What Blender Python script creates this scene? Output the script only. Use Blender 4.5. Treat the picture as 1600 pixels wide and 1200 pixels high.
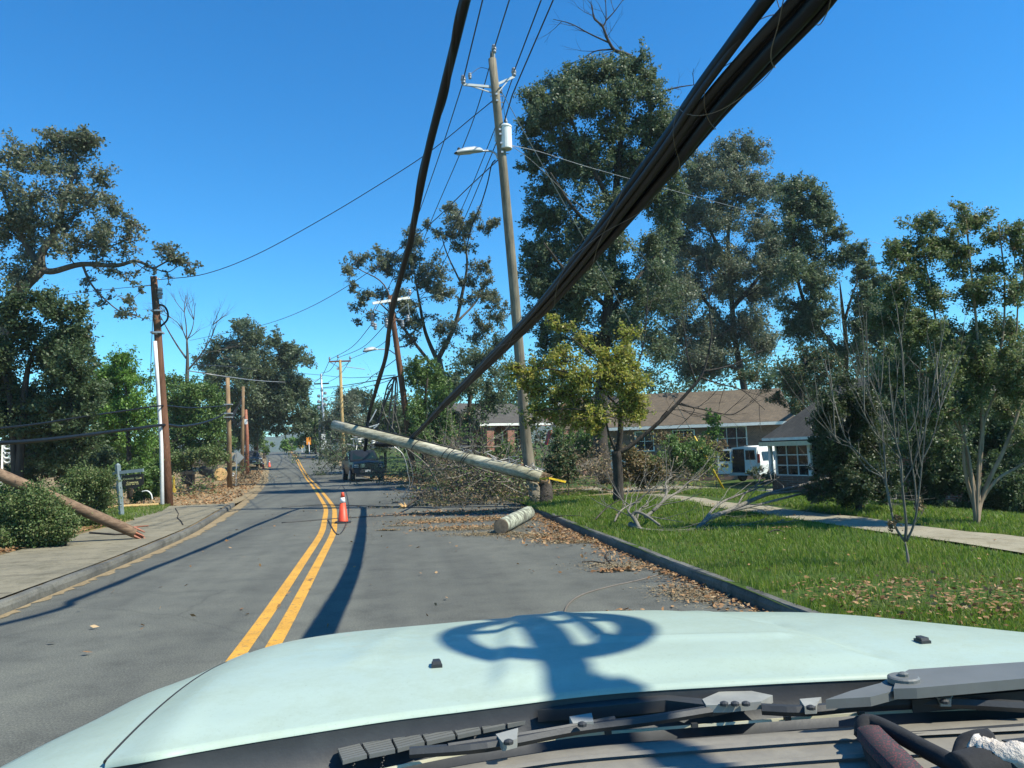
import bpy, math, random
import numpy as np
from mathutils import Vector, Matrix

for o in list(bpy.data.objects):
    bpy.data.objects.remove(o)
S = bpy.context.scene
COL = S.collection
R = math.radians

# ------------------------------------------------------------------ camera
CAMZ = 1.55
YAW, PITCH, ROLL = R(9.0), math.atan(104 / 1200), R(2.0)
F_ = Vector((math.sin(YAW) * math.cos(PITCH), math.cos(YAW) * math.cos(PITCH), math.sin(PITCH)))
R0 = Vector((math.cos(YAW), -math.sin(YAW), 0))
U0 = R0.cross(F_)
R_ = R0 * math.cos(ROLL) - U0 * math.sin(ROLL)
U_ = U0 * math.cos(ROLL) + R0 * math.sin(ROLL)
cam = bpy.data.cameras.new('camera')
cam.sensor_width = 36
cam.lens = 27.0
cam.clip_start = 0.05
cam.clip_end = 6000
camo = bpy.data.objects.new('camera', cam)
COL.objects.link(camo)
camo.matrix_world = Matrix(((R_.x, U_.x, -F_.x, 0), (R_.y, U_.y, -F_.y, 0), (R_.z, U_.z, -F_.z, CAMZ), (0, 0, 0, 1)))
S.camera = camo

# ------------------------------------------------------------------ light
SUN_AZ = Vector((0.88, -0.47, 0)).normalized()
SUN_EL = R(50)
SUND = Vector((SUN_AZ.x * math.cos(SUN_EL), SUN_AZ.y * math.cos(SUN_EL), math.sin(SUN_EL)))
w = bpy.data.worlds.new('World')
S.world = w
w.use_nodes = True
nt = w.node_tree
bg = nt.nodes['Background']
sky = nt.nodes.new('ShaderNodeTexSky')
sky.sky_type = 'NISHITA'
sky.sun_disc = False
sky.sun_elevation = SUN_EL
sky.sun_rotation = math.atan2(SUN_AZ.x, SUN_AZ.y)
sky.altitude = 0
sky.air_density = 1.0
sky.dust_density = 0.0
sky.ozone_density = 3.5
hs = nt.nodes.new('ShaderNodeHueSaturation')
hs.inputs['Saturation'].default_value = 1.3
hs.inputs['Value'].default_value = 1.0
nt.links.new(sky.outputs[0], hs.inputs['Color'])
tint = nt.nodes.new('ShaderNodeMix')
tint.data_type = 'RGBA'
tint.blend_type = 'MULTIPLY'
tint.inputs[0].default_value = 1.0
tint.inputs[7].default_value = (0.52, 1.0, 1.09, 1)
nt.links.new(hs.outputs[0], tint.inputs[6])
nt.links.new(tint.outputs[2], bg.inputs[0])
bg.inputs[1].default_value = 0.115
sun = bpy.data.lights.new('sun', 'SUN')
sun.energy = 4.9
sun.angle = R(0.53)
sun.color = (1.0, 0.96, 0.82)
suno = bpy.data.objects.new('sun', sun)
COL.objects.link(suno)
suno.rotation_euler = SUND.to_track_quat('Z', 'Y').to_euler()
S.view_settings.view_transform = 'Standard'
S.view_settings.look = 'None'
S.view_settings.exposure = 0.75
S.view_settings.gamma = 1.0
S.cycles.max_bounces = 6
S.cycles.diffuse_bounces = 3
S.cycles.glossy_bounces = 3
S.cycles.transmission_bounces = 4
S.cycles.transparent_max_bounces = 8
S.cycles.caustics_reflective = False
S.cycles.caustics_refractive = False
S.cycles.use_denoising = True

# ------------------------------------------------------------------ pixel (1600x1200 photo) <-> place
def ray(px, py):
    return R_ * ((px - 800) / 1200) + U_ * ((600 - py) / 1200) + F_
CAMP = Vector((0, 0, CAMZ))
def P(px, py, d):
    return CAMP + ray(px, py) * d
def Zp(px, py, z):
    r = ray(px, py)
    return CAMP + r * ((z - CAMZ) / r.z)
def sstep(t):
    t = np.clip(t, 0, 1)
    return t * t * (3 - 2 * t)
def H(x, y):
    x = np.asarray(x, float); y = np.asarray(y, float)
    z = 2.7 * sstep((y - 50) / 85)
    q = np.clip(y - 135, 0, None)
    z = z - np.minimum(0.0012 * q * q, 30 + 0 * q)
    cx = np.where(y > 50, -(y - 50) * 0.165, 0) * 0.9
    z = z - 0.9 * sstep((x - cx - 8.5) / 11) * (1 - sstep((y - 60) / 60))
    z = z + 0.5 * sstep((-x + cx - 10) / 14) * sstep((y - 20) / 15)
    return z
def h(x, y):
    return float(H(x, y))
def G(px, py, off=0.0):
    r = ray(px, py)
    t = 1.0
    for _ in range(4000):
        p = CAMP + r * t
        if p.z <= h(p.x, p.y) + off:
            break
        t += max(0.02, (p.z - h(p.x, p.y) - off) * 0.5)
        if t > 3000:
            break
    return CAMP + r * t

# ------------------------------------------------------------------ mesh helpers
class MB:
    def __init__(s):
        s.v = []; s.f = []; s.m = []; s.mi = 0
    def add(s, vs, fs):
        b = len(s.v)
        s.v += [tuple(x) for x in vs]
        for f in fs:
            s.f.append(tuple(b + i for i in f)); s.m.append(s.mi)
    def box(s, c, size, rot=None):
        c = Vector(c); hx, hy, hz = size[0] / 2, size[1] / 2, size[2] / 2
        vs = [Vector((x, y, z)) for z in (-hz, hz) for y in (-hy, hy) for x in (-hx, hx)]
        if rot is not None:
            vs = [rot @ q for q in vs]
        s.add([c + q for q in vs], [(0, 2, 3, 1), (4, 5, 7, 6), (0, 1, 5, 4), (2, 6, 7, 3), (0, 4, 6, 2), (1, 3, 7, 5)])
    def tube(s, pts, rad, n=6, cap=True, jit=0, rng=None):
        pts = [Vector(p) for p in pts]
        if not hasattr(rad, '__len__'):
            rad = [rad] * len(pts)
        k = len(pts)
        vs = []; fs = []
        t0 = (pts[1] - pts[0]).normalized()
        a = t0.cross(Vector((0, 0, 1)))
        if a.length < 0.05:
            a = t0.cross(Vector((1, 0, 0)))
        a.normalize()
        for i in range(k):
            t = (pts[min(i + 1, k - 1)] - pts[max(i - 1, 0)])
            if t.length < 1e-9:
                t = t0
            t.normalize()
            a = (a - t * a.dot(t))
            if a.length < 1e-6:
                a = t.orthogonal()
            a.normalize()
            b = t.cross(a)
            for j in range(n):
                an = 2 * math.pi * j / n
                rr = rad[i] * (1 + (rng.uniform(-jit, jit) if jit else 0))
                vs.append(pts[i] + (a * math.cos(an) + b * math.sin(an)) * rr)
        for i in range(k - 1):
            for j in range(n):
                j2 = (j + 1) % n
                fs.append((i * n + j, i * n + j2, (i + 1) * n + j2, (i + 1) * n + j))
        if cap:
            fs.append(tuple(range(n - 1, -1, -1)))
            fs.append(tuple((k - 1) * n + j for j in range(n)))
        s.add(vs, fs)
    def bar(s, a, b, w, hh):
        a = Vector(a); b = Vector(b); d = (b - a)
        q = d.to_track_quat('X', 'Z').to_matrix()
        s.box((a + b) / 2, (d.length, w, hh), q)
    def prism(s, poly, dvec):
        n = len(poly); d = Vector(dvec)
        vs = [Vector(p) for p in poly] + [Vector(p) + d for p in poly]
        fs = [tuple(range(n - 1, -1, -1)), tuple(range(n, 2 * n))]
        for i in range(n):
            j = (i + 1) % n
            fs.append((i, j, n + j, n + i))
        s.add(vs, fs)
    def lathe(s, c, prof, n=16, rot=None):
        c = Vector(c); k = len(prof); vs = []; fs = []
        for r, z in prof:
            for j in range(n):
                an = 2 * math.pi * j / n
                q = Vector((r * math.cos(an), r * math.sin(an), z))
                if rot is not None:
                    q = rot @ q
                vs.append(c + q)
        for i in range(k - 1):
            for j in range(n):
                j2 = (j + 1) % n
                fs.append((i * n + j, i * n + j2, (i + 1) * n + j2, (i + 1) * n + j))
        fs.append(tuple(range(n - 1, -1, -1)))
        fs.append(tuple((k - 1) * n + j for j in range(n)))
        s.add(vs, fs)
    def quadpatch(s, rows):
        n = len(rows[0]); vs = [p for r in rows for p in r]; fs = []
        for i in range(len(rows) - 1):
            for j in range(n - 1):
                fs.append((i * n + j, i * n + j + 1, (i + 1) * n + j + 1, (i + 1) * n + j))
        s.add(vs, fs)

def rootloc(p):
    l = Vector((0, 0, 0))
    while p is not None:
        if p.parent is None:
            l = p.location.copy()
        p = p.parent
    return l
def tag(o, label=None, cat=None, group=None, kind=None):
    for k, v in (('label', label), ('category', cat), ('group', group), ('kind', kind)):
        if v:
            o[k] = v
    return o
def thing(name, label, cat, loc, group=None, rotz=0):
    o = bpy.data.objects.new(name, None)
    COL.objects.link(o)
    o.location = loc
    o.rotation_euler = (0, 0, rotz)
    o.empty_display_size = 0.2
    return tag(o, label, cat, group)
def obj(name, mb, mats, parent=None, smooth=False, local=False):
    me = bpy.data.meshes.new(name)
    v = mb.v
    if parent is not None and not local:
        l = rootloc(parent)
        v = [(a[0] - l.x, a[1] - l.y, a[2] - l.z) for a in v]
    me.from_pydata([tuple(a) for a in v], [], mb.f)
    if not isinstance(mats, (list, tuple)):
        mats = [mats]
    for m in mats:
        me.materials.append(m)
    if len(mats) > 1:
        me.polygons.foreach_set('material_index', np.array(mb.m, dtype=np.int32))
    if smooth:
        me.polygons.foreach_set('use_smooth', np.ones(len(mb.f), dtype=bool))
    me.update()
    o = bpy.data.objects.new(name, me)
    COL.objects.link(o)
    if parent is not None:
        o.parent = parent
    return o
def obj_split(name, mb, mat, parent, smooth=False):
    """each loose piece of mb becomes a part of its own"""
    par = list(range(len(mb.v)))
    def find(a):
        while par[a] != a:
            par[a] = par[par[a]]; a = par[a]
        return a
    for f in mb.f:
        r0 = find(f[0])
        for i in f[1:]:
            par[find(i)] = r0
    groups = {}
    for f in mb.f:
        groups.setdefault(find(f[0]), []).append(f)
    for fs in groups.values():
        q = MB(); ids = {}
        for f in fs:
            for i in f:
                if i not in ids:
                    ids[i] = len(q.v); q.v.append(mb.v[i])
            q.f.append(tuple(ids[i] for i in f)); q.m.append(0)
        obj(name, q, mat, parent, smooth)
def obj_np(name, verts, quads, mat, parent=None, matidx=None):
    """verts N x 3, quads M x k"""
    me = bpy.data.meshes.new(name)
    if parent is not None:
        verts = verts - np.array(rootloc(parent))
    k = quads.shape[1]
    me.vertices.add(len(verts))
    me.vertices.foreach_set('co', verts.astype(np.float32).ravel())
    me.loops.add(quads.size)
    me.loops.foreach_set('vertex_index', quads.astype(np.int32).ravel())
    me.polygons.add(len(quads))
    me.polygons.foreach_set('loop_start', np.arange(0, quads.size, k, dtype=np.int32))
    me.polygons.foreach_set('loop_total', np.full(len(quads), k, dtype=np.int32))
    for m in (mat if isinstance(mat, (list, tuple)) else [mat]):
        me.materials.append(m)
    if matidx is not None:
        me.polygons.foreach_set('material_index', matidx.astype(np.int32))
    me.update(calc_edges=True)
    o = bpy.data.objects.new(name, me)
    COL.objects.link(o)
    if parent is not None:
        o.parent = parent
    return o
def cat_rom(pts, per=8):
    pts = [Vector(p) for p in pts]
    if len(pts) < 3:
        return [pts[0].lerp(pts[-1], i / per) for i in range(per + 1)]
    e = [pts[0] * 2 - pts[1]] + pts + [pts[-1] * 2 - pts[-2]]
    out = []
    for i in range(1, len(e) - 2):
        p0, p1, p2, p3 = e[i - 1], e[i], e[i + 1], e[i + 2]
        for j in range(per):
            t = j / per
            out.append(0.5 * ((2 * p1) + (p2 - p0) * t + (2 * p0 - 5 * p1 + 4 * p2 - p3) * t * t + (3 * p1 - p0 - 3 * p2 + p3) * t ** 3))
    out.append(pts[-1])
    return out

# ------------------------------------------------------------------ materials
def nmat(name):
    m = bpy.data.materials.new(name)
    m.use_nodes = True
    t = m.node_tree
    b = t.nodes['Principled BSDF']
    return m, t, b
def noise(t, scale, detail=4, rough=0.6, vec=None, dist=0.0):
    n = t.nodes.new('ShaderNodeTexNoise')
    n.inputs['Scale'].default_value = scale
    n.inputs['Detail'].default_value = detail
    n.inputs['Roughness'].default_value = rough
    n.inputs['Distortion'].default_value = dist
    if vec is not None:
        t.links.new(vec, n.inputs['Vector'])
    return n
def ramp(t, fac, stops):
    r = t.nodes.new('ShaderNodeValToRGB')
    e = r.color_ramp.elements
    while len(e) < len(stops):
        e.new(0.5)
    for i, (p, c) in enumerate(stops):
        e[i].position = p
        e[i].color = (c[0], c[1], c[2], 1) if len(c) == 3 else c
    t.links.new(fac, r.inputs[0])
    return r
def coords(t, scale=(1, 1, 1), rot=(0, 0, 0), which='Object'):
    c = t.nodes.new('ShaderNodeTexCoord')
    mp = t.nodes.new('ShaderNodeMapping')
    mp.inputs['Scale'].default_value = scale
    mp.inputs['Rotation'].default_value = rot
    t.links.new(c.outputs[which], mp.inputs['Vector'])
    return mp.outputs[0]
def bump(t, b, height, strength=0.3, dist=0.02):
    n = t.nodes.new('ShaderNodeBump')
    n.inputs['Strength'].default_value = strength
    n.inputs['Distance'].default_value = dist
    t.links.new(height, n.inputs['Height'])
    t.links.new(n.outputs[0], b.inputs['Normal'])
def mixc(t, fac, a, b_, mode='MIX'):
    m = t.nodes.new('ShaderNodeMix')
    m.data_type = 'RGBA'
    m.blend_type = mode
    for sock, val in ((m.inputs[0], fac), (m.inputs[6], a), (m.inputs[7], b_)):
        if isinstance(val, (int, float)):
            sock.default_value = val
        elif isinstance(val, (tuple, list)):
            sock.default_value = (val[0], val[1], val[2], 1)
        else:
            t.links.new(val, sock)
    return m.outputs[2]
def simple(name, c1, c2=None, rough=0.7, scale=3.0, stretch=(1, 1, 1), bmp=0.2, bdist=0.01, metal=0.0, lo=0.3, hi=0.7, coat=0.0, spec=None):
    m, t, b = nmat(name)
    b.inputs['Roughness'].default_value = rough
    b.inputs['Metallic'].default_value = metal
    if coat:
        b.inputs['Coat Weight'].default_value = coat
        b.inputs['Coat Roughness'].default_value = 0.05
    if spec is not None:
        b.inputs['Specular IOR Level'].default_value = spec
    if c2 is None:
        c2 = tuple(x * 0.8 for x in c1)
    n = noise(t, scale, 5, 0.65, coords(t, stretch))
    r = ramp(t, n.outputs[0], [(lo, c2), (hi, c1)])
    t.links.new(r.outputs[0], b.inputs['Base Color'])
    if bmp:
        bump(t, b, n.outputs[0], bmp, bdist)
    return m
def leafmat(name, cols, trans=0.28, rough=0.5, spec=0.35):
    m, t, b = nmat(name)
    g = t.nodes.new('ShaderNodeNewGeometry')
    n = len(cols)
    r = ramp(t, g.outputs['Random Per Island'], [(i / max(1, n - 1), c) for i, c in enumerate(cols)])
    t.links.new(r.outputs[0], b.inputs['Base Color'])
    b.inputs['Roughness'].default_value = rough
    b.inputs['Specular IOR Level'].default_value = spec
    tr = t.nodes.new('ShaderNodeBsdfTranslucent')
    hsn = t.nodes.new('ShaderNodeHueSaturation')
    hsn.inputs['Value'].default_value = 1.5
    hsn.inputs['Saturation'].default_value = 1.1
    t.links.new(r.outputs[0], hsn.inputs['Color'])
    t.links.new(hsn.outputs[0], tr.inputs['Color'])
    mx = t.nodes.new('ShaderNodeMixShader')
    mx.inputs[0].default_value = trans
    t.links.new(b.outputs[0], mx.inputs[1])
    t.links.new(tr.outputs[0], mx.inputs[2])
    t.links.new(mx.outputs[0], t.nodes['Material Output'].inputs[0])
    return m

M = {}
# asphalt
m, t, b = nmat('asphalt')
v = coords(t)
big = noise(t, 0.22, 4, 0.6, v)
mid = noise(t, 2.2, 5, 0.7, v)
fine = noise(t, 70, 4, 0.85, v)
r1 = ramp(t, big.outputs[0], [(0.3, (0.090, 0.092, 0.080)), (0.7, (0.118, 0.119, 0.101))])
r2 = ramp(t, mid.outputs[0], [(0.28, (0.72, 0.72, 0.72)), (0.5, (1.0, 1.0, 1.0)), (0.72, (1.16, 1.16, 1.12))])
r3 = ramp(t, fine.outputs[0], [(0.3, (0.42, 0.42, 0.42)), (0.5, (0.98, 0.98, 0.98)), (0.68, (1.9, 1.87, 1.76))])
c = mixc(t, 1.0, r1.outputs[0], r2.outputs[0], 'MULTIPLY')
c = mixc(t, 1.0, c, r3.outputs[0], 'MULTIPLY')
vo = t.nodes.new('ShaderNodeTexVoronoi')
vo.feature = 'DISTANCE_TO_EDGE'
vo.inputs['Scale'].default_value = 0.21
wv = mixc(t, 0.25, v, noise(t, 1.2, 4, 0.6, v).outputs['Color'])
t.links.new(wv, vo.inputs['Vector'])
cr = ramp(t, vo.outputs['Distance'], [(0.0, (0.45, 0.45, 0.45)), (0.004, (1, 1, 1))])
crm = mixc(t, 0.35, (1, 1, 1), cr.outputs[0])
c = mixc(t, 1.0, c, crm, 'MULTIPLY')
# oil darkening along the wheel paths
oil = noise(t, 1.0, 3, 0.6, coords(t, (0.9, 0.035, 1)))
ro = ramp(t, oil.outputs[0], [(0.36, (0.76, 0.76, 0.77)), (0.62, (1.06, 1.06, 1.05))])
c = mixc(t, 1.0, c, ro.outputs[0], 'MULTIPLY')
t.links.new(c, b.inputs['Base Color'])
b.inputs['Roughness'].default_value = 0.82
b.inputs['Specular IOR Level'].default_value = 0.3
bump(t, b, fine.outputs[0], 0.35, 0.006)
M['asphalt'] = m
def concrete(name, c1, c2, stain):
    m, t, b = nmat(name)
    v = coords(t)
    n1 = noise(t, 0.8, 6, 0.7, v)
    n2 = noise(t, 45, 3, 0.7, v)
    n3 = noise(t, 3.5, 5, 0.75, v)
    r1 = ramp(t, n1.outputs[0], [(0.3, c2), (0.7, c1)])
    r3 = ramp(t, n3.outputs[0], [(0.48, (1, 1, 1)), (0.7, stain)])
    r2 = ramp(t, n2.outputs[0], [(0.3, (0.75, 0.75, 0.75)), (0.7, (1.2, 1.2, 1.2))])
    c = mixc(t, 1.0, r1.outputs[0], r2.outputs[0], 'MULTIPLY')
    c = mixc(t, 1.0, c, r3.outputs[0], 'MULTIPLY')
    t.links.new(c, b.inputs['Base Color'])
    b.inputs['Roughness'].default_value = 0.9
    bump(t, b, n2.outputs[0], 0.3, 0.006)
    return m
M['concrete'] = concrete('concrete', (0.235, 0.205, 0.135), (0.16, 0.142, 0.096), (0.55, 0.55, 0.5))
M['walk'] = concrete('pale_concrete', (0.31, 0.275, 0.19), (0.21, 0.185, 0.125), (0.7, 0.66, 0.55))
M['kerb'] = concrete('kerb_stone', (0.155, 0.15, 0.125), (0.06, 0.06, 0.055), (0.4, 0.41, 0.38))
def soil(name, stops, s1=0.6, s2=14, bmp=0.6):
    m, t, b = nmat(name)
    v = coords(t)
    n1 = noise(t, s1, 6, 0.72, v)
    n2 = noise(t, s2, 5, 0.75, v)
    r1 = ramp(t, n1.outputs[0], stops)
    r2 = ramp(t, n2.outputs[0], [(0.3, (0.55, 0.55, 0.5)), (0.7, (1.35, 1.3, 1.25))])
    c = mixc(t, 1.0, r1.outputs[0], r2.outputs[0], 'MULTIPLY')
    t.links.new(c, b.inputs['Base Color'])
    b.inputs['Roughness'].default_value = 0.95
    b.inputs['Specular IOR Level'].default_value = 0.15
    bump(t, b, n2.outputs[0], bmp, 0.03)
    return m
M['yard'] = soil('yard_grass', [(0.3, (0.055, 0.075, 0.02)), (0.5, (0.045, 0.085, 0.016)), (0.66, (0.075, 0.07, 0.03)), (0.78, (0.12, 0.085, 0.045))])
M['verge'] = soil('leafy_dirt', [(0.28, (0.06, 0.075, 0.03)), (0.42, (0.19, 0.145, 0.085)), (0.58, (0.28, 0.215, 0.125)), (0.75, (0.15, 0.11, 0.06))])
M['land'] = soil('land', [(0.3, (0.04, 0.06, 0.02)), (0.7, (0.08, 0.08, 0.035))], 0.05, 2)
M['sand'] = soil('tan_sand', [(0.3, (0.20, 0.155, 0.095)), (0.7, (0.30, 0.24, 0.15))], 1.5, 30, 0.3)
M['hill'] = soil('wooded_hill', [(0.3, (0.03, 0.05, 0.022)), (0.7, (0.05, 0.07, 0.03))], 0.02, 0.1, 0.3)
# paint line
m, t, b = nmat('yellow_line_paint')
v = coords(t)
n1 = noise(t, 60, 4, 0.8, v); n2 = noise(t, 2.5, 4, 0.7, v)
n3 = noise(t, 11, 6, 0.8, v)
wr = ramp(t, n3.outputs[0], [(0.34, (0, 0, 0)), (0.44, (1, 1, 1))])
r0 = ramp(t, n1.outputs[0], [(0.36, (0.20, 0.135, 0.045)), (0.46, (0.60, 0.30, 0.03))])
class _O: pass
r1 = _O(); r1.outputs = [mixc(t, wr.outputs[0], (0.16, 0.12, 0.06), r0.outputs[0])]
r2 = ramp(t, n2.outputs[0], [(0.3, (0.75, 0.75, 0.75)), (0.6, (1.05, 1.05, 1.05))])
t.links.new(mixc(t, 1.0, r1.outputs[0], r2.outputs[0], 'MULTIPLY'), b.inputs['Base Color'])
b.inputs['Roughness'].default_value = 0.7
M['yline'] = m
# wood / bark
def grain(name, c1, c2, sx=9, sz=0.7, rough=0.85, bm=0.5, bd=0.02, dirt=None):
    m, t, b = nmat(name)
    v = coords(t, sx if isinstance(sx, tuple) else (sx, sx, sz))
    n = noise(t, 1.6, 6, 0.7, v, 0.4)
    n2 = noise(t, 1.1, 3, 0.6, coords(t))
    r1 = ramp(t, n.outputs[0], [(0.32, c2), (0.68, c1)])
    r2 = ramp(t, n2.outputs[0], [(0.3, dirt or (0.7, 0.7, 0.7)), (0.65, (1.15, 1.15, 1.15))])
    t.links.new(mixc(t, 1.0, r1.outputs[0], r2.outputs[0], 'MULTIPLY'), b.inputs['Base Color'])
    b.inputs['Roughness'].default_value = rough
    b.inputs['Specular IOR Level'].default_value = 0.25
    bump(t, b, n.outputs[0], bm, bd)
    return m
M['bark'] = grain('dark_bark', (0.085, 0.07, 0.056), (0.024, 0.02, 0.017), 7, 1.2, bm=0.9, bd=0.04)
M['bark_grey'] = grain('grey_bark', (0.15, 0.13, 0.105), (0.055, 0.048, 0.04), 7, 1.4, bm=0.8, bd=0.03)
M['bark_pale'] = grain('pale_twig_bark', (0.22, 0.20, 0.165), (0.09, 0.08, 0.066), 10, 2, bm=0.3, bd=0.01)
M['bark_tan'] = grain('tan_smooth_bark', (0.34, 0.25, 0.165), (0.17, 0.125, 0.085), 5, 1.2, bm=0.3, bd=0.01)
M['pole'] = grain('weathered_pole_wood', (0.27, 0.23, 0.165), (0.10, 0.088, 0.065), 14, 0.5, bm=0.5, bd=0.012)
M['pole_brown'] = grain('brown_pole_wood', (0.20, 0.095, 0.052), (0.085, 0.042, 0.026), 14, 0.5, bm=0.4, bd=0.012)
M['pole_broken'] = grain('raw_brown_pole_wood', (0.27, 0.18, 0.115), (0.09, 0.055, 0.035), (1.2, 10, 10), bm=0.6, bd=0.015)
M['pole_mid'] = grain('tan_pole_wood', (0.30, 0.20, 0.11), (0.16, 0.10, 0.055), 12, 0.5)
M['pole_yellow'] = grain('yellow_pole_wood', (0.48, 0.34, 0.15), (0.30, 0.20, 0.085), 12, 0.5)
M['timber_pale'] = grain('pale_fallen_pole_wood', (0.60, 0.565, 0.45), (0.17, 0.155, 0.115), (0.55, 7, 9), bm=0.9, bd=0.02, dirt=(0.5, 0.52, 0.42))
M['cutwood'] = simple('fresh_cut_wood', (0.62, 0.40, 0.17), (0.42, 0.25, 0.10), 0.8, 9)
M['cutgrey'] = simple('old_cut_wood', (0.30, 0.21, 0.13), (0.14, 0.095, 0.06), 0.9, 14)
M['logbark'] = simple('lichen_log_bark', (0.36, 0.38, 0.29), (0.10, 0.10, 0.075), 0.9, 6, bmp=0.9, bdist=0.03, lo=0.42, hi=0.58)
M['cable'] = simple('black_cable_jacket', (0.006, 0.009, 0.012), (0.004, 0.006, 0.008), 0.5, 6, bmp=0.1, spec=0.25)
M['cable_dusty'] = simple('weathered_cable_jacket', (0.009, 0.011, 0.013), (0.005, 0.007, 0.008), 0.62, 3, bmp=0.1)
M['wire'] = simple('dark_wire', (0.03, 0.03, 0.032), (0.02, 0.02, 0.02), 0.5, 3, bmp=0)
M['wire_grey'] = simple('grey_strand', (0.36, 0.36, 0.35), (0.25, 0.25, 0.25), 0.45, 3, bmp=0, metal=0.5)
M['lash'] = simple('tan_lashing_wire', (0.17, 0.14, 0.11), (0.11, 0.09, 0.07), 0.5, 3, bmp=0)
M['steel'] = simple('galvanised_steel', (0.50, 0.51, 0.51), (0.36, 0.37, 0.38), 0.45, 6, bmp=0.05, metal=0.6)
M['greymetal'] = simple('painted_grey_metal', (0.42, 0.44, 0.44), (0.33, 0.35, 0.35), 0.45, 5, bmp=0.03)
M['castgrey'] = simple('cast_grey_metal', (0.30, 0.30, 0.27), (0.2, 0.2, 0.185), 0.6, 14, bmp=0.1)
M['porcelain'] = simple('grey_porcelain', (0.30, 0.31, 0.33), (0.2, 0.2, 0.22), 0.25, 5, bmp=0)
M['white'] = simple('white_paint', (0.78, 0.78, 0.75), (0.62, 0.62, 0.58), 0.55, 4, bmp=0.05)
M['pvc'] = simple('white_conduit_plastic', (0.72, 0.73, 0.72), (0.55, 0.56, 0.55), 0.45, 4, bmp=0.02)
M['carwhite'] = simple('white_car_paint', (0.35, 0.43, 0.365), (0.33, 0.405, 0.345), 0.42, 2.2, bmp=0.0, coat=0.12, spec=0.3)
m = M['carwhite']; t = m.node_tree; b = t.nodes['Principled BSDF']
v = coords(t)
base_l = b.inputs['Base Color'].links[0].from_socket
d1 = noise(t, 9, 6, 0.75, v); d2 = noise(t, 160, 3, 0.8, v); d3 = noise(t, 1.6, 4, 0.6, coords(t, (1, 3, 1)))
m1 = ramp(t, d1.outputs[0], [(0.46, (1, 1, 1)), (0.75, (0.87, 0.86, 0.82))])
m2 = ramp(t, d2.outputs[0], [(0.60, (1, 1, 1)), (0.72, (0.72, 0.70, 0.66))])
m3 = ramp(t, d3.outputs[0], [(0.35, (0.94, 0.94, 0.93)), (0.65, (1.03, 1.03, 1.03))])
cc_ = mixc(t, 1.0, base_l, m1.outputs[0], 'MULTIPLY'); cc_ = mixc(t, 0.7, cc_, m2.outputs[0], 'MULTIPLY'); cc_ = mixc(t, 1.0, cc_, m3.outputs[0], 'MULTIPLY')
t.links.new(cc_, b.inputs['Base Color'])
rr_ = ramp(t, d1.outputs[0], [(0.3, (0.28, 0.28, 0.28)), (0.75, (0.6, 0.6, 0.6))])
t.links.new(rr_.outputs[0], b.inputs['Roughness'])
M['carblack'] = simple('black_car_paint', (0.016, 0.019, 0.022), (0.011, 0.012, 0.014), 0.35, 3, bmp=0, coat=0.2, spec=0.3)
M['cargrey'] = simple('grey_car_paint', (0.10, 0.10, 0.095), (0.08, 0.078, 0.07), 0.45, 3, bmp=0, coat=0.0, spec=0.3)
M['glass'] = simple('dark_window_glass', (0.012, 0.016, 0.020), (0.008, 0.010, 0.013), 0.08, 2, bmp=0, spec=0.45)
M['rubber'] = simple('tyre_rubber', (0.022, 0.022, 0.022), (0.014, 0.014, 0.014), 0.8, 12, bmp=0.1)
M['chrome'] = simple('chrome', (0.72, 0.72, 0.72), (0.62, 0.62, 0.62), 0.15, 3, bmp=0, metal=1.0)
M['tint'] = simple('tinted_windscreen', (0.008, 0.022, 0.026), (0.006, 0.017, 0.020), 0.3, 2, bmp=0, spec=0.1)
M['lens'] = simple('clear_lamp_lens', (0.62, 0.64, 0.66), (0.5, 0.52, 0.54), 0.1, 6, bmp=0, spec=0.8)
M['redlens'] = simple('red_lamp_lens', (0.42, 0.02, 0.02), (0.3, 0.015, 0.015), 0.2, 6, bmp=0)
M['plastic'] = simple('black_trim_plastic', (0.032, 0.034, 0.036), (0.021, 0.022, 0.024), 0.55, 18, bmp=0.1)
M['greyplastic'] = simple('grey_trim_plastic', (0.13, 0.135, 0.13), (0.10, 0.105, 0.10), 0.5, 9, bmp=0.05)
M['dashgrey'] = simple('grey_beige_dash', (0.22, 0.20, 0.16), (0.16, 0.145, 0.12), 0.6, 20, bmp=0.15)
M['dashdark'] = simple('dark_dash', (0.055, 0.052, 0.047), (0.038, 0.036, 0.033), 0.7, 20, bmp=0.15)
M['cream'] = simple('cream_trim', (0.60, 0.56, 0.40), (0.46, 0.43, 0.30), 0.4, 8, bmp=0.03)
M['conered'] = simple('orange_cone_plastic', (0.80, 0.085, 0.03), (0.62, 0.06, 0.025), 0.5, 5, bmp=0.04)
M['conewhite'] = simple('white_reflective_band', (0.8, 0.8, 0.8), (0.68, 0.68, 0.68), 0.35, 5, bmp=0)
M['yellow'] = simple('yellow_plastic', (0.80, 0.52, 0.02), (0.66, 0.42, 0.02), 0.5, 4, bmp=0.03)
M['hydrant'] = simple('faded_yellow_paint', (0.42, 0.30, 0.03), (0.30, 0.2, 0.025), 0.7, 6, bmp=0.05)
M['orange'] = simple('orange_sign_sheet', (0.75, 0.27, 0.02), (0.62, 0.21, 0.02), 0.5, 4, bmp=0)
M['signgrey'] = simple('bare_sign_aluminium', (0.44, 0.47, 0.48), (0.36, 0.39, 0.40), 0.45, 5, bmp=0, metal=0.2)
M['signblack'] = simple('black_sign_board', (0.018, 0.016, 0.015), (0.012, 0.011, 0.010), 0.5, 5, bmp=0.05)
M['gold'] = simple('gold_lettering', (0.95, 0.80, 0.33), (0.88, 0.72, 0.28), 0.4, 9, bmp=0)
M['bluegrey'] = simple('blue_grey_post_paint', (0.17, 0.22, 0.23), (0.13, 0.17, 0.18), 0.6, 6, bmp=0.05)
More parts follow.
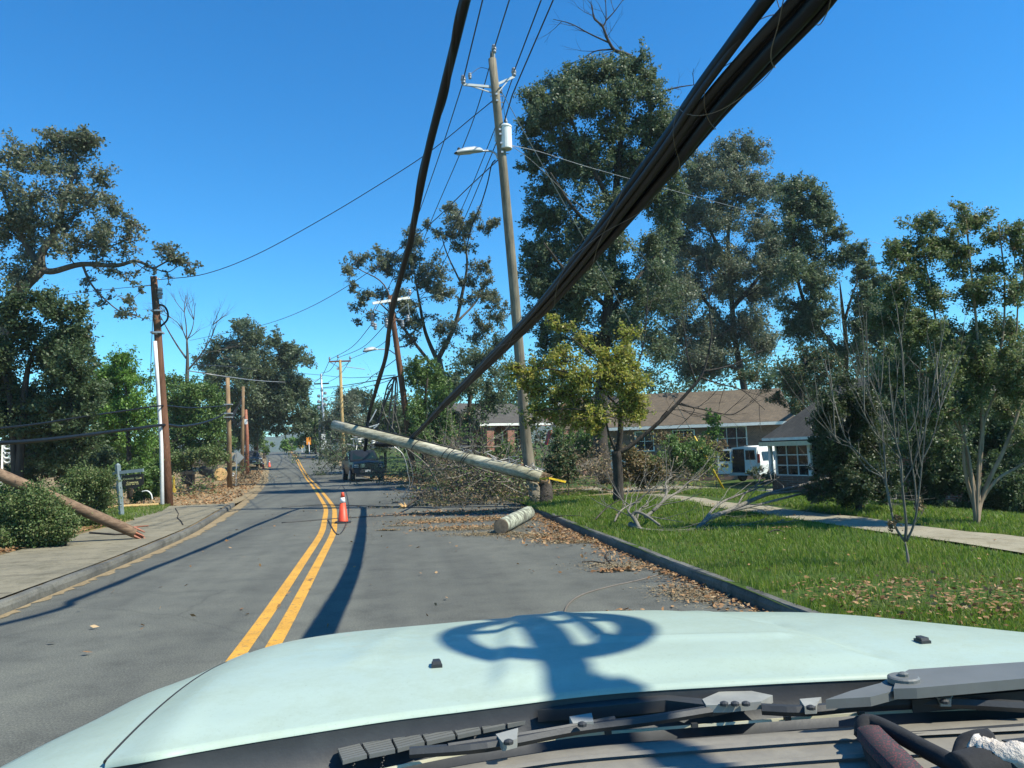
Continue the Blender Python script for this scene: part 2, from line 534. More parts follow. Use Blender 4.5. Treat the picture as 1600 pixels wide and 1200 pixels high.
M['redpaint'] = simple('red_paint', (0.55, 0.05, 0.03), (0.42, 0.04, 0.025), 0.5, 6, bmp=0.05)
M['rust'] = simple('rust_red_timber', (0.32, 0.11, 0.055), (0.2, 0.07, 0.04), 0.7, 6)
M['fleece'] = simple('white_fleece', (0.62, 0.56, 0.5), (0.4, 0.35, 0.3), 0.95, 60, bmp=1.0, bdist=0.01)
M['blackcloth'] = simple('black_cloth', (0.016, 0.016, 0.018), (0.009, 0.009, 0.01), 0.9, 60, bmp=0.4, bdist=0.004)
# strap webbing with red flecks
m, t, b = nmat('black_red_webbing')
v = coords(t)
vo = t.nodes.new('ShaderNodeTexVoronoi'); vo.inputs['Scale'].default_value = 330
t.links.new(v, vo.inputs['Vector'])
rr = ramp(t, vo.outputs['Distance'], [(0.2, (0.16, 0.025, 0.03)), (0.45, (0.025, 0.02, 0.022))])
t.links.new(rr.outputs[0], b.inputs['Base Color']); b.inputs['Roughness'].default_value = 0.85
M['webbing'] = m
# brick walls and shingles
def brick(name, c1, c2, mortar, scale, rot=(math.pi / 2, 0, 0), rowh=0.25, bw=0.5, ms=0.02):
    m, t, b = nmat(name)
    v = coords(t, (1, 1, 1), rot)
    bt = t.nodes.new('ShaderNodeTexBrick')
    bt.inputs['Scale'].default_value = scale
    bt.inputs['Color1'].default_value = (*c1, 1); bt.inputs['Color2'].default_value = (*c2, 1)
    bt.inputs['Mortar'].default_value = (*mortar, 1)
    bt.inputs['Mortar Size'].default_value = ms
    bt.inputs['Row Height'].default_value = rowh; bt.inputs['Brick Width'].default_value = bw
    t.links.new(v, bt.inputs['Vector'])
    n = noise(t, 1.3, 5, 0.7, v)
    r2 = ramp(t, n.outputs[0], [(0.3, (0.72, 0.72, 0.72)), (0.7, (1.15, 1.15, 1.15))])
    t.links.new(mixc(t, 1.0, bt.outputs[0], r2.outputs[0], 'MULTIPLY'), b.inputs['Base Color'])
    b.inputs['Roughness'].default_value = 0.9
    bump(t, b, bt.outputs['Fac'], 0.3, 0.01)
    bt.inputs['Mortar Smooth'].default_value = 0.2
    return m
M['brick'] = brick('red_brick', (0.30, 0.105, 0.065), (0.22, 0.075, 0.05), (0.32, 0.28, 0.23), 3.5)
M['brick_brown'] = brick('brown_brick', (0.26, 0.13, 0.085), (0.19, 0.095, 0.065), (0.26, 0.22, 0.18), 3.5)
M['shingle'] = brick('brown_shingles', (0.13, 0.097, 0.063), (0.096, 0.072, 0.048), (0.05, 0.038, 0.028), 2.2, (0, 0, 0), 0.3, 0.5, 0.015)
M['shingle_dark'] = brick('grey_shingles', (0.085, 0.076, 0.062), (0.062, 0.055, 0.046), (0.038, 0.034, 0.03), 2.2, (0, 0, 0), 0.3, 0.5, 0.015)
# leaves
M['lf_oak'] = leafmat('oak_leaves', [(0.062, 0.092, 0.044), (0.09, 0.125, 0.062), (0.12, 0.155, 0.082), (0.165, 0.185, 0.115)], 0.34, 0.5, 0.38)
M['lf_oakd'] = leafmat('dark_oak_leaves', [(0.045, 0.076, 0.032), (0.068, 0.102, 0.043), (0.098, 0.13, 0.058)], 0.32, 0.5, 0.38)
M['lf_grey'] = leafmat('silvery_oak_leaves', [(0.08, 0.103, 0.058), (0.115, 0.14, 0.082), (0.15, 0.17, 0.108), (0.18, 0.175, 0.12)], 0.34, 0.5, 0.38)
M['lf_green'] = leafmat('bright_green_leaves', [(0.077, 0.164, 0.029), (0.119, 0.221, 0.040), (0.164, 0.269, 0.051)], 0.3)
M['lf_mid'] = leafmat('mid_green_leaves', [(0.065, 0.127, 0.033), (0.096, 0.164, 0.040), (0.134, 0.192, 0.055)], 0.26)
M['lf_olive'] = leafmat('olive_leaves', [(.065,.102,.038),(.10,.142,.054),(.145,.18,.078),(.17,.175,.088)], 0.36, 0.5, 0.35)
M['lf_hedge'] = leafmat('glossy_hedge_leaves', [(0.045, 0.087, 0.024), (0.083, 0.132, 0.036), (0.143, 0.188, 0.068), (0.180, 0.180, 0.075)], 0.24, 0.5, 0.3)
M['lf_yellow'] = leafmat('yellow_green_leaves', [(.16,.19,.035),(.24,.27,.05),(.32,.32,.075),(.36,.30,.09),(.13,.17,.035)], 0.4, 0.5, 0.3)
M['lf_brown'] = leafmat('dead_brown_leaves', [(.13,.085,.05),(.10,.11,.055),(.24,.17,.10),(.32,.25,.16),(.15,.10,.055),(.085,.10,.045)], 0.18, 0.8, 0.1)
M['lf_litter'] = leafmat('fallen_leaf_litter', [(0.14, 0.075, 0.035), (0.24, 0.13, 0.06), (0.36, 0.22, 0.11), (0.20, 0.10, 0.05), (0.42, 0.30, 0.17)], 0.08, 0.8, 0.1)
M['lf_rust'] = leafmat('rusty_shrub_leaves', [(0.075, 0.098, 0.030), (0.150, 0.128, 0.045), (0.240, 0.143, 0.060), (0.098, 0.090, 0.038)], 0.22)
M['lf_red'] = leafmat('dark_shrub_leaves', [(.035,.062,.026),(.05,.078,.032),(.075,.078,.038),(.05,.085,.03)], 0.26, 0.5, 0.35)
M['lf_cedar'] = leafmat('cedar_sprays', [(0.031, 0.069, 0.033), (0.050, 0.096, 0.040), (0.087, 0.119, 0.046), (0.192, 0.125, 0.055)], 0.15, 0.6, 0.3)
M['blade'] = leafmat('grass_blades', [(0.065, 0.125, 0.018), (0.105, 0.18, 0.026), (0.155, 0.22, 0.036), (0.22, 0.22, 0.07)], 0.4, 0.5, 0.3)
# ================================================================== setting
def smooth_f(ys, xs):
    ys = np.array(ys, float); xs = np.array(xs, float)
    off = np.linspace(-3.0, 3.0, 9)
    def f(y):
        y = np.asarray(y, float)
        return np.mean([np.interp(y + o * np.clip(y / 40, 0.5, 3), ys, xs) for o in off], axis=0)
    return f
fC = smooth_f([-20, 7, 16.4, 24, 31.6, 47.8, 65, 90, 113, 135, 180, 400], [-1.12, -1.15, -1.36, -1.9, -2.8, -4.8, -7.1, -10.6, -14, -17.4, -24.5, -60])
fL = smooth_f([-20, 13, 17.5, 24, 32, 40, 52, 75, 113, 135, 180, 400], [-4.15, -4.12, -4.25, -4.9, -5.8, -6.7, -8.3, -11.6, -17.6, -21, -28, -64])
fR = smooth_f([-20, 16, 22, 27, 33, 38, 46, 60, 78, 113, 135, 180, 400], [3.35, 3.35, 3.7, 3.5, 2.5, 1.4, -.4, -2.7, -5.2, -10.4, -13.8, -20.8, -56])
YR = np.concatenate([np.arange(-12, 60, 0.5), np.arange(60, 150, 2.0), np.arange(150, 381, 10.0)])
def strip(name, f0, f1, ys, nc, zf, mat, parent=None, power=1.0, jit=0, seed=1):
    rng = np.random.default_rng(seed)
    a = f0(ys) if callable(f0) else np.full(len(ys), f0)
    b = f1(ys) if callable(f1) else np.full(len(ys), f1)
    if jit:
        b = b + rng.uniform(-jit, jit, len(ys))
    tt = np.linspace(0, 1, nc) ** power
    X = a[:, None] + (b - a)[:, None] * tt[None, :]
    Y = np.repeat(ys[:, None], nc, 1)
    Zv = H(X, Y) + (zf(X, Y) if callable(zf) else zf)
    vs = np.stack([X, Y, Zv], -1).reshape(-1, 3)
    i = np.arange(len(ys) - 1)[:, None] * nc + np.arange(nc - 1)[None, :]
    q = np.stack([i, i + 1, i + nc + 1, i + nc], -1).reshape(-1, 4)
    if (b[0] < a[0]):
        q = q[:, ::-1]
    return obj_np(name, vs, q, mat, parent)
# far land: one sheet to the horizon
ys = np.concatenate([np.arange(-40, 200, 8.0), np.arange(200, 1960, 40.0)])
strip('land', lambda y: np.full(len(y), -1500.0), lambda y: np.full(len(y), 1500.0), ys, 120,
      lambda X, Y: -0.55 + 0 * X, M['land'])['kind'] = 'structure'
# wooded hills beyond the crest
def hills():
    X, Y = np.meshgrid(np.linspace(-1400, 900, 120), np.linspace(700, 1900, 40))
    Zv = -35 + 112 * np.exp(-((Y - 1400) / 330) ** 2) * (0.75 + 0.25 * np.sin(X / 260 + 0.6)) + 5 * np.sin(X / 37 + Y / 60) + 3 * np.sin(X / 17 + Y / 23)
    n = 120
    i = np.arange(39)[:, None] * n + np.arange(n - 1)[None, :]
    q = np.stack([i, i + 1, i + n + 1, i + n], -1).reshape(-1, 4)
    o = obj_np('hills', np.stack([X, Y, Zv], -1).reshape(-1, 3), q, M['hill'])
    o['kind'] = 'structure'
hills()
strip('road', fL, fR, YR, 14, 0.0, M['asphalt'])['kind'] = 'structure'
# double yellow line: two painted stripes
def stripe_pieces():
    mb = MB()
    for off in (-0.155, 0.085):
        ys = np.concatenate([np.arange(-6, 60, 0.6), np.arange(60, 139, 2.0)])
        a = fC(ys) + off
        b_ = a + 0.125
        rows = [[(a[i], ys[i], h(a[i], ys[i]) + 0.005), (b_[i], ys[i], h(b_[i], ys[i]) + 0.005)] for i in range(len(ys))]
        mb.quadpatch([[r[0], r[1]] for r in rows])
    o = obj('road_marking', mb, M['yline'])
    o['kind'] = 'structure'
stripe_pieces()
# yards (ground on both sides)
def zleft(X, Y):
    e = 0.09 * (1 - sstep((Y - 25) / 7)) + 0.015
    return e + 0.02 * np.sin(X * 1.7) * np.sin(Y * 1.3) * (X < fL(Y) - 3)
def zright(X, Y):
    d = X - fR(Y)
    e = np.where(d < 2.5, 0.10, 0.10) * (1 - sstep((Y - 20.5) / 4)) + 0.015
    e = e + 0.03 * sstep((d - 0.1) / 0.6) * (Y < 22)
    return e + 0.015 * np.sin(X * 2.1 + 1) * np.sin(Y * 1.9)
YG = np.concatenate([np.arange(-12, 60, 0.5), np.arange(60, 150, 2.5), np.arange(150, 381, 10.0)])
strip('verge', lambda y: fL(y) - 0.02, lambda y: np.full(len(y), -170.0), YG, 60, zleft, M['verge'], power=2.2)['kind'] = 'structure'
strip('lawn', lambda y: fR(y) + 0.02, lambda y: np.full(len(y), 170.0), YG, 70, zright, M['yard'], power=2.2)['kind'] = 'structure'
# kerbs: profile swept along the road edge
def kerb(name, f, side, y0, y1, wid=0.10, hgt=0.125, seed=3):
    rng = random.Random(seed)
    ys = np.arange(y0, y1, 0.25)
    rows = []
    n_st = 0
    for y in ys:
        x = float(f(np.array([y]))[0]); z = h(x, y)
        j = rng.uniform(-0.006, 0.006)
        hh = hgt + j
        prof = [(0.0, -0.05), (-0.004, hh * 0.55 + j), (0.012, hh - 0.02), (0.03, hh), (wid, hh + 0.004), (wid + 0.002, -0.05)]
        rows.append([Vector((x + side * (p[0] + rng.uniform(-.003, .003)), y, z + p[1])) for p in prof])
    mb = MB(); mb.quadpatch(rows)
    o = obj(name, mb, M['kerb'])
    o['kind'] = 'structure'
    return o
kerb('kerb', lambda y: fR(y) + 0.01, 1, -8, 20.2)
kerb('kerb', lambda y: fL(y) - 0.01, -1, -8, 27.5, seed=8)
# left pavement with joints
ys = np.arange(-8, 27.4, 0.5)
strip('pavement', lambda y: fL(y) - 0.17, lambda y: np.interp(y, [-8, 10, 16, 21, 24, 27.4], [-6.3, -6.35, -6.45, -6.5, -7.6, -8.2]), ys, 8, lambda X, Y: 0.128 + 0.004 * np.sin(Y * 0.9), M['concrete'])['kind'] = 'structure'
mb = MB()
for k in range(24):
    y = -7 + k * 1.52
    if y < 26:
        x0 = float(fL(np.array([y]))[0]) - 0.2
        mb.quadpatch([[(x0, y - 0.008, h(x0, y) + 0.1355), (x0 - 1.9, y - 0.008, h(x0, y) + 0.1355)], [(x0, y + 0.008, h(x0, y) + 0.1355), (x0 - 1.9, y + 0.008, h(x0, y) + 0.1355)]])
o = obj('pavement_joint', mb, M['bark']); o['kind'] = 'structure'
# crack across the left pavement
mb = MB()
pc = [G(274, 794, 0.136), G(279, 803, 0.136), G(277, 809, 0.136), G(283, 814, 0.136), G(286, 820, 0.136)]
mb.tube(pc, 0.014, 4)
o = obj('pavement_crack', mb, M['bark']); o['kind'] = 'structure'
# sandy strip in the left gutter
ys = np.concatenate([np.arange(5, 30, 0.12), np.arange(30, 80, 1.0)])
strip('gutter_sand', lambda y: fL(y) + 0.0, lambda y: fL(y) + np.interp(y, [5, 9, 14, 20, 26, 40, 80], [0.04, .07, 0.14, 0.22, 0.32, 0.25, 0.2]), ys, 4, 0.006, M['sand'], jit=0.07)['kind'] = 'structure'
strip('gutter_sand', lambda y: fL(y) + 0.02, lambda y: fL(y) - np.interp(y, [27, 30, 40, 60, 80], [0.1, 1.5, 1.8, 1.5, 0.8]), np.arange(27.6, 80, 1.0), 4, lambda X, Y: zleft(X, Y) + 0.012, M['sand'], jit=0.25, seed=4)['kind'] = 'structure'
# right verge sand by the truck
strip('gutter_sand', lambda y: fR(y) - 0.05, lambda y: fR(y) + np.interp(y, [38, 44, 60, 80, 110], [0.2, 1.4, 1.2, 0.9, 0.5]), np.arange(38, 110, 1.5), 4, lambda X, Y: zright(X, Y) + 0.02, M['sand'], jit=0.2, seed=6)['kind'] = 'structure'
# right footpath parallel to the road
ys = np.arange(-8, 30, 0.5)
strip('footpath', lambda y: np.interp(y, [-8, 9, 18, 30], [7.35, 7.15, 6.85, 6.7]), lambda y: np.interp(y, [-8, 9, 18, 30], [8.5, 8.2, 7.75, 7.6]), ys, 5, lambda X, Y: zright(X, Y) + 0.028, M['walk'], jit=0.05)['kind'] = 'structure'
# driveway towards the van
def drive():
    rows = []
    for x in np.arange(7.6, 24, 0.6):
        t = (x - 7.6) / 16
        y0 = 23.8 + t * 13; y1 = 26.6 + t * 14.5
        rows.append([(x, y0 + (y1 - y0) * k / 4, h(x, y0 + (y1 - y0) * k / 4) + float(zright(np.array(x), np.array(y0))) + 0.035) for k in range(5)])
    mb = MB(); mb.quadpatch(rows)
    o = obj('driveway', mb, M['walk']); o['kind'] = 'structure'
drive()
# sand and sawdust fan on the road by the log
def patch(name, cx, cy, rx, ry, ang, z, mat, seed, n=40):
    rng = random.Random(seed)
    pts = []
    ph = [rng.uniform(0, 6.28) for _ in range(5)]
    for i in range(n):
        a = 2 * math.pi * i / n
        k = 1 + sum(0.16 / (q + 1) * math.sin((q + 2) * a + ph[q]) for q in range(5)) + rng.uniform(-.07, .07)
        x, y = rx * k * math.cos(a), ry * k * math.sin(a)
        X = cx + x * math.cos(ang) - y * math.sin(ang); Y = cy + x * math.sin(ang) + y * math.cos(ang)
        pts.append((X, Y, h(X, Y) + z))
    mb = MB(); mb.add([(cx, cy, h(cx, cy) + z)] + pts, [(0, 1 + i, 1 + (i + 1) % n) for i in range(n)])
    o = obj(name, mb, mat); o['kind'] = 'structure'
    return o
def gp(px, py):
    g = G(px, py); return g.x, g.y
# bare earth at the lower right lawn
for i, (px, py, rx, ry) in enumerate([(880, 765, 1.3, .5), (975, 772, 1.2, .5)]):
    g = G(px, py, 0.13)
    patch('bare_earth', g.x, g.y, rx, ry, 0.3, 0.147 + 0.0005 * i, M['verge'], 40 + i)

# ------------------------------------------------------------------ grass, litter
def blades(name, xs, ys, zs, hgt, wid, rng, mat):
    n = len(xs)
    a = rng.uniform(0, 2 * np.pi, n)
    hh = hgt * rng.uniform(0.5, 1.25, n); ww = wid * rng.uniform(0.7, 1.2, n)
    lean = rng.uniform(0.1, 0.9, n) * hh; la = rng.uniform(0, 2 * np.pi, n)
    cx, cy = np.cos(a) * ww / 2, np.sin(a) * ww / 2
    lx, ly = np.cos(la) * lean, np.sin(la) * lean
    b0 = np.stack([xs - cx, ys - cy, zs - 0.01], -1)
    b1 = np.stack([xs + cx, ys + cy, zs - 0.01], -1)
    m0 = np.stack([xs - cx * .8 + lx * .35, ys - cy * .8 + ly * .35, zs + hh * .6], -1)
    m1 = np.stack([xs + cx * .8 + lx * .35, ys + cy * .8 + ly * .35, zs + hh * .6], -1)
    tp = np.stack([xs + lx, ys + ly, zs + hh], -1)
    t2 = np.stack([xs + lx + cx * .1, ys + ly + cy * .1, zs + hh], -1)
    v = np.stack([b0, b1, m0, m1, tp, t2], 1).reshape(-1, 3)
    i = np.arange(n)[:, None] * 6
    q = np.concatenate([i + np.array([[0, 1, 3, 2]]), i + np.array([[2, 3, 5, 4]])], 0)
    o = obj_np(name, v, q, mat)
    tag(o, kind='stuff')
    return o
rngG = np.random.default_rng(5)
# right lawn: rejection sampled by a patchiness field and by distance
def fld(x, y):
    return 0.5 + 0.25 * np.sin(x * 1.9 + np.sin(y * 1.1) * 2) + 0.25 * np.sin(y * 2.3 + np.sin(x * 1.3 + 1) * 2)
n = 560000
x = rngG.uniform(3.44, 17, n); y = 4.2 + 25 * rngG.uniform(0, 1, n) ** 1.7
r = np.hypot(x, y)
keep = (rngG.uniform(0, 1, n) < np.clip(1.25 - r / 32, 0.12, 1)) & ((x < 7.0) | (x > 8.25)) & (rngG.uniform(0, 1, n) < 0.35 + 0.65 * fld(x, y))
ang = np.arctan2(x, y) - YAW
keep &= (ang < 0.66)
for (px, py, rx, ry) in [(1330, 925, 1.0, .22), (1490, 940, .9, .3), (1250, 905, .5, .12), (880, 765, 1.3, .5), (975, 772, 1.2, .5)]:
    g = G(px, py, 0.13)
    keep &= ~((((x - g.x) / (rx * 1.0)) ** 2 + ((y - g.y) / (ry * 1.3)) ** 2 < 1) & (rngG.uniform(0, 1, n) < 0.85))
keep &= ~((y > 23.5) & (x > 7.6) & (y < 29) & (np.abs(y - 25.2 - (x - 7.6) * .85) < 1.6))
x, y = x[keep], y[keep]
hz = 0.05 + 0.035 * fld(x * .6 + 3, y * .7)
blades('grass', x, y, H(x, y) + zright(x, y), hz * np.clip(1 + (np.hypot(x, y) - 9) * .03, .9, 1.5), 0.007 * np.clip(np.hypot(x, y) / 9, 1, 2.4), rngG, M['blade'])
# left grass by the sign
n = 26000
x = rngG.uniform(-11.5, -6.3, n); y = rngG.uniform(18.3, 29, n)
edge = np.interp(y, [18, 20, 24, 27, 30], [-6.75, -6.6, -6.7, -7.3, -8.0])
keep = (x < edge) & (x > np.interp(y, [18, 22, 29], [-8.3, -10.5, -11.5]))
x, y = x[keep], y[keep]
blades('grass', x, y, H(x, y) + zleft(x, y), 0.085, 0.016, rngG, M['blade'])
n = 9000
x = rngG.uniform(-9.5, -6.35, n); y = rngG.uniform(8.5, 15.5, n)
keep = x < -6.4 - 0.3 * rngG.uniform(0, 1, n) - np.interp(y, [8, 12, 15], [0, .2, .6])
x, y = x[keep], y[keep]
blades('grass', x, y, H(x, y) + zleft(x, y), 0.13, 0.012, rngG, M['blade'])
def leaf_quads(c, L, rng, flat=0.0, asp=0.5):
    n = len(c)
    a = rng.normal(size=(n, 3))
    if flat:
        a[:, 2] *= (1 - flat)
    a /= np.linalg.norm(a, axis=1, keepdims=True) + 1e-9
    b = rng.normal(size=(n, 3))
    if flat:
        b[:, 2] *= (1 - flat)
    b -= a * np.sum(a * b, 1, keepdims=True)
    b /= np.linalg.norm(b, axis=1, keepdims=True) + 1e-9
    s = (L * rng.uniform(0.6, 1.3, n))[:, None]
    v = np.stack([c - a * s * .5, c + b * s * asp * .5 + a * s * .08, c + a * s * .5, c - b * s * asp * .5 + a * s * .08], 1).reshape(-1, 3)
    q = np.arange(n)[:, None] * 4 + np.arange(4)[None, :]
    return v, q
def litter(name, x, y, z, L, rng, mat=None, flat=0.75):
    c = np.stack([x, y, H(x, y) + z + rng.uniform(0.004, 0.03, len(x))], -1)
    v, q = leaf_quads(c, L, rng, flat, 0.55)
    o = obj_np(name, v, q, mat or M['lf_litter'])
    tag(o, kind='stuff')
    return o
rl = np.random.default_rng(9)
# right gutter and lower right corner, lawn, road by the log
n = 2700
y = 4.5 + 16 * rl.uniform(0, 1, n) ** 1.0
x = fR(y) - np.abs(rl.normal(0, 0.24, n)) * (0.45 + 0.75 * (np.sin(y * 1.9) * .5 + .5)) - 0.02
litter('leaf_litter', x, y, 0.004, 0.06 * rl.uniform(.4, 1.25, n), rl)
# sawdust and sand grains blown over the asphalt
xs, ys_ = [], []
for (px, py, sx, sy, k) in [(705, 813, 1.2, .5, 5000), (735, 826, .9, .4, 4500), (765, 835, .7, .3, 2500), (690, 803, .9, .4, 3000), (606, 829, .22, .06, 500), (630, 822, .4, .1, 600), (845, 838, .6, .35, 3000), (915, 847, .6, .22, 2500), (790, 810, 1.2, .6, 4000), (970, 885, .5, .3, 1200), (1080, 930, .35, .5, 1500)]:
    a_, b_ = gp(px, py)
    u_, v_ = rl.normal(0, sx * .55, k), rl.normal(0, sy * .6, k)
    xs.append(a_ + u_); ys_.append(b_ + v_ - .25 * u_)
x = np.concatenate(xs); y = np.concatenate(ys_)
k = (x < fR(y) - 0.01)
x, y = x[k], y[k]
litter('sawdust', x, y, 0.0, np.full(len(x), 0.030), rl, M['sand'], .9)
xs, ys_, = [], []
for (px, py, sx, sy, k, z) in [(1340, 922, .9, .3, 260, .15), (1490, 940, 1.2, .4, 420, .15), (1560, 960, 1.0, .35, 420, .15), (1300, 940, .5, .2, 100, .15), (1220, 830, .3, .1, 70, .17), (1210, 745, 2.0, 1.0, 200, .1)]:
    g = G(px, py, 0.13)
    xs.append(rl.normal(g.x, sx * .6, k)); ys_.append(rl.normal(g.y, sy * .8, k))
n = 500
xs.append(rl.uniform(3.6, 10, n)); ys_.append(rl.uniform(5, 22, n))
x = np.concatenate(xs); y = np.concatenate(ys_)
k = x > fR(y) + 0.2
x, y = x[k], y[k]
litter('leaf_litter', x, y, zright(x, y) + 0.03, 0.052 * rl.uniform(.5, 1.2, len(x)), rl)
xs, ys_ = [], []
for (px, py, sx, sy, k) in [(705, 815, 1.2, .45, 420), (730, 825, 1.0, .35, 320), (760, 812, 1.4, .5, 420), (860, 838, .6, .5, 340), (900, 845, .6, .35, 340), (680, 802, 1.4, .6, 500), (790, 800, 1.5, .8, 500), (960, 893, .25, .06, 90), (870, 825, .5, .8, 200), (968, 960, .2, .08, 40)]:
    a_, b_ = gp(px, py)
    xs.append(rl.normal(a_, sx * .6, k)); ys_.append(rl.normal(b_, sy * .7, k))
xs.append(rl.uniform(-3.5, 3.2, 160)); ys_.append(rl.uniform(5, 25, 160))
x = np.concatenate(xs); y = np.concatenate(ys_)
k = (x < fR(y) - 0.02) & (x > fL(y) + .1)
x, y = x[k], y[k]
litter('leaf_litter', x, y, 0.006, np.full(len(x), 0.07), rl)
# left: leaves behind the pavement and on the dirt bank
n = 2600
y = rl.uniform(8, 21, n); x = np.interp(y, [8, 16, 21], [-6.5, -6.5, -6.9]) - np.abs(rl.normal(0, .28, n)) + rl.normal(0, .07, n)
litter('leaf_litter', x, y, zleft(x, y) + 0.04, np.full(n, 0.075), rl)
n = 5200
y = rl.uniform(27, 75, n); x = fL(y) - np.abs(rl.normal(0, 3.0, n)) - .3
litter('leaf_litter', x, y, zleft(x, y) + 0.02, np.full(n, 0.13), rl)
n = 2600
y = rl.uniform(24, 60, n); x = fR(y) + np.abs(rl.normal(0, 2.2, n)) + .1
litter('leaf_litter', x, y, zright(x, y) + 0.03, np.full(n, 0.12), rl)
# ================================================================== trees
def gz(x, y):
    c = float(fC(np.array([y]))[0])
    return h(x, y) + (float(zright(np.array(x), np.array(y))) if x > c else float(zleft(np.array(x), np.array(y))))
def onground(px, d):
    """point on the ground in the column px at depth d"""
    q = P(px, 600, d)
    return Vector((q.x, q.y, gz(q.x, q.y)))
class Skel:
    def __init__(s):
        s.p = []; s.r = []
    def add(s, pts, rad):
        for a, b in zip(pts, rad):
            s.p.append(a); s.r.append(b)
    def arr(s):
        return np.array([tuple(a) for a in s.p]), np.array(s.r)
def limb(mb, sk, a, ra, b, rb, rng, n=7, sag=0.12, k=6):
    a = Vector(a); b = Vector(b); L = (b - a).length
    side = Vector((rng.normal(), rng.normal(), rng.normal() * .4 + .6)).normalized() * L * sag
    m1 = a.lerp(b, .35) + side; m2 = a.lerp(b, .7) + side * .6 + Vector((rng.normal(), rng.normal(), rng.normal())) * L * .05
    pts = cat_rom([a, m1, m2, b], max(2, n // 3))
    rad = [ra + (rb - ra) * (i / (len(pts) - 1)) ** 0.8 for i in range(len(pts))]
    mb.tube(pts, rad, k)
    if sk is not None:
        sk.add(pts, rad)
    return pts, rad
LEAF_K, COVER_K, SPREAD_K, RAD_K = 0.82, 1.8, 1.0, 1.28
TRK = .82
TW3, TWL, TUFT = 15, .50, .27
def tree(name, label, cat, base, trunks, blobs, leaf, lmat, bmat, seed, cover=1.5, twigs=9, group=None, dz=0.85, twr=0.012, spread=0.30, flat=0.15, asp=0.55, extra=None, fill=0.5, droop=0.0, sag=0.12, minr=0.015, lmb=True, parts=('trunk', 'crown')):
    """trunks: list of (world pts, r0, r1); blobs: (px, py, rx, ry, depth[, density])"""
    leaf *= LEAF_K; cover *= COVER_K; spread *= SPREAD_K; twigs = int(twigs * 1.3)
    rng = np.random.default_rng(seed)
    root = thing(name, label, cat, base, group)
    mb = MB(); sk = Skel()
    blobs = list(blobs)
    if len(blobs) > 5 and fill:
        base_b = list(blobs)
        for _ in range(int(len(base_b) * fill)):
            a_ = base_b[rng.integers(len(base_b))]
            near = sorted(base_b, key=lambda q: (q[0] - a_[0]) ** 2 + (q[1] - a_[1]) ** 2)[1:5]
            c_ = near[rng.integers(len(near))]
            if math.hypot(a_[0] - c_[0], a_[1] - c_[1]) < 1.5 * (a_[2] + c_[2]):
                blobs.append(((a_[0] + c_[0]) / 2 + rng.normal() * 4, (a_[1] + c_[1]) / 2 + rng.normal() * 4, (a_[2] + c_[2]) * .42, (a_[3] + c_[3]) * .42, a_[4], .8))
    if cat in ('shrub', 'hedge'):
        cover *= 1.5
    for pts, r0, r1 in trunks:
        r0, r1 = r0 * TRK, r1 * TRK
        c = cat_rom(pts, 5) if len(pts) > 2 else [Vector(pts[0]).lerp(Vector(pts[1]), i / 4) for i in range(5)]
        rad = [r0 + (r1 - r0) * (i / (len(c) - 1)) ** .9 for i in range(len(c))]
        mb.tube(c, rad, 9 if r0 > .1 else 6)
        sk.add(c, rad)
    C = []; 
    cents = []
    for bl in blobs:
        px, py, rx, ry, d = bl[:5]
        den = bl[5] if len(bl) > 5 else 1.0
        wx, wz = rx * d / 1200 * RAD_K, ry * d / 1200 * RAD_K
        wy = (wx + wz) / 2 * dz
        dd = d + rng.normal() * (0.5 * wy) * (1.6 if len(blobs) > 4 else .3)
        c = P(px, py, dd)
        cents.append((c, wx, wy, wz, den))
    if lmb and sk.p:
        kp, kr = sk.arr()
        order = np.argsort([np.min(np.linalg.norm(kp - np.array(c[0]), axis=1)) for c in cents])
    else:
        order = range(len(cents))
    Fx = Vector((F_.x, F_.y, 0)).normalized(); Rx = Vector((R_.x, R_.y, 0)).normalized()
    Fn, Rn = np.array(Fx), np.array(Rx)
    for oi in order:
        c, wx, wy, wz, den = cents[oi]
        cn = np.array(c)
        if sk.p:
            kp, kr = sk.arr()
            dist = np.linalg.norm(kp - cn, axis=1) + 1.2 * np.maximum(0, kp[:, 2] - cn[2] + .2 * wz) 
            j = int(np.argmin(dist))
            ra = max(minr, min(kr[j] * .55, .010 + .016 * float(np.linalg.norm(kp[j] - cn))))
            pts, rad = limb(mb, sk, kp[j], ra, cn, max(.006, ra * .4), rng, 7, sag, 6 if ra > .04 else 5)
        else:
            pts, rad = [Vector(cn)], [twr * 2]
        R_m = (wx + wz) / 2
        K = max(3, int(twigs * .55 * (0.6 + 0.4 * den)))
        n3 = max(4, int(TW3 * (0.55 + 0.45 * den)))
        ST, EN = [], []
        for _ in range(K):
            u = rng.normal(size=3); u /= np.linalg.norm(u)
            rr = rng.uniform(.25, 1.0) ** .5
            e = cn + Rn * u[0] * wx * rr + Fn * u[1] * wy * rr + np.array([0, 0, 1.0]) * u[2] * wz * rr
            st = np.array(pts[rng.integers(max(1, len(pts) // 2), len(pts))] if len(pts) > 1 else pts[0])
            mid = (st + e) / 2 + rng.normal(size=3) * .14 * R_m
            mb.tube([st, mid, e], [twr * 1.5, twr * 1.1, twr * .6], 4, cap=False)
            # fine twigs leaving the secondary branch, each with its own tuft of leaves
            tp = rng.uniform(.15, 1.0, n3)
            a0 = np.where((tp < .5)[:, None], st + (mid - st) * (tp * 2)[:, None], mid + (e - mid) * (tp * 2 - 1)[:, None])
            dv = rng.normal(size=(n3, 3)) + (e - st) / (np.linalg.norm(e - st) + 1e-6) * .6 + np.array([0, 0, .25])
            dv /= np.linalg.norm(dv, axis=1, keepdims=True)
            e3 = a0 + dv * (R_m * TWL * rng.uniform(.5, 1.25, n3))[:, None]
            ST.append(a0); EN.append(e3)
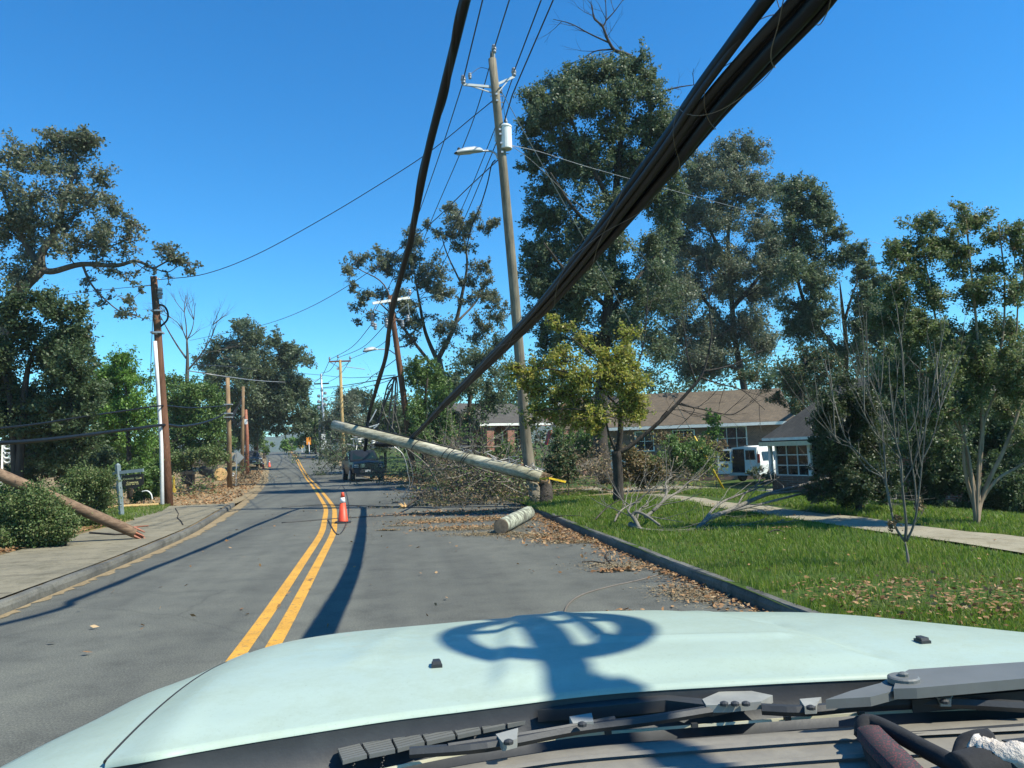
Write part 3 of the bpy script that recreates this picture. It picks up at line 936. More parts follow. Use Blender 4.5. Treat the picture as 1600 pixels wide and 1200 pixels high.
        ST = np.concatenate(ST); EN = np.concatenate(EN)
        nt_ = len(ST)
        ax = EN - ST; ax /= np.linalg.norm(ax, axis=1, keepdims=True) + 1e-9
        p1 = np.cross(ax, rng.normal(size=(nt_, 3))); p1 /= np.linalg.norm(p1, axis=1, keepdims=True) + 1e-9
        p2 = np.cross(ax, p1)
        w1 = twr * .6
        tv = np.stack([ST + p1 * w1, ST - p1 * w1 * .5 + p2 * w1 * .87, ST - p1 * w1 * .5 - p2 * w1 * .87, EN], 1).reshape(-1, 3)
        b0_ = len(mb.v)
        mb.v += [tuple(q) for q in tv.tolist()]
        for q in range(nt_):
            k0 = b0_ + 4 * q
            mb.f += [(k0, k0 + 1, k0 + 3), (k0 + 1, k0 + 2, k0 + 3), (k0 + 2, k0, k0 + 3)]
            mb.m += [0, 0, 0]
        nl = cover * den * math.pi * wx * wz / (.5 * asp * leaf * leaf) / nt_
        cnt = rng.poisson(nl * rng.uniform(.3, 1.7, nt_))
        idx = np.repeat(np.arange(nt_), cnt)
        if len(idx):
            tt = rng.uniform(.15, 1.08, len(idx)) ** .7
            q = ST[idx] + (EN[idx] - ST[idx]) * tt[:, None] + rng.normal(size=(len(idx), 3)) * (R_m * spread * TUFT)
            q[:, 2] -= droop * rng.uniform(0, 1, len(idx)) * wz * .4
            C.append(q)
    if extra:
        extra(mb, sk, rng)
    if mb.f:
        obj(parts[0], mb, bmat, root, smooth=True)
    if C:
        c = np.concatenate(C)
        v, q = leaf_quads(c, np.full(len(c), leaf), rng, flat, asp)
        obj_np(parts[1], v, q, lmat, root)
    tree.count += sum(len(a) for a in C)
    return root
tree.count = 0
def B(d, s, den=1.0):
    """'px,py,rx,ry[,den]; ...' """
    out = []
    for q in s.split(';'):
        a = [float(k) for k in q.split(',')]
        out.append((a[0], a[1], a[2], a[3], d, a[4] if len(a) > 4 else den))
    return out
def TP(d, s, dd=0.0):
    pts = []
    ks = [tuple(float(k) for k in q.split(',')) for q in s.split(';')]
    for i, k in enumerate(ks):
        pts.append(P(k[0], k[1], (k[2] if len(k) > 2 else d) + dd * i))
    return pts
def twigbush(mb, sk, p, d, L, r, rng, depth, ang=0.5, n=(2, 3), kink=.08, up=.1, sides=4):
    """recursive bare branch"""
    d = d.normalized()
    pts = [Vector(p)]
    cur = Vector(p); dr = d.copy()
    for i in range(4):
        dr = (dr + Vector((rng.normal(), rng.normal(), rng.normal())) * kink + Vector((0, 0, up * .25))).normalized()
        cur = cur + dr * L / 4
        pts.append(cur.copy())
    rad = [r * (1 - .45 * i / 4) for i in range(5)]
    mb.tube(pts, rad, sides if r < .03 else 6, cap=False)
    if sk is not None:
        sk.add(pts, rad)
    if depth > 0:
        k = rng.integers(n[0], n[1] + 1)
        for i in range(k):
            t = rng.integers(2, 5)
            a = Vector((rng.normal(), rng.normal(), rng.normal())).normalized()
            nd = (dr + a * ang + Vector((0, 0, up))).normalized()
            twigbush(mb, sk, pts[t], nd, L * rng.uniform(.55, .85), rad[t] * .62, rng, depth - 1, ang, n, kink, up, sides)

# ---- left side
b = onground(-60, 27)
def t1x(mb, sk, rng):
    for s_, r0 in (('62,422;83,424;105,418;127,413;155,417;180,415;213,408;240,420', .17), ('240,420;262,408;276,405;292,412', .04), ('130,416;140,440;158,462;185,485;212,497', .06), ('66,396;92,352;100,310;118,270', .16), ('92,352;125,330;150,300', .08), ('60,420;40,380;20,340', .18), ('100,440;140,430;190,418', .04), ('100,366;130,380;170,385;200,372', .06), ('120,290;118,250;112,215', .06), ('242,420;262,425;278,416', .03)):
        pts = cat_rom(TP(27, s_), 4)
        rad = [r0 * (1 - .75 * i / (len(pts) - 1)) for i in range(len(pts))]
        mb.tube(pts, rad, 7); sk.add(pts, rad)
def pre(fn):
    return fn
tree('oak_tree', 'storm-thinned oak with a leaning trunk and a long limb reaching to the brown pole', 'tree', b,
     [([b, P(-25, 600, 27), P(8, 510, 27), P(30, 455, 27), P(62, 421, 27)], .40, .26)] +
     [(TP(27, s_), r0, r1) for s_, r0, r1 in (('62,421;83,424;127,413;180,415;213,408;240,420', .16, .05), ('240,420;262,408;276,405;292,412', .04, .015), ('130,416;140,440;158,462;185,485;212,497', .06, .02), ('64,418;66,394;92,352;100,310;118,270', .2, .06), ('92,352;125,330;150,300', .08, .03), ('62,421;40,380;20,340;5,300', .18, .05), ('100,366;130,380;170,385;200,372', .06, .02), ('118,280;118,250;112,215', .06, .02), ('242,420;262,425;278,416', .03, .015))],
     B(27, '15,245,38,22;62,252,38,28;108,218,32,16;140,215,22,14;126,246,34,30;78,300,46,30;128,300,40,30;160,278,18,24;176,312,16,24,.7;20,300,34,30;15,365,40,36;108,345,44,26,.8;158,350,30,28,.7;184,338,22,16,.6;150,385,40,16,.6;25,430,30,30;197,392,22,12,.6;205,372,14,16,.5;216,352,14,16,.35;222,418,16,10,.45;200,438,18,12,.4;180,425,20,12,.5;160,398,20,12,.5;140,440,18,14,.4;262,432,12,8,.4;168,468,20,12,.5;186,490,18,10,.5;214,492,22,10,.55;254,388,18,14,.7;262,400,14,10,.6;296,414,15,12,.8;302,428,8,8,.6;95,385,30,16,.6;50,340,30,20,.7;75,215,20,10,.6;150,410,26,10,.4;222,455,8,6,.5'),
     .15, M['lf_grey'], M['bark_grey'], 1, 1.15, 9, spread=.34)
b = onground(30, 23)
tree('broadleaf_tree', 'dense dark evergreen filling the edge behind the white-flowered lattice and big hedge', 'tree', b,
     [([b, P(40, 600, 23), P(55, 545, 23)], .16, .05), ([b, P(15, 620, 23), P(-10, 560, 23)], .13, .05)],
     B(23, '20,480,36,28;60,470,34,24;95,498,36,28;128,530,22,26;30,540,52,34;85,560,46,34;125,580,34,30;10,600,40,36;60,620,50,34;110,630,40,34;145,610,20,22;30,665,30,20,.9;75,672,50,24;120,680,34,22;55,705,40,15;105,715,36,14;-30,560,40,60;-30,650,40,40,.7'),
     .13, M['lf_oakd'], M['bark'], 2, 2.3, 12, fill=.8)
b = onground(205, 34)
tree('broadleaf_tree', 'bright green roadside tree behind the sign and brown pole', 'tree', b,
     [([b, P(200, 660, 34), P(195, 590, 34)], .16, .05)],
     B(34, '190,575,30,20;170,600,36,26;212,600,26,28;150,640,36,30;195,640,40,30;228,650,18,30;165,680,40,26;215,690,36,26;150,590,12,14;182,562,16,10'),
     .15, M['lf_green'], M['bark'], 3, 1.5, 9)
b = onground(296, 46)
tree('broadleaf_tree', 'leafy green tree between the brown pole and the shorter wooden pole', 'tree', b,
     [([b, P(298, 680, 46), P(300, 610, 46)], .2, .05)],
     B(46, '285,602,30,18;312,610,26,18;270,640,26,30;300,645,40,28;335,645,22,30;280,680,32,26;318,682,36,22;342,618,12,20;262,600,10,14;265,700,24,14;345,690,20,20'),
     .2, M['lf_mid'], M['bark'], 4, 1.7, 10)
def bare(mb, sk, rng):
    for s_, r in (('292,600;293,560;292,530', .16), ('292,532;285,515;278,505;268,497', .05), ('292,532;300,515;303,500', .05), ('291,560;277,540;262,515;254,500', .08), ('292,580;305,565;320,545;330,528', .08), ('292,540;291,510;288,488', .06), ('305,566;322,552;340,548', .05), ('320,546;328,520;332,508', .03)):
        pts = cat_rom(TP(58, s_), 4)
        mb.tube(pts, [r * (1 - .6 * i / (len(pts) - 1)) for i in range(len(pts))], 6)
        e = pts[-1]; dd = pts[-1] - pts[-3]
        for _ in range(3):
            twigbush(mb, None, e, dd.normalized() + Vector((rng.normal(), rng.normal(), rng.normal())) * .4, 1.3, .03, rng, 2, .6, (2, 3))
b = onground(292, 58)
tree('bare_tree', 'leafless grey tree forking into thin twigs beyond the brown pole', 'tree', b,
     [([b, P(292, 650, 58), P(292, 598, 58)], .24, .18)], [], .1, M['lf_mid'], M['bark_grey'], 5, extra=bare)
b = onground(400, 82)
tree('oak_tree', 'big round dark oak whose crown overhangs the far road', 'tree', b,
     [([b, P(400, 690, 79), P(402, 640, 75), P(398, 590, 72), P(390, 545, 72)], .36, .14), ([P(402, 650, 72), P(440, 600, 72), P(455, 570, 72)], .25, .08), ([P(402, 645, 72), P(380, 610, 72), P(350, 580, 72)], .22, .07)],
     B(72, '372,506,16,14;384,520,24,16;350,540,26,20;390,545,32,24;432,528,16,14;455,545,14,9;342,580,30,24;385,588,40,28;432,568,30,24;466,558,18,12;483,566,11,8;455,596,30,20;415,622,40,24;462,630,22,20;362,636,30,28;440,655,30,14;480,648,12,18;395,668,24,22;350,660,22,22;478,602,12,12;330,606,16,16;425,600,30,20;370,690,24,16;470,672,16,8;440,672,20,7;330,560,12,10;405,640,30,20'),
     .28, M['lf_oak'], M['bark'], 6, 2.4, 13, fill=.8)
# ---- far end of the road
for k, (nm, lb, px, d, bl, mt) in enumerate([
    ('broadleaf_tree', 'dark tree over the orange road sign on the far bend', 492, 105, '490,660,20,26;478,676,12,14;505,650,18,20;497,685,20,16;470,690,10,12;486,640,12,12', 'lf_mid'),
    ('broadleaf_tree', 'feathery grey-green tree behind the yellow pole', 545, 92, '520,650,20,26;545,640,22,28;530,675,26,24;560,670,24,26;550,620,14,14;575,655,18,24', 'lf_grey'),
    ('pine_tree', 'tall thin-crowned tree rising behind the tip of the fallen pole', 566, 120, '562,612,16,10;556,622,16,8;572,628,14,9;565,642,10,9;580,618,8,7;590,640,12,12;548,640,8,7', 'lf_oakd'),
    ('broadleaf_tree', 'dark tree behind the black pickup', 600, 62, '598,650,22,28;622,640,20,30;610,680,32,22;580,685,26,18;640,670,24,30;560,700,20,14', 'lf_oakd'),
    ('shrub', 'yellowish shrub beside the far crest of the road', 455, 130, '455,694,12,9;442,698,8,6;466,690,8,8', 'lf_green'),
    ('broadleaf_tree', 'small dark tree left of the far crest under the oak', 412, 95, '408,690,14,16;420,700,9,9;400,676,14,14', 'lf_mid')]):
    b = onground(px, d)
    top = P(px, min(float(q.split(',')[1]) for q in bl.split(';')) + 14, d)
    tree(nm, lb, 'tree' if nm != 'shrub' else 'shrub', b, [([b, b.lerp(top, .5), top], .18, .05)], B(d, bl), .0032 * d + .02, M[mt], M['bark'], 30 + k, 1.7, 9)
# ---- middle: storm-thinned oak behind the leaning pole
b = onground(702, 46)
tree('oak_tree', 'oak with bare limbs and tufted foliage behind the leaning reddish pole', 'tree', b,
     [([b, P(700, 660, 46), P(694, 610, 46), P(684, 560, 46)], .40, .28), ([P(686, 570, 46), P(665, 520, 46), P(655, 470, 45), P(648, 430, 45)], .18, .05), ([P(684, 562, 46), P(710, 510, 46), P(722, 460, 46), P(730, 410, 46), P(722, 360, 46)], .2, .05), ([P(690, 590, 46), P(655, 545, 45), P(620, 500, 44), P(590, 470, 44)], .16, .04), ([P(620, 500, 44), P(600, 445, 44), P(560, 420, 44)], .08, .03), ([P(712, 505, 46), P(745, 470, 47), P(765, 430, 47)], .1, .03), ([P(724, 450, 46), P(700, 400, 46), P(690, 370, 46)], .08, .03), ([P(700, 640, 46), P(735, 590, 46), P(770, 545, 46)], .14, .05)],
     B(45, '706,330,22,12;736,344,18,14;720,352,20,12;762,358,14,14;775,350,8,8;690,368,22,14;722,382,20,14,.8;640,364,14,10;655,382,24,14;664,352,10,8;560,402,16,14;588,398,16,12;545,422,13,16;602,420,18,14;548,446,12,10;638,418,24,18;676,418,24,20;560,472,14,14;570,494,10,9;556,508,6,8;602,458,16,14,.8;636,466,26,20;686,462,26,20,.8;735,428,18,18,.7;760,458,18,16,.8;648,500,26,14;695,515,30,20;745,515,24,22;768,418,12,12,.7;782,492,16,22;612,500,14,8;730,470,14,12,.6;640,530,22,10;665,440,20,14;650,400,18,12'),
     .17, M['lf_grey'], M['bark_grey'], 7, 1.5, 8, spread=.27)
b = onground(660, 40)
tree('broadleaf_tree', 'dark leafy tree right behind the leaning reddish pole', 'tree', b,
     [([b, P(662, 660, 40), P(668, 590, 40)], .2, .06)],
     B(40, '662,572,18,16;650,600,16,22;678,595,22,22;655,640,20,24;690,630,26,26;665,672,26,22;700,672,24,20;648,566,10,9;640,690,18,16;676,700,22,12'),
     .15, M['lf_mid'], M['bark'], 8, 1.7, 10)
b = onground(735, 42)
tree('broadleaf_tree', 'brownish-green tree standing by the brick arch porch', 'tree', b,
     [([b, P(733, 640, 42), P(745, 560, 42)], .22, .08)],
     B(42, '720,570,24,20,.8;752,560,24,26,.8;735,610,28,24,.8;770,590,18,28,.8;725,650,24,22,.8;755,640,18,20,.7;700,600,16,20;780,540,14,24;790,610,14,30,.7'),
     .16, M['lf_oak'], M['bark'], 9, 1.4, 9)
# ---- the tall right-hand oak
b = onground(940, 33)
def oaktop(mb, sk, rng):
    for s_, r in (('986,88;972,82;960,78;950,62;942,42;934,34;928,28;925,8', .09), ('942,42;947,30;946,-4', .045), ('947,32;960,18;976,-4', .035), ('950,66;920,52;892,37;864,30', .04), ('957,77;930,80;908,93', .04), ('1020,150;1052,138;1095,131', .05)):
        pts = cat_rom(TP(33, s_), 4)
        mb.tube(pts, [r * (1 - .7 * i / (len(pts) - 1)) for i in range(len(pts))], 5)
        for i in range(4, len(pts), 3):
            dd = (pts[i] - pts[i - 1]).normalized()
            twigbush(mb, None, pts[i], dd + Vector((rng.normal(), rng.normal(), rng.normal())) * .8, .8, .016, rng, 2, .6)
tree('oak_tree', 'tallest oak with a full dark crown and bare snapped branch tips at the top', 'tree', b,
     [([b, P(938, 690, 33), P(940, 600, 33), P(948, 500, 33), P(956, 400, 33), P(962, 300, 33), P(972, 200, 33), P(985, 110, 33)], .45, .09),
      ([P(960, 330, 33), P(930, 270, 32), P(905, 220, 32), P(885, 160, 31)], .16, .05), ([P(957, 380, 33), P(900, 330, 32), P(860, 270, 31)], .14, .04), ([P(964, 280, 33), P(1000, 230, 33), P(1025, 180, 33)], .12, .04), ([P(950, 480, 33), P(890, 430, 31), P(850, 380, 30)], .14, .04), ([P(950, 490, 33), P(1000, 430, 34), P(1040, 380, 35)], .16, .05)],
     B(33, '1040,330,36,28,.8;1032,400,34,28,.8;1022,470,34,28,.8;1030,540,32,24,.8;1055,270,24,24,.7;985,100,32,18;1015,125,22,18,.8;945,112,32,18;905,122,36,20;870,138,30,18;840,152,22,18;1022,160,28,24,.9;965,150,42,26;920,165,40,26;875,175,36,24;832,190,22,22;1045,195,22,26,.7;1000,200,38,26;940,215,40,26,.9;890,225,40,26;842,235,28,26;1035,245,28,24,.8;980,262,36,24,.8;910,275,40,26;855,285,34,28;830,262,16,18;950,320,38,26,.8;1005,300,26,22,.7;880,340,40,28;838,335,24,26;912,385,38,28;855,395,34,28;826,390,16,20;960,380,32,26,.8;880,440,40,28;838,445,26,26;940,440,38,28;890,490,40,26;842,500,24,24;945,495,36,26;985,450,28,26;920,540,40,24;860,545,28,20;985,520,26,26'),
     .155, M['lf_oak'], M['bark'], 10, 2.1, 12, extra=oaktop, fill=.9)
b = onground(1170, 62)
tree('oak_tree', 'wide spreading oak behind the long brown-roofed house', 'tree', b,
     [([b, P(1165, 620, 62), P(1150, 540, 61), P(1142, 450, 60), P(1138, 360, 60), P(1150, 290, 60)], .42, .10), ([P(1150, 530, 61), P(1095, 460, 58), P(1060, 400, 57)], .25, .07), ([P(1146, 480, 60), P(1195, 420, 60), P(1215, 360, 60)], .22, .07), ([P(1142, 420, 60), P(1100, 340, 59), P(1085, 280, 58)], .2, .06), ([P(1160, 580, 61), P(1080, 545, 58), P(1020, 500, 57)], .2, .06)],
     B(58, '1060,470,36,30;1150,430,40,30;1120,520,46,26;1200,540,30,24;1090,575,36,16;1210,375,26,26;1050,330,24,24;1140,320,36,26;1215,410,26,26;1092,258,24,20;1070,290,24,20,.8;1138,232,28,18;1165,222,18,14;1180,246,22,22;1120,280,34,24;1165,295,34,26;1200,290,22,24;1075,335,34,24;1120,345,38,26,.9;1180,350,36,26,.9;1040,370,26,24;1085,395,40,26;1140,405,38,26,.9;1195,410,34,26;1050,430,32,26;1105,450,42,26;1165,460,40,26,.9;1020,475,28,28,.8;1075,505,38,24,.8;1135,515,40,24,.8;1185,505,28,24,.7;1040,545,30,20,.5;1110,560,36,18,.4;1210,450,22,24;1010,410,18,24'),
     .22, M['lf_grey'], M['bark'], 11, 1.9, 12, twr=.014, fill=.9)
b = onground(1322, 56)
tree('oak_tree', 'oak with two dark upright stems showing through gaps above the grey-roofed house', 'tree', b,
     [([b, P(1322, 620, 56), P(1322, 540, 50), P(1316, 480, 44), P(1312, 440, 42)], .36, .03), ([P(1320, 500, 42), P(1332, 460, 42), P(1345, 425, 42)], .12, .02), ([P(1320, 560, 42), P(1270, 500, 41), P(1245, 430, 40), P(1240, 350, 40)], .18, .05), ([P(1262, 480, 41), P(1290, 410, 41), P(1285, 350, 41)], .1, .03)],
     B(40, '1360,480,24,24;1388,545,22,24;1378,440,14,14;1400,590,26,24;1366,520,24,24;1228,300,26,20;1262,292,24,18;1245,330,34,22;1290,320,16,18;1285,345,22,18;1235,365,30,22;1302,368,22,18;1262,395,34,22;1312,402,24,18;1342,392,16,14;1355,410,12,12;1236,430,30,24;1280,435,32,20;1340,432,20,12,.8;1245,478,32,20;1288,488,22,18;1350,470,18,18;1270,525,30,18,.9;1345,520,22,24;1232,510,22,16,.7;1310,555,26,14;1360,560,22,26;1365,445,14,18;1380,500,18,30'),
     .165, M['lf_oak'], M['bark'], 12, 2.0, 12, fill=.8)
b = onground(1250, 37)
tree('cedar_tree', 'dark evergreen cedar with browned sprays between the two house roofs', 'tree', b,
     [([b, P(1252, 620, 37), P(1258, 560, 37)], .2, .06)],
     B(37, '1226,592,22,14;1256,578,28,16;1285,590,22,20;1240,612,26,16;1215,625,16,12;1275,622,24,18;1235,640,28,14;1300,570,20,14;1180,596,18,12,.7;1160,590,16,10,.7;1310,600,18,20;1262,555,18,12,.8;1290,640,16,14'),
     .17, M['lf_cedar'], M['bark'], 13, 1.6, 10, flat=.4, asp=.4)
# ---- right yard
b = G(1526, 822, .13)
def mt(s_):
    return TP(12.2, s_)
tree('crepe_myrtle', 'tall multi-stemmed crepe myrtle with smooth tan trunks and sparse upper leaves', 'tree', b,
     [([b] + mt(s_), r0, r1) for s_, r0, r1 in (('1524,780;1516,735;1508,690;1490,620;1470,540;1455,460;1440,380', .055, .012), ('1528,780;1530,730;1535,680;1532,600;1525,500;1515,400;1508,330', .055, .012), ('1532,785;1548,745;1570,700;1592,640;1610,560;1600,440;1602,340', .055, .012), ('1530,790;1555,752;1590,730;1640,700', .05, .02), ('1522,790;1512,755;1506,715;1510,660;1560,560;1570,450;1560,350', .045, .012), ('1508,690;1450,600;1410,520;1395,440', .03, .01), ('1535,670;1580,560;1590,480;1585,400', .03, .01))],
     B(12.2, '1428,352,26,16,.6;1462,345,22,16,.6;1500,335,22,18,.5;1490,370,26,18,.6;1400,400,28,20,.7;1445,400,30,22,.8;1505,410,28,24,.6;1545,365,22,24,.5;1580,360,22,26,.45;1600,395,16,30,.5;1560,420,26,24,.6;1398,455,32,24;1455,460,36,24;1520,460,30,26,.8;1582,460,28,28,.6;1385,510,28,22;1440,520,36,24;1505,525,36,26;1570,520,34,26,.8;1405,570,34,24;1470,585,38,24;1540,585,38,26;1595,580,24,34;1440,635,34,22;1505,645,34,24,.8;1570,640,34,24;1600,690,22,26;1420,520,20,40;1475,680,26,16,.7'),
     .056, M['lf_olive'], M['bark_tan'], 14, 2.3, 13, fill=.8, twr=.006, minr=.008)
b = G(1342, 803, .13)
tree('shrub', 'dark rounded reddish-leaved shrub hiding the corner of the windowed porch', 'shrub', b,
     [([b, P(1335, 770, 14.6), P(1310, 700, 14.6)], .06, .03), ([b, P(1348, 765, 14.6), P(1370, 690, 14.6)], .06, .03), ([b, P(1340, 760, 14.6), P(1340, 660, 14.6)], .05, .02)],
     B(14.6, '1330,625,34,26;1290,640,30,24;1365,640,28,28;1285,680,16,20;1315,670,38,28;1370,685,38,32;1285,710,34,26;1335,720,40,30;1385,730,28,30;1295,750,34,24;1345,762,38,22;1385,770,22,18;1275,770,20,12;1310,780,26,12'),
     .07, M['lf_red'], M['bark'], 15, 2.0, 10, twr=.006)
b = onground(1520, 17)
tree('hedge', 'tall dark hedge behind the crepe myrtle trunks', 'hedge', b,
     [([b, P(1500, 740, 17), P(1490, 690, 17)], .05, .02), ([b, P(1560, 740, 17), P(1570, 680, 17)], .05, .02)],
     B(17, '1430,690,28,34;1470,680,36,34;1520,690,36,34;1570,680,40,38;1620,690,36,44;1430,740,30,28;1480,745,36,30;1530,750,36,30;1590,755,40,34;1440,785,28,18;1500,795,34,14;1560,797,40,14;1610,790,36,18;1415,640,20,24;1600,630,30,30'),
     .08, M['lf_oakd'], M['bark'], 16, 1.9, 10, twr=.007)
b = onground(1430, 20)
tree('broadleaf_tree', 'dense olive-green tree filling the gap behind the sapling and crepe myrtle', 'tree', b,
     [([b, P(1425, 680, 20), P(1420, 590, 20)], .12, .04), ([b, P(1470, 690, 20), P(1520, 600, 20)], .1, .03)],
     B(20, '1385,565,26,24;1425,545,30,26;1372,612,24,24;1420,600,30,28;1462,580,30,28;1400,655,28,26;1442,650,28,28;1505,560,34,26;1550,590,34,28;1592,565,28,30;1592,630,28,30;1500,620,34,26;1540,650,30,26;1390,700,24,22;1465,520,24,18;1550,530,26,18'),
     .085, M['lf_olive'], M['bark'], 21, 1.8, 12)
# small bare tree on the lawn
b = G(1420, 888, .13)
def smallbare(mb, sk, rng):
    for s_, r in (('1420,888;1418,868;1414,845', .028), ('1414,846;1400,825;1393,800;1388,770;1378,745;1360,728;1338,705;1322,685;1312,660;1305,635', .017), ('1414,846;1416,820;1413,790;1410,760;1408,720;1400,690;1396,650;1390,600', .02), ('1416,846;1426,825;1432,800;1436,770;1440,730;1444,690;1448,640;1450,590', .018), ('1393,800;1385,760;1383,720;1381,690;1378,640;1372,590', .014), ('1432,800;1430,760;1424,720;1418,680;1414,630;1412,575', .013), ('1410,755;1425,730;1436,700;1446,665;1456,620;1470,585', .011), ('1378,745;1352,730;1330,700;1310,690;1290,650;1280,630', .01), ('1440,720;1455,690;1466,650;1474,610;1476,575', .01), ('1400,690;1384,660;1366,640;1356,610', .009), ('1408,720;1392,700;1370,680;1352,650;1348,610;1335,575', .009), ('1418,680;1432,650;1436,610;1438,565', .008), ('1381,690;1362,660;1342,620', .007), ('1396,650;1402,600;1400,560', .007)):
        pts = cat_rom(TP(8.5, s_, rng.normal() * .02), 4)
        mb.tube(pts, [r * .82 * (1 - .72 * i / (len(pts) - 1)) for i in range(len(pts))], 6 if r > .012 else 5)
        if .008 < r < .021:
            for _ in range(3):
                i = int(rng.integers(len(pts) // 3, len(pts) - 1))
                dd = (pts[i] - pts[i - 1]).normalized() + Vector((rng.normal() * .35, rng.normal() * .35, .35))
                twigbush(mb, None, pts[i], dd, rng.uniform(.5, .95), .0065, rng, 1, .3, (1, 2), .05, .35)
        for i in range(5, len(pts), 3):
            dd = (pts[i] - pts[i - 1]).normalized()
            if rng.uniform() < .8 and r < .019:
                twigbush(mb, None, pts[i], dd + Vector((rng.normal(), rng.normal(), abs(rng.normal()))) * .5, .2, .0038, rng, 1, .5, (1, 2))
tree('bare_tree', 'small leafless sapling with many upright pale twigs on the lawn', 'tree', b, [],
     [(1397, 815, 14, 8, 8.5, .8), (1436, 790, 12, 14, 8.5, .5), (1390, 822, 8, 7, 8.5, .8)], .05, M['lf_brown'], M['bark_pale'], 17, 1.3, 6, twr=.004, lmb=False, extra=smallbare)
# yellow-leaved broken tree by the kerb
b = G(966, 786, .12)
def yell(mb, sk, rng):
    for s_, r in (('1107,554;1112,520;1108,480;1112,430', .03), ('1088,598;1075,560;1070,520;1064,480', .025), ('1099,581;1140,572;1165,560;1190,548', .03), ('1058,631;1100,640;1140,648;1160,640', .025), ('1064,630;1085,640;1068,660', .02), ('970,600;1000,560;1010,500;1012,450', .025), ('1095,590;1125,600;1160,610;1195,640', .025), ('1025,664;1050,640;1120,652', .02)):
        pts = cat_rom(TP(19.7, s_), 4)
        mb.tube(pts, [r * (1 - .7 * i / (len(pts) - 1)) for i in range(len(pts))], 5)
        for i in range(3, len(pts), 2):
            dd = (pts[i] - pts[i - 1]).normalized()
            twigbush(mb, None, pts[i], dd + Vector((rng.normal(), rng.normal(), rng.normal() + .3)) * .7, .7, .009, rng, 2, .6)
tree('dogwood_tree', 'yellow-leaved tree with a snapped top and long bare limb beside the kerb', 'tree', b,
     [([b, P(966, 745, 19.7), P(963, 705, 19.7)], .17, .15), ([P(963, 708, 19.7), P(968, 690, 19.7), P(971, 636, 19.7), P(970, 568, 19.7)], .11, .085), ([P(964, 708, 19.7), P(985, 697, 19.7), P(1025, 664, 19.7), P(1058, 631, 19.7), P(1088, 598, 19.7), P(1099, 581, 19.7), P(1107, 552, 19.7)], .09, .03), ([P(962, 705, 19.7), P(952, 680, 19.5), P(945, 650, 19.3)], .06, .03), ([P(970, 640, 19.7), P(930, 600, 19), P(880, 580, 18.5), P(840, 575, 18.2)], .04, .015), ([P(971, 620, 19.7), P(930, 560, 19), P(890, 525, 18.8)], .035, .012), ([P(970, 655, 19.7), P(910, 640, 18.6), P(850, 640, 18.2)], .03, .012)],
     B(19, '870,640,34,14,.9;920,655,28,14,.9;900,600,34,16;985,640,26,20,.7;955,570,28,20;812,600,20,10,.8;822,578,24,12;850,566,22,12;880,556,28,14;905,532,20,14,.7;862,500,14,8,.7;885,512,14,8,.6;840,595,24,12;880,590,30,15;920,588,26,16;830,615,22,9;862,622,26,12;905,625,26,15;845,645,30,10;885,655,28,10;930,640,24,16;945,560,24,20,.8;985,555,20,26,.7;960,600,24,18;990,600,22,22,.7;830,660,20,7,.8;1000,640,18,20,.4;975,520,22,14,.5;800,572,14,8;930,670,18,10,.7'),
     .11, M['lf_yellow'], M['bark'], 18, 1.9, 12, twr=.008, minr=.01, droop=.35, extra=yell, spread=.33, asp=.45)
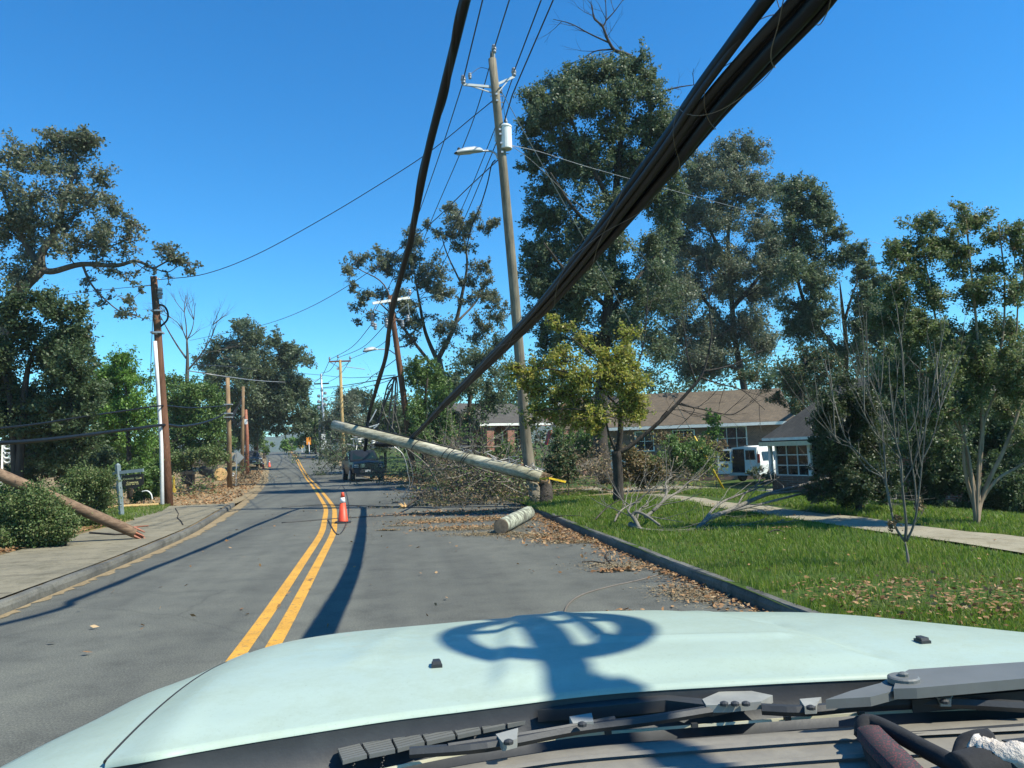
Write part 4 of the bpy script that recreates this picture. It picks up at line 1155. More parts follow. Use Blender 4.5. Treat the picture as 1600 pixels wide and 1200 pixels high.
# shrubs in the yards
for k, (lb, px, d, bl, mt_, lf, pp) in enumerate([
    ('rusty-leaved shrub between the broken tree and the white van', 1000, 25, '985,712,18,18;1008,720,22,20;1000,745,28,14;975,740,16,14;1025,745,16,12', 'lf_rust', .1, 0),
    ('green glossy-leaved shrub beside the rusty shrub near the van', 1065, 26, '1045,705,26,18;1075,708,28,18;1050,732,28,16;1090,728,22,18;1030,722,16,16', 'lf_mid', .1, 0),
    ('blue-green conical shrub beside the base of the tall pole', 880, 24, '880,702,18,14;872,722,22,16;892,735,20,14;862,740,16,12', 'lf_cedar', .1, 0),
    ('thin green shrub in front of the long house under its white eave', 1110, 40, '1112,650,12,14,.8;1120,670,14,14,.8;1105,690,16,12', 'lf_green', .14, 0),
    ('low dark green shrub at the foot of the windowed porch', 1185, 29, '1180,738,12,7;1200,748,16,6', 'lf_oakd', .1, 0),
    ('dark understorey thicket behind the big hedge under the evergreen', 60, 29, '-10,715,40,24;40,722,36,20;85,718,36,22;125,715,30,22;160,725,26,20;20,750,36,18;100,745,40,18;150,750,26,16;60,690,36,18;120,690,30,18', 'lf_oakd', .14, 0),
    ('dark thicket behind the sign between bright roadside trees', 215, 44, '170,715,30,20;205,712,30,22;240,712,26,22;270,718,22,18;190,740,30,14;235,740,26,14;180,690,26,20;245,690,22,18', 'lf_mid', .18, 0),
    ('orange-brown flowering shrub beneath the long house eave', 1075, 36, '1060,690,24,8;1090,692,22,8;1120,698,14,8;1035,688,18,8', 'lf_brown', .14, 0),
    ('leafy shrub hiding the porch columns of the long house', 905, 44, '880,690,18,14;905,685,18,14;925,692,16,14;890,705,20,12;915,705,20,12;868,675,10,14;945,695,14,14', 'lf_mid', .16, 0),
    ('dark shrub in front of the brick porch', 800, 38, '790,705,18,12;815,715,18,12;770,715,16,12', 'lf_mid', .14, 0),
    ('shrubs'[:-1] + ' behind the fire hydrant on the dirt bank', 300, 40, '285,712,26,12;315,708,24,14;340,712,18,14;270,725,16,10', 'lf_hedge', .14, 0),
    ('low leafy shrub behind the black sign board', 225, 27, '200,745,20,18;225,750,24,22;245,735,14,22;215,775,22,10;240,768,16,12;180,730,16,14', 'lf_mid', .11, 0)]):
    b = onground(px, d)
    if 'orange-brown' in lb or 'thin green' in lb:
        d_ = 44
    tree('shrub', lb, 'shrub', b, [([b, b + Vector((.05, 0, .35))], .03, .015)], B(d, bl), lf, M[mt_], M['bark'], 60 + k, 1.8, 9, twr=.006)
# hedges at the left pavement
b = onground(50, 14)
tree('hedge', 'big glossy clipped hedge crossed by the broken brown pole', 'hedge', b,
     [([onground(q, 14), onground(q, 14) + Vector((.05, .05, .6))], .03, .015) for q in (10, 60, 105)],
     B(14, '-20,788,36,22;15,786,32,22;50,780,32,20;82,784,24,20;10,810,38,28;55,810,36,28;90,812,24,24;-30,815,40,30;20,838,34,14;65,838,32,12;100,832,22,12;-20,840,30,14'),
     .058, M['lf_hedge'], M['bark'], 19, 2.6, 20, twr=.004, spread=.5)
b = onground(140, 18)
tree('hedge', 'smaller glossy hedge behind the stump end of the broken pole, next to the sign', 'hedge', b,
     [([onground(q, 18), onground(q, 18) + Vector((.05, .05, .6))], .03, .015) for q in (120, 150)],
     B(18, '135,750,26,14;110,760,22,16;160,758,18,16;130,780,30,18;160,785,20,18;110,790,20,14;150,808,24,12;125,806,20,10'),
     .062, M['lf_hedge'], M['bark'], 20, 2.4, 18, twr=.004, spread=.5)
# mixed woodland far behind both sides: reads as one mass
def woods():
    rng = np.random.default_rng(77)
    C = []
    for (x0, x1, yy, d, rr) in [(-60, 360, 640, 80, 34), (-60, 350, 690, 70, 30), (640, 1650, 610, 82, 28), (640, 1650, 650, 74, 30), (640, 1650, 690, 66, 26), (500, 640, 675, 120, 18), (990, 1650, 580, 86, 26), (1010, 1400, 560, 92, 22), (640, 900, 580, 88, 24)]:
        px = x0
        while px < x1:
            py = yy + rng.normal() * 12
            dd = d + rng.normal() * 5
            r = rr * rng.uniform(.6, 1.15) * dd / 1200
            c = np.array(P(px, py, dd))
            k = int(420 * (r / 2) ** 2)
            for _ in range(6):
                u = rng.normal(size=3); u /= np.linalg.norm(u)
                C.append(c + u * r * rng.uniform(.3, .9) + rng.normal(size=(max(20, k // 6), 3)) * r * .32)
            px += rr * rng.uniform(.6, 1.2)
    c = np.concatenate(C)
    v, q = leaf_quads(c, np.full(len(c), .36), rng, .15, .6)
    o = obj_np('woods', v, q, M['lf_oakd'])
    tag(o, kind='stuff')
    tree.count += len(c)
woods()
print('LEAVES', tree.count)
# ================================================================== poles, cables, debris
def vtop(px, py, d):
    return P(px, py, d)
def polepts(base, top, n=6, wob=0.0, rng=None):
    pts = [base.lerp(top, i / n) for i in range(n + 1)]
    if rng:
        for i in range(1, n):
            pts[i] = pts[i] + Vector((rng.uniform(-wob, wob), rng.uniform(-wob, wob), 0))
    return pts
def lin(a, b, n):
    return [a + (b - a) * i / (n - 1) for i in range(n)]
def insulator(parent, p, s=1.0, up=True, name='insulator'):
    mb = MB()
    sg = 1 if up else -1
    prof = [(.02, 0), (.055, .01), (.06, .05), (.035, .07), (.07, .09), (.07, .13), (.04, .15), (.06, .17), (.05, .22), (.01, .24)]
    mb.lathe(p, [(r * s, z * s * sg) for r, z in prof], 10)
    return obj(name, mb, M['porcelain'], parent, smooth=True)
def lampset(parent, pole_pt, arm_pts, head_a, head_b, wid, hh):
    mb = MB(); mb.tube(cat_rom([pole_pt] + arm_pts + [head_b], 4), .03, 8)
    obj('lamp_arm', mb, M['steel'], parent, smooth=True)
    mb = MB()
    d = (head_a - head_b); L = d.length; d.normalize()
    sd = d.cross(Vector((0, 0, 1))).normalized(); up = sd.cross(d)
    secs = [(-.02, .4, .5), (.06, .62, .75), (.3, 1.0, 1.0), (.62, 1.0, .95), (.9, .8, .55), (1.0, .45, .2)]
    rows = []
    for t_, ws, hs_ in secs:
        c = head_b + d * L * t_
        rows.append([c + sd * wid * .5 * ws * math.cos(a) + up * (hh * hs_ * max(0, math.sin(a)) - hh * .25 * (math.sin(a) < 0) * -math.sin(a)) for a in [2 * math.pi * k / 12 for k in range(13)]])
    mb.quadpatch(rows)
    hd = obj('lamp_head', mb, M['greymetal'], parent, smooth=True)
    mb = MB(); mb.box(head_b + d * L * .6 - up * hh * .27, (0.02, 0.02, 0.02))
    c = head_b + d * L * .62
    mb = MB(); mb.quadpatch([[c + d * L * .28 * i + sd * wid * .36 * j - up * hh * .28 for j in (-1, 1)] for i in (-1, 1)])
    obj('lens', mb, M['lens'], hd)
    mb = MB(); mb.lathe(head_b + d * L * .85 + up * hh * .5, [(.045, 0), (.05, .04), (.03, .07)], 10)
    obj('photocell', mb, M['plastic'], hd)
rp = random.Random(3)
# --- tall weathered pole beside the kerb
TB = G(840, 786, .12)
TT = P(768, 90, 22.2)
tall = thing('utility_pole', 'tall weathered grey utility pole leaning over the kerb, with white transformer and street lamp', 'utility pole', TB)
def tallp(py):
    return TB.lerp(TT, (786 - py) / (786 - 90))
mb = MB()
pp = [P(834, 786, 22.2), P(829, 740, 22.2), P(822, 690, 22.2), P(818, 640, 22.2), P(812, 560, 22.2), P(804, 460, 22.2), P(795, 360, 22.2), P(786, 260, 22.2), P(777, 170, 22.2), P(769, 92, 22.2)]
pp[0] = Vector((TB.x, TB.y, TB.z - .1))
mb.tube(pp, lin(.175, .115, 10), 14)
obj('pole_shaft', mb, M['pole'], tall, smooth=True)
# splintered tip
mb = MB()
for k in range(4):
    a = pp[-1] + Vector((rp.uniform(-.07, .07), rp.uniform(-.07, .07), -.1))
    mb.tube([a, a + Vector((rp.uniform(-.02, .02), 0, .28 + rp.uniform(0, .12)))], [.035, .006], 5)
obj('splintered_tip', mb, M['pole'], tall)
def PT(px, py, d=22.2):
    return P(px, py, d)
mb = MB(); mb.bar(PT(770, 136), PT(724, 132, 21.8), .05, .065)
mb.bar(PT(772, 146), PT(735, 134, 21.9), .03, .03)
obj('crossarm', mb, M['greymetal'], tall)
mb = MB(); mb.bar(PT(776, 132), PT(803, 120, 22.6), .05, .065)
mb.bar(PT(777, 146), PT(795, 124, 22.5), .03, .03)
obj('crossarm', mb, M['greymetal'], tall)
mb = MB(); mb.tube([PT(772, 100), PT(772, 82)], .03, 8)
mb.bar(PT(769, 100), PT(772, 84), .03, .05)
obj('top_bracket', mb, M['greymetal'], tall)
i1, i2, i3 = PT(724, 131, 21.8), PT(772, 83), PT(803, 119, 22.6)
for q in (i1, i2, i3):
    insulator(tall, q, 1.1)
insulator(tall, PT(734, 114, 21.9), .8, False, 'cutout_fuse')
insulator(tall, PT(782, 136, 22.4), .8, False, 'cutout_fuse')
mb = MB()
for py in (150, 160, 205, 212, 240, 226):
    c = tallp(py); px = 768 + (py - 90) * .098 + 2
    c = PT(px, py)
    mb.tube([c + R_ * -.19, c + R_ * .19], .012, 6)
    mb.box(c - F_ * .15, (.06, .05, .05))
obj_split('pole_hardware', mb, M['steel'], tall)
# transformer can
tc = PT(791, 234) - F_ * .02
mb = MB(); mb.lathe(tc, [(.15, 0), (.175, .02), (.175, .64), (.19, .65), (.19, .68), (.15, .72), (.05, .75)], 20)
tf = obj('transformer', mb, M['white'], tall, smooth=False)
mb = MB()
mb.lathe(tc + Vector((.02, -.03, .73)), [(.03, 0), (.055, .03), (.035, .06), (.055, .09), (.03, .13), (.015, .2)], 10)
obj('bushing', mb, M['porcelain'], tf, smooth=True)
mb = MB(); mb.box(tc - R_ * .24 + Vector((0, 0, .4)), (.16, .08, .3))
obj('mounting_bracket', mb, M['steel'], tf)
lampset(tall, PT(778, 248), [PT(774, 240), PT(766, 236)], PT(712, 239, 21.2), PT(752, 236, 21.8), .34, .14)
# conductor loop down the pole
mb = MB(); mb.tube(cat_rom([PT(774, 250), PT(768, 258), PT(762, 285), PT(752, 318), PT(738, 352), PT(728, 390)], 5), .018, 6)
obj('drop_loop', mb, M['cable'], tall)
mb = MB(); mb.tube(cat_rom([PT(735, 116, 21.9), PT(750, 106), PT(766, 110), PT(774, 122), PT(778, 160), PT(786, 192)], 5), .008, 5)
mb.tube(cat_rom([PT(783, 140), PT(786, 160), PT(790, 190)], 4), .008, 5)
obj_split('jumper_wire', mb, M['wire'], tall)
# vine / thick rounded stump beside the foot
sb = G(852, 786, .12)
st = thing('stump', 'mossy dark stub of the snapped pole standing against the foot of the tall pole', 'stump', sb)
mb = MB(); mb.tube([sb + Vector((0, 0, -.1)), P(852, 765, 21.6), P(850, 752, 21.6)], [.21, .2, .17], 12, jit=.06, rng=rp)
obj('stub', mb, M['bark'], st, smooth=True)
mb = MB()
for k in range(9):
    a = P(848 + rp.uniform(-8, 8), 752, 21.6) + Vector((0, rp.uniform(-.12, .12), -.05))
    mb.tube([a, a + Vector((rp.uniform(-.06, .06), rp.uniform(-.06, .06), rp.uniform(.1, .35)))], [.03, .004], 4)
obj('splinter', mb, M['cutwood'], st)

# --- brown pole on the left with white conduit
b = G(263, 787, .13)
D = 27.4
bp = thing('utility_pole', 'dark brown wooden pole with a full-length white conduit by the sign', 'utility pole', b)
mb = MB(); pts = [b + Vector((0, 0, -.1)), P(258, 690, D), P(252, 600, D), P(246, 510, D), P(240, 432, D)]
mb.tube(pts, [.165, .155, .145, .13, .115], 14)
obj('pole_shaft', mb, M['pole_brown'], bp, smooth=True)
mb = MB(); mb.tube([G(256, 788, .13) - F_ * .12, P(252, 690, D - .15), P(246.5, 600, D - .15), P(242, 533, D - .15)], .068, 10)
obj('conduit', mb, M['pvc'], bp, smooth=True)
mb = MB(); mb.tube([P(246, 533, D), P(245, 520, D - .1), P(243.5, 522, D - .15)], .05, 8); mb.box(P(246, 520, D), (.4, .36, .06)); mb.box(P(245, 486, D), (.34, .32, .05))
obj_split('pole_band', mb, M['steel'], bp)
mb = MB(); mb.tube(cat_rom([P(246, 476, D), P(256, 478, D), P(262, 488, D), P(261, 500, D), P(250, 511, D)], 5), .035, 8)
obj_split('cable_loop', mb, M['cable'], bp, smooth=True)
insulator(bp, P(242, 428, D), 1.2)
insulator(bp, P(250, 452, D), 1.5, False, 'lightning_arrester')
mb = MB(); mb.lathe(P(250, 459, D), [(.07, 0), (.085, .02), (.085, .2), (.05, .22)], 10)
obj('arrester_can', mb, M['white'], bp)
mb = MB(); mb.tube([P(239, 445, D), P(214, 448, D)], .02, 6); mb.tube([P(242, 435, D), P(250, 436, D)], .025, 6)
obj_split('standoff_arm', mb, M['white'], bp)
mb = MB(); q = P(260.5, 751, D - .17); mb.lathe(q, [(.05, -.004), (.05, .012), (.01, .014)], 14, (-F_).to_track_quat("Z", "Y").to_matrix())
obj('tag_disc', mb, M['white'], bp)
# --- shorter wooden pole, and two farther ones on the left
b = G(359, 762, .05); D2 = (b - CAMP).dot(F_)
p3 = thing('utility_pole', 'short brown wooden pole beside the back of the diamond sign', 'utility pole', b)
mb = MB(); mb.tube([b + Vector((0, 0, -.1)), P(358, 680, D2), P(355.5, 590, D2)], [.14, .125, .105], 12)
obj('pole_shaft', mb, M['pole_mid'], p3, smooth=True)
mb = MB()
for py in (632, 646, 652):
    mb.box(P(357, py, D2), (.42, .38, .06))
obj_split('pole_band', mb, M['steel'], p3)
b = onground(378, 62)
p4 = thing('utility_pole', 'thin tan pole with drooping cable loops behind the grey car', 'utility pole', b)
mb = MB(); mb.tube([b, P(379, 660, 62), P(380, 604, 62)], [.15, .14, .11], 10)
obj('pole_shaft', mb, M['pole_mid'], p4, smooth=True)
mb = MB()
for k in range(3):
    mb.tube(cat_rom([P(379, 618 + k * 4, 62), P(368 - 2 * k, 645, 61), P(364, 652 + k * 3, 60), P(372, 662 + k * 3, 61), P(378, 655, 62)], 4), .035, 5)
obj_split('cable_loop', mb, M['cable_dusty'], p4)
b = onground(386, 65)
p5 = thing('utility_pole', 'reddish pole with a small white box just behind the tan pole', 'utility pole', b)
mb = MB(); mb.tube([b, P(386, 680, 65), P(384, 640, 65)], [.16, .15, .12], 10)
obj('pole_shaft', mb, M['rust'], p5, smooth=True)
mb = MB(); mb.box(P(383.5, 659, 64.6), (.28, .2, .42))
obj('meter_box', mb, M['white'], p5)
# --- leaning reddish pole across the road mouth
D = 40
b = onground(648, D)
rl_ = thing('utility_pole', 'leaning reddish pole with a long pale crossarm and tangled hanging cables', 'utility pole', b)
mb = MB(); mb.tube([b, P(645, 735, D), P(636, 660, D), P(624, 570, D), P(612, 485, D), P(609, 462, D)], [.19, .18, .165, .15, .13, .12], 12)
obj('pole_shaft', mb, M['pole_brown'], rl_, smooth=True)
mb = MB(); mb.bar(P(582, 474, D - .5), P(640, 465, D + .4), .10, .13)
obj('crossarm', mb, M['white'], rl_)
mb = MB()
for a, c in (((612, 495), (584, 483)), ((612, 497), (636, 476)), ((613, 500), (600, 506)), ((611, 488), (596, 494)), ((612, 498), (628, 500)), ((637, 474), (640, 492)), ((588, 476), (582, 487))):
    mb.tube([P(*a, D), P(*c, D)], .025, 5)
obj_split('brace', mb, M['steel'], rl_)
for q, u in (((582, 490), False), ((582, 500), False), ((604, 497), False), ((604, 502), False), ((637, 492), False), ((586, 505), False), ((629, 501), False), ((640, 462), True)):
    insulator(rl_, P(*q, D), 1.5, u)
lampset(rl_, P(621, 556, D), [P(614, 551, D), P(605, 546, D)], P(568, 549, D - 1.2), P(587, 546, D - .8), .4, .17)
mb = MB()
for s_, r in (('616,588;606,602;600,625;592,660;585,690', .04), ('617,590;610,610;598,640;588,675;578,700', .035), ('618,588;614,600;612,620;608,650;604,690', .05), ('619,588;618,605;616,640;611,668;607,700', .045), ('620,590;621,610;617,650;613,690', .03), ('612,600;606,608;611,607;614,603', .03), ('608,610;600,632;589,662', .03)):
    mb.tube(cat_rom(TP(D - 1, s_), 4), r, 6)
obj_split('hanging_cable', mb, M['cable_dusty'], rl_)
mb = MB()
for k in range(14):
    a = P(590 + rp.uniform(-12, 40), 695 + rp.uniform(-14, 8), D - 1.5)
    mb.tube([a + Vector((rp.uniform(-.5, .5), rp.uniform(-.3, .3), rp.uniform(-.3, .3))) * q for q in (0, .6, 1.3)], .014, 4)
obj('hardware_tangle', mb, M['wire_grey'], rl_)
mb = MB(); mb.tube(cat_rom([P(615, 541, D), P(628, 542, D), P(640, 538, D), P(653, 528, D)], 4), .035, 6)
obj('side_cable', mb, M['cable'], rl_)
# --- farther poles
D = 72
b = onground(536, D)
yp = thing('utility_pole', 'yellowish wooden pole with a red crossarm beyond the fallen pole', 'utility pole', b)
mb = MB(); mb.tube([b, P(534.5, 660, D), P(531.5, 562, D)], [.2, .17, .13], 10)
obj('pole_shaft', mb, M['pole_yellow'], yp, smooth=True)
mb = MB(); mb.bar(P(514, 565, D), P(548, 564, D), .12, .14)
obj('crossarm', mb, M['rust'], yp)
mb = MB(); mb.tube([P(531.5, 575, D), P(516, 566, D)], .03, 5); mb.tube([P(531.5, 575, D), P(546, 566, D)], .03, 5)
mb.tube([P(540, 573, D), P(570, 577, D)], .035, 5); mb.box(P(528, 576, D), (.25, .2, .2))
obj_split('brace', mb, M['greymetal'], yp)
for q in ((515, 563), (528, 560), (547, 562)):
    insulator(yp, P(*q, D), 1.4)
D = 104
b = onground(507, D)
cp = thing('utility_pole', 'grey far pole with dark crossarm and stacked fuses above a white cabinet', 'utility pole', b)
mb = MB(); mb.tube([b, P(505, 650, D), P(501.5, 584, D)], [.2, .17, .12], 10)
obj('pole_shaft', mb, M['steel'], cp, smooth=True)
mb = MB(); mb.bar(P(491, 600, D), P(514, 599, D), .16, .18)
obj('crossarm', mb, M['plastic'], cp)
mb = MB()
for k in range(7):
    mb.lathe(P(503 + (5 if k % 2 else -5) * (k > 0), 612 + k * 4.5, D), [(.16, 0), (.22, .1), (.22, .3), (.1, .4)], 8)
obj_split('fuse', mb, M['porcelain'], cp)
mb = MB(); mb.box(P(507, 694, D - 1.2), (.75, .6, 1.4)); mb.box(P(505, 688, D - 1.2), (.4, .5, 1.7))
obj('cabinet', mb, M['white'], cp)
b = onground(499.5, 95)
sp = thing('utility_pole', 'stubby dark pole left of the grey far pole', 'utility pole', b)
mb = MB(); mb.tube([b, P(499, 653, 95)], [.17, .14], 10)
mb.box(P(499, 660, 95), (.4, .4, .08)); mb.box(P(499, 670, 95), (.4, .4, .08))
obj('pole_shaft', mb, M['pole'], sp, smooth=True)

# --- fallen pole hung in mid-air across the road
fa, fb = P(521, 664, 23.4), P(846, 745, 21.2)
fp = thing('utility_pole', 'pale snapped pole hanging at a slant over the road, caught on black cables', 'utility pole', fb)
mb = MB()
pts = [fa.lerp(fb, i / 10) for i in range(11)]
mb.tube(pts, lin(.155, .165, 11), 16, jit=.02, rng=rp)
obj('pole_shaft', mb, M['timber_pale'], fp, smooth=True)
mb = MB(); 
dirf = (fb - fa).normalized(); upf = (Vector((0, 0, 1)) - dirf * dirf.z).normalized(); sdf = dirf.cross(upf)
for k in range(16):
    a = fb + upf * rp.uniform(-.13, .13) + sdf * rp.uniform(-.13, .13) - dirf * .1
    mb.tube([a, a + dirf * rp.uniform(.1, .4)], [.028, .004], 4)
obj('splinter', mb, M['cutgrey'], fp)
mb = MB()
def onf(t_, u, s_):
    return fa.lerp(fb, t_) + upf * u + sdf * s_
mb.tube([onf(.08, .17, 0), onf(.2, .175, 0), onf(.45, .18, -.02), onf(.6, .185, 0)], .02, 6)
mb.tube([onf(.66, -.14, -.12), onf(.8, -.15, -.13), onf(.98, -.16, -.12)], .045, 6)
mb.tube([onf(.70, -.10, -.16), onf(.85, -.11, -.16), onf(1.0, -.1, -.15)], .03, 6)
obj_split('attached_cable', mb, M['cable_dusty'], fp, smooth=True)
mb = MB()
for k in range(34):
    t_ = rp.uniform(.62, 1.0)
    a = onf(t_, rp.uniform(.1, .2), rp.uniform(-.17, .1))
    mb.tube([a, a + Vector((rp.uniform(-.18, .18), rp.uniform(-.1, .1), rp.uniform(-.05, .16))), a + Vector((rp.uniform(-.3, .3), rp.uniform(-.15, .15), rp.uniform(-.08, .2)))], .012, 4)
obj('wire_tangle', mb, M['wire_grey'], fp)
mb = MB()
for t_ in (.42, .565, .59, .655, .665):
    mb.tube([onf(t_, .165 * math.cos(a), .165 * math.sin(a)) + dirf * .08 * math.cos(a) for a in [2 * math.pi * k / 14 for k in range(15)]], .012, 5)
obj_split('strap', mb, M['plastic'], fp)
mb = MB()
tp = [onf(.86, -.17, -.2), onf(.95, -.17, -.2), P(858, 747, 20.6), P(884, 753, 20.8)]
for a, c in zip(tp[:-1], tp[1:]):
    mb.bar(a, c, .010, .05)
o = obj('warning_tape', mb, M['yellow'])
tag(o, 'yellow warning tape strung along the low end of the hanging pole', 'tape')
# debris carried under the fallen pole's far end
dbz = thing('fallen_hardware', 'tangled grey line hardware and bent crossarm dangling under the hanging pole above the pickup', 'line hardware', P(590, 695, 24))
mb = MB(); mb.tube(cat_rom(TP(24, '542,694;560,697;585,693;610,691;622,690'), 4), .02, 6)
mb.tube(cat_rom(TP(24, '616,698;628,708;634,722;637,735'), 4), .018, 6)
mb.tube(cat_rom(TP(24, '636,735;640,755;632,772;622,788'), 4), .012, 5)
mb.tube(cat_rom(TP(24, '630,690;645,740;640,765;624,790'), 4), .008, 5)
obj_split('bent_rod', mb, M['wire_grey'], dbz)
mb = MB()
for k in range(20):
    a = P(545 + rp.uniform(0, 55), 690 + rp.uniform(-10, 4), 24)
    mb.tube([a, a + Vector((rp.uniform(-.25, .25), rp.uniform(-.2, .2), rp.uniform(-.25, .2)))], .012, 4)
obj('wire_tangle', mb, M['wire_grey'], dbz)
for q in ((572, 686), (562, 692), (596, 690), (584, 694)):
    mb = MB(); mb.lathe(P(*q, 24), [(.03, 0), (.08, .03), (.05, .06), (.08, .1), (.03, .14)], 8)
    obj('insulator', mb, M['white'], dbz)
mb = MB(); mb.tube(cat_rom(TP(23.6, '548,686;570,684;586,668;592,662'), 4), .018, 6); mb.tube(cat_rom(TP(23.6, '588,640;580,655;572,668;590,664;580,672'), 4), .018, 5); 
obj('bracket', mb, M['white'], dbz)

# --- black communication bundle swooping from the fallen pole to above the vehicle
def _sb(px, py, z0, zt):
    return Zp(px, py, z0) + SUND * ((zt - z0) / SUND.z)
bpath = [P(586, 694, 23.9), P(612, 694, 23.6), P(640, 686, 23.0), P(668, 660, 20.6), P(694, 632, 18.2), P(735, 592, 15.0), P(800, 527, 11.4), P(862, 462, 8.9), P(950, 358, 6.7), P(1040, 248, 5.35), P(1110, 160, 4.55), P(1190, 72, 4.0), P(1280, -25, 3.5), Vector((1.98, 2.7, 3.70)), Vector((2.04, 2.2, 3.70)), _sb(790, 972, 1.13, 3.66), _sb(862, 1045, 1.145, 3.6), _sb(930, 1100, 1.15, 3.55), _sb(1030, 1165, 1.105, 3.45), Vector((2.25, -1.8, 3.05)), Vector((2.4, -4, 2.9)), Vector((2.5, -8, 3.0))]
bundle = thing('cable_bundle', 'thick sagging bundle of black communication cables bound with thin tan lashing wire', 'cable bundle', bpath[2])
cl = cat_rom(bpath, 10)
def frame(pts):
    out = []
    for i in range(len(pts)):
        t_ = (pts[min(i + 1, len(pts) - 1)] - pts[max(0, i - 1)]).normalized()
        a = t_.cross(Vector((0, 0, 1))).normalized(); c = a.cross(t_).normalized()
        out.append((t_, a, c))
    return out
FR = frame(cl)
ns = len(cl)
slots = [(0.0, 0.0, .042), (.055, 1.57, .030), (.075, 2.7, .036), (.07, 3.9, .026), (.078, 5.0, .034), (.07, 0.3, .030), (.095, 2.1, .018), (.10, 4.4, .020)]
for k, (rr, a0, cr_) in enumerate(slots):
    pts = []; rad = []
    for i in range(ns):
        s_ = i / (ns - 1)
        tight = .55 + .45 * min(1, max(0, (i - 30) / 60)) if i > 30 else .55
        tight *= (1.08 - .74 * float(sstep((i - 126) / 24)))
        tw = a0 + i * .018 + .12 * math.sin(i * .11 + k)
        spl = 0
        if k in (4, 5, 7) and i > 95:                      # strands drift apart near the vehicle
            spl = min(1, (i - 95) / 25) * (.06 if k != 4 else .13) * (1 - float(sstep((i - 132) / 18)))
        t_, a, c = FR[i]
        pts.append(cl[i] + a * (math.cos(tw) * rr * tight + spl) + c * (math.sin(tw) * rr * tight - spl * .35))
        rad.append(cr_ * (.72 + .28 * tight) * (1.06 - .45 * float(sstep((i - 126) / 24))))
    mb = MB(); mb.tube(pts, rad, 9)
    obj('cable', mb, M['cable'] if k % 2 == 0 else M['cable_dusty'], bundle, smooth=True)
for ph, sgn in ((0, 1), (2.4, 1), (4.4, -1)):
    pts = []
    for i in range(20, 4 * 124):
        f_ = i / 4; j = min(ns - 2, int(f_)); u = f_ - j
        c0 = cl[j].lerp(cl[j + 1], u); t_, a, c = FR[j]
        tight = .55 + .45 * min(1, max(0, (f_ - 30) / 60)) if f_ > 30 else .55
        Rr = .118 * tight + .012
        an = ph + sgn * f_ * .30 + .3 * math.sin(f_ * .5 + ph)
        pts.append(c0 + a * math.cos(an) * Rr + c * math.sin(an) * Rr)
    mb = MB(); mb.tube(pts, .0026, 4)
    obj('lashing_wire', mb, M['lash'], bundle)
# slack storage loop clipped to the bundle: it throws the ring shadow on the bonnet
def shadow_back(px, py, z0, zt):
    q = Zp(px, py, z0)
    return q + SUND * ((zt - z0) / SUND.z)
sc = shadow_back(806, 1013, 1.13, 3.33)
mb = MB()
ring = []
for k in range(33):
    a = 2 * math.pi * k / 32
    ring.append(sc + Vector((.185 * math.cos(a), .2 * math.sin(a), -.05)))
for q, rr in ((1.0, .02), (.9, .017), (1.1, .018)):
    mb.tube([sc + (p - sc) * q + Vector((0, 0, .01 * q)) for p in ring], rr, 8, cap=False)
mb.bar(sc + Vector((-.2, .05, -.03)), sc + Vector((.2, .05, -.03)), .035, .02)
mb.bar(sc + Vector((.10, -.2, -.02)), sc + Vector((.10, .2, -.02)), .03, .02)
obj('slack_loop', mb, M['cable'], bundle, smooth=True)
# --- second thick cable climbing from the fallen pole
c2 = [P(570, 704, 23.3), P(572, 690, 23.2), P(576, 650, 23.4), P(588, 608, 22), P(602, 560, 19.5), P(606, 530, 18), P(612, 490, 16), P(624, 440, 14.2), P(640, 380, 12.8), P(652, 320, 11.5), P(668, 240, 10.2), P(688, 160, 9.2), P(708, 80, 8.4), P(728, -2, 7.7), P(750, -90, 7.0), Vector((1.3, 3, 8.2)), Vector((1.6, -4, 9.2)), Vector((1.9, -12, 9.8))]
cc = cat_rom(c2, 8)
rt = thing('communication_cable', 'heavy black cable climbing steeply from the hanging pole out of the top edge', 'cable', c2[2])
mb = MB(); mb.tube(cc, [.05 if i < 20 else .052 for i in range(len(cc))], 9)
obj('jacket', mb, M['cable'], rt, smooth=True)
mb = MB()
FR2 = frame(cc)
mb.tube([cc[i] + FR2[i][1] * .045 * math.cos(i * .25) + FR2[i][2] * .045 * math.sin(i * .25) for i in range(10, len(cc))], .022, 7)
obj('side_strand', mb, M['cable_dusty'], rt, smooth=True)

# --- wires
def wire(label, pts, r, mat='wire', group=None, per=7, cat='wire', name='overhead_wire', n=5):
    mb = MB(); mb.tube(cat_rom(pts, per), r, n)
    o = obj(name, mb, M[mat], None, smooth=True)
    tag(o, label, cat, group)
    return o
def behind(p, px, py, d):
    """the wire from p through a pixel at depth d, carried on above and behind the vehicle"""
    q = P(px, py, d)
    e = q + (q - p) * 1.6
    e.z = max(e.z, q.z - .3)
    return [p, q, e]
G1 = 'overhead wires on the tall pole'
wire('thin wire from the arm insulator facing the road, running overhead toward the viewer', behind(PT(724, 124, 21.8), 755, -4, 19.0), .019, group=G1)
wire('thin wire from the topmost insulator of the tall pole, running overhead toward the viewer', behind(PT(772, 76), 797, -4, 19.4), .019, group=G1)
wire('thin wire from the arm insulator nearer the tall oak, running overhead toward the viewer', behind(PT(803, 112, 22.6), 847, -4, 19.4), .019, group=G1)
wire('secondary wire dropping from overhead to the transformer on the tall pole', [PT(788, 190), P(797, 160, 21.6), P(806, 135, 21)] + behind(P(806, 135, 21), 866, -4, 18.4)[1:], .019, group=G1)
D = 40
wire('wire from the road-side insulator of the tall pole to the pale crossarm', [PT(724, 127, 21.8), P(690, 232, 26), P(650, 345, 32), P(614, 435, 37), P(586, 486, D)], .016, group=G1)
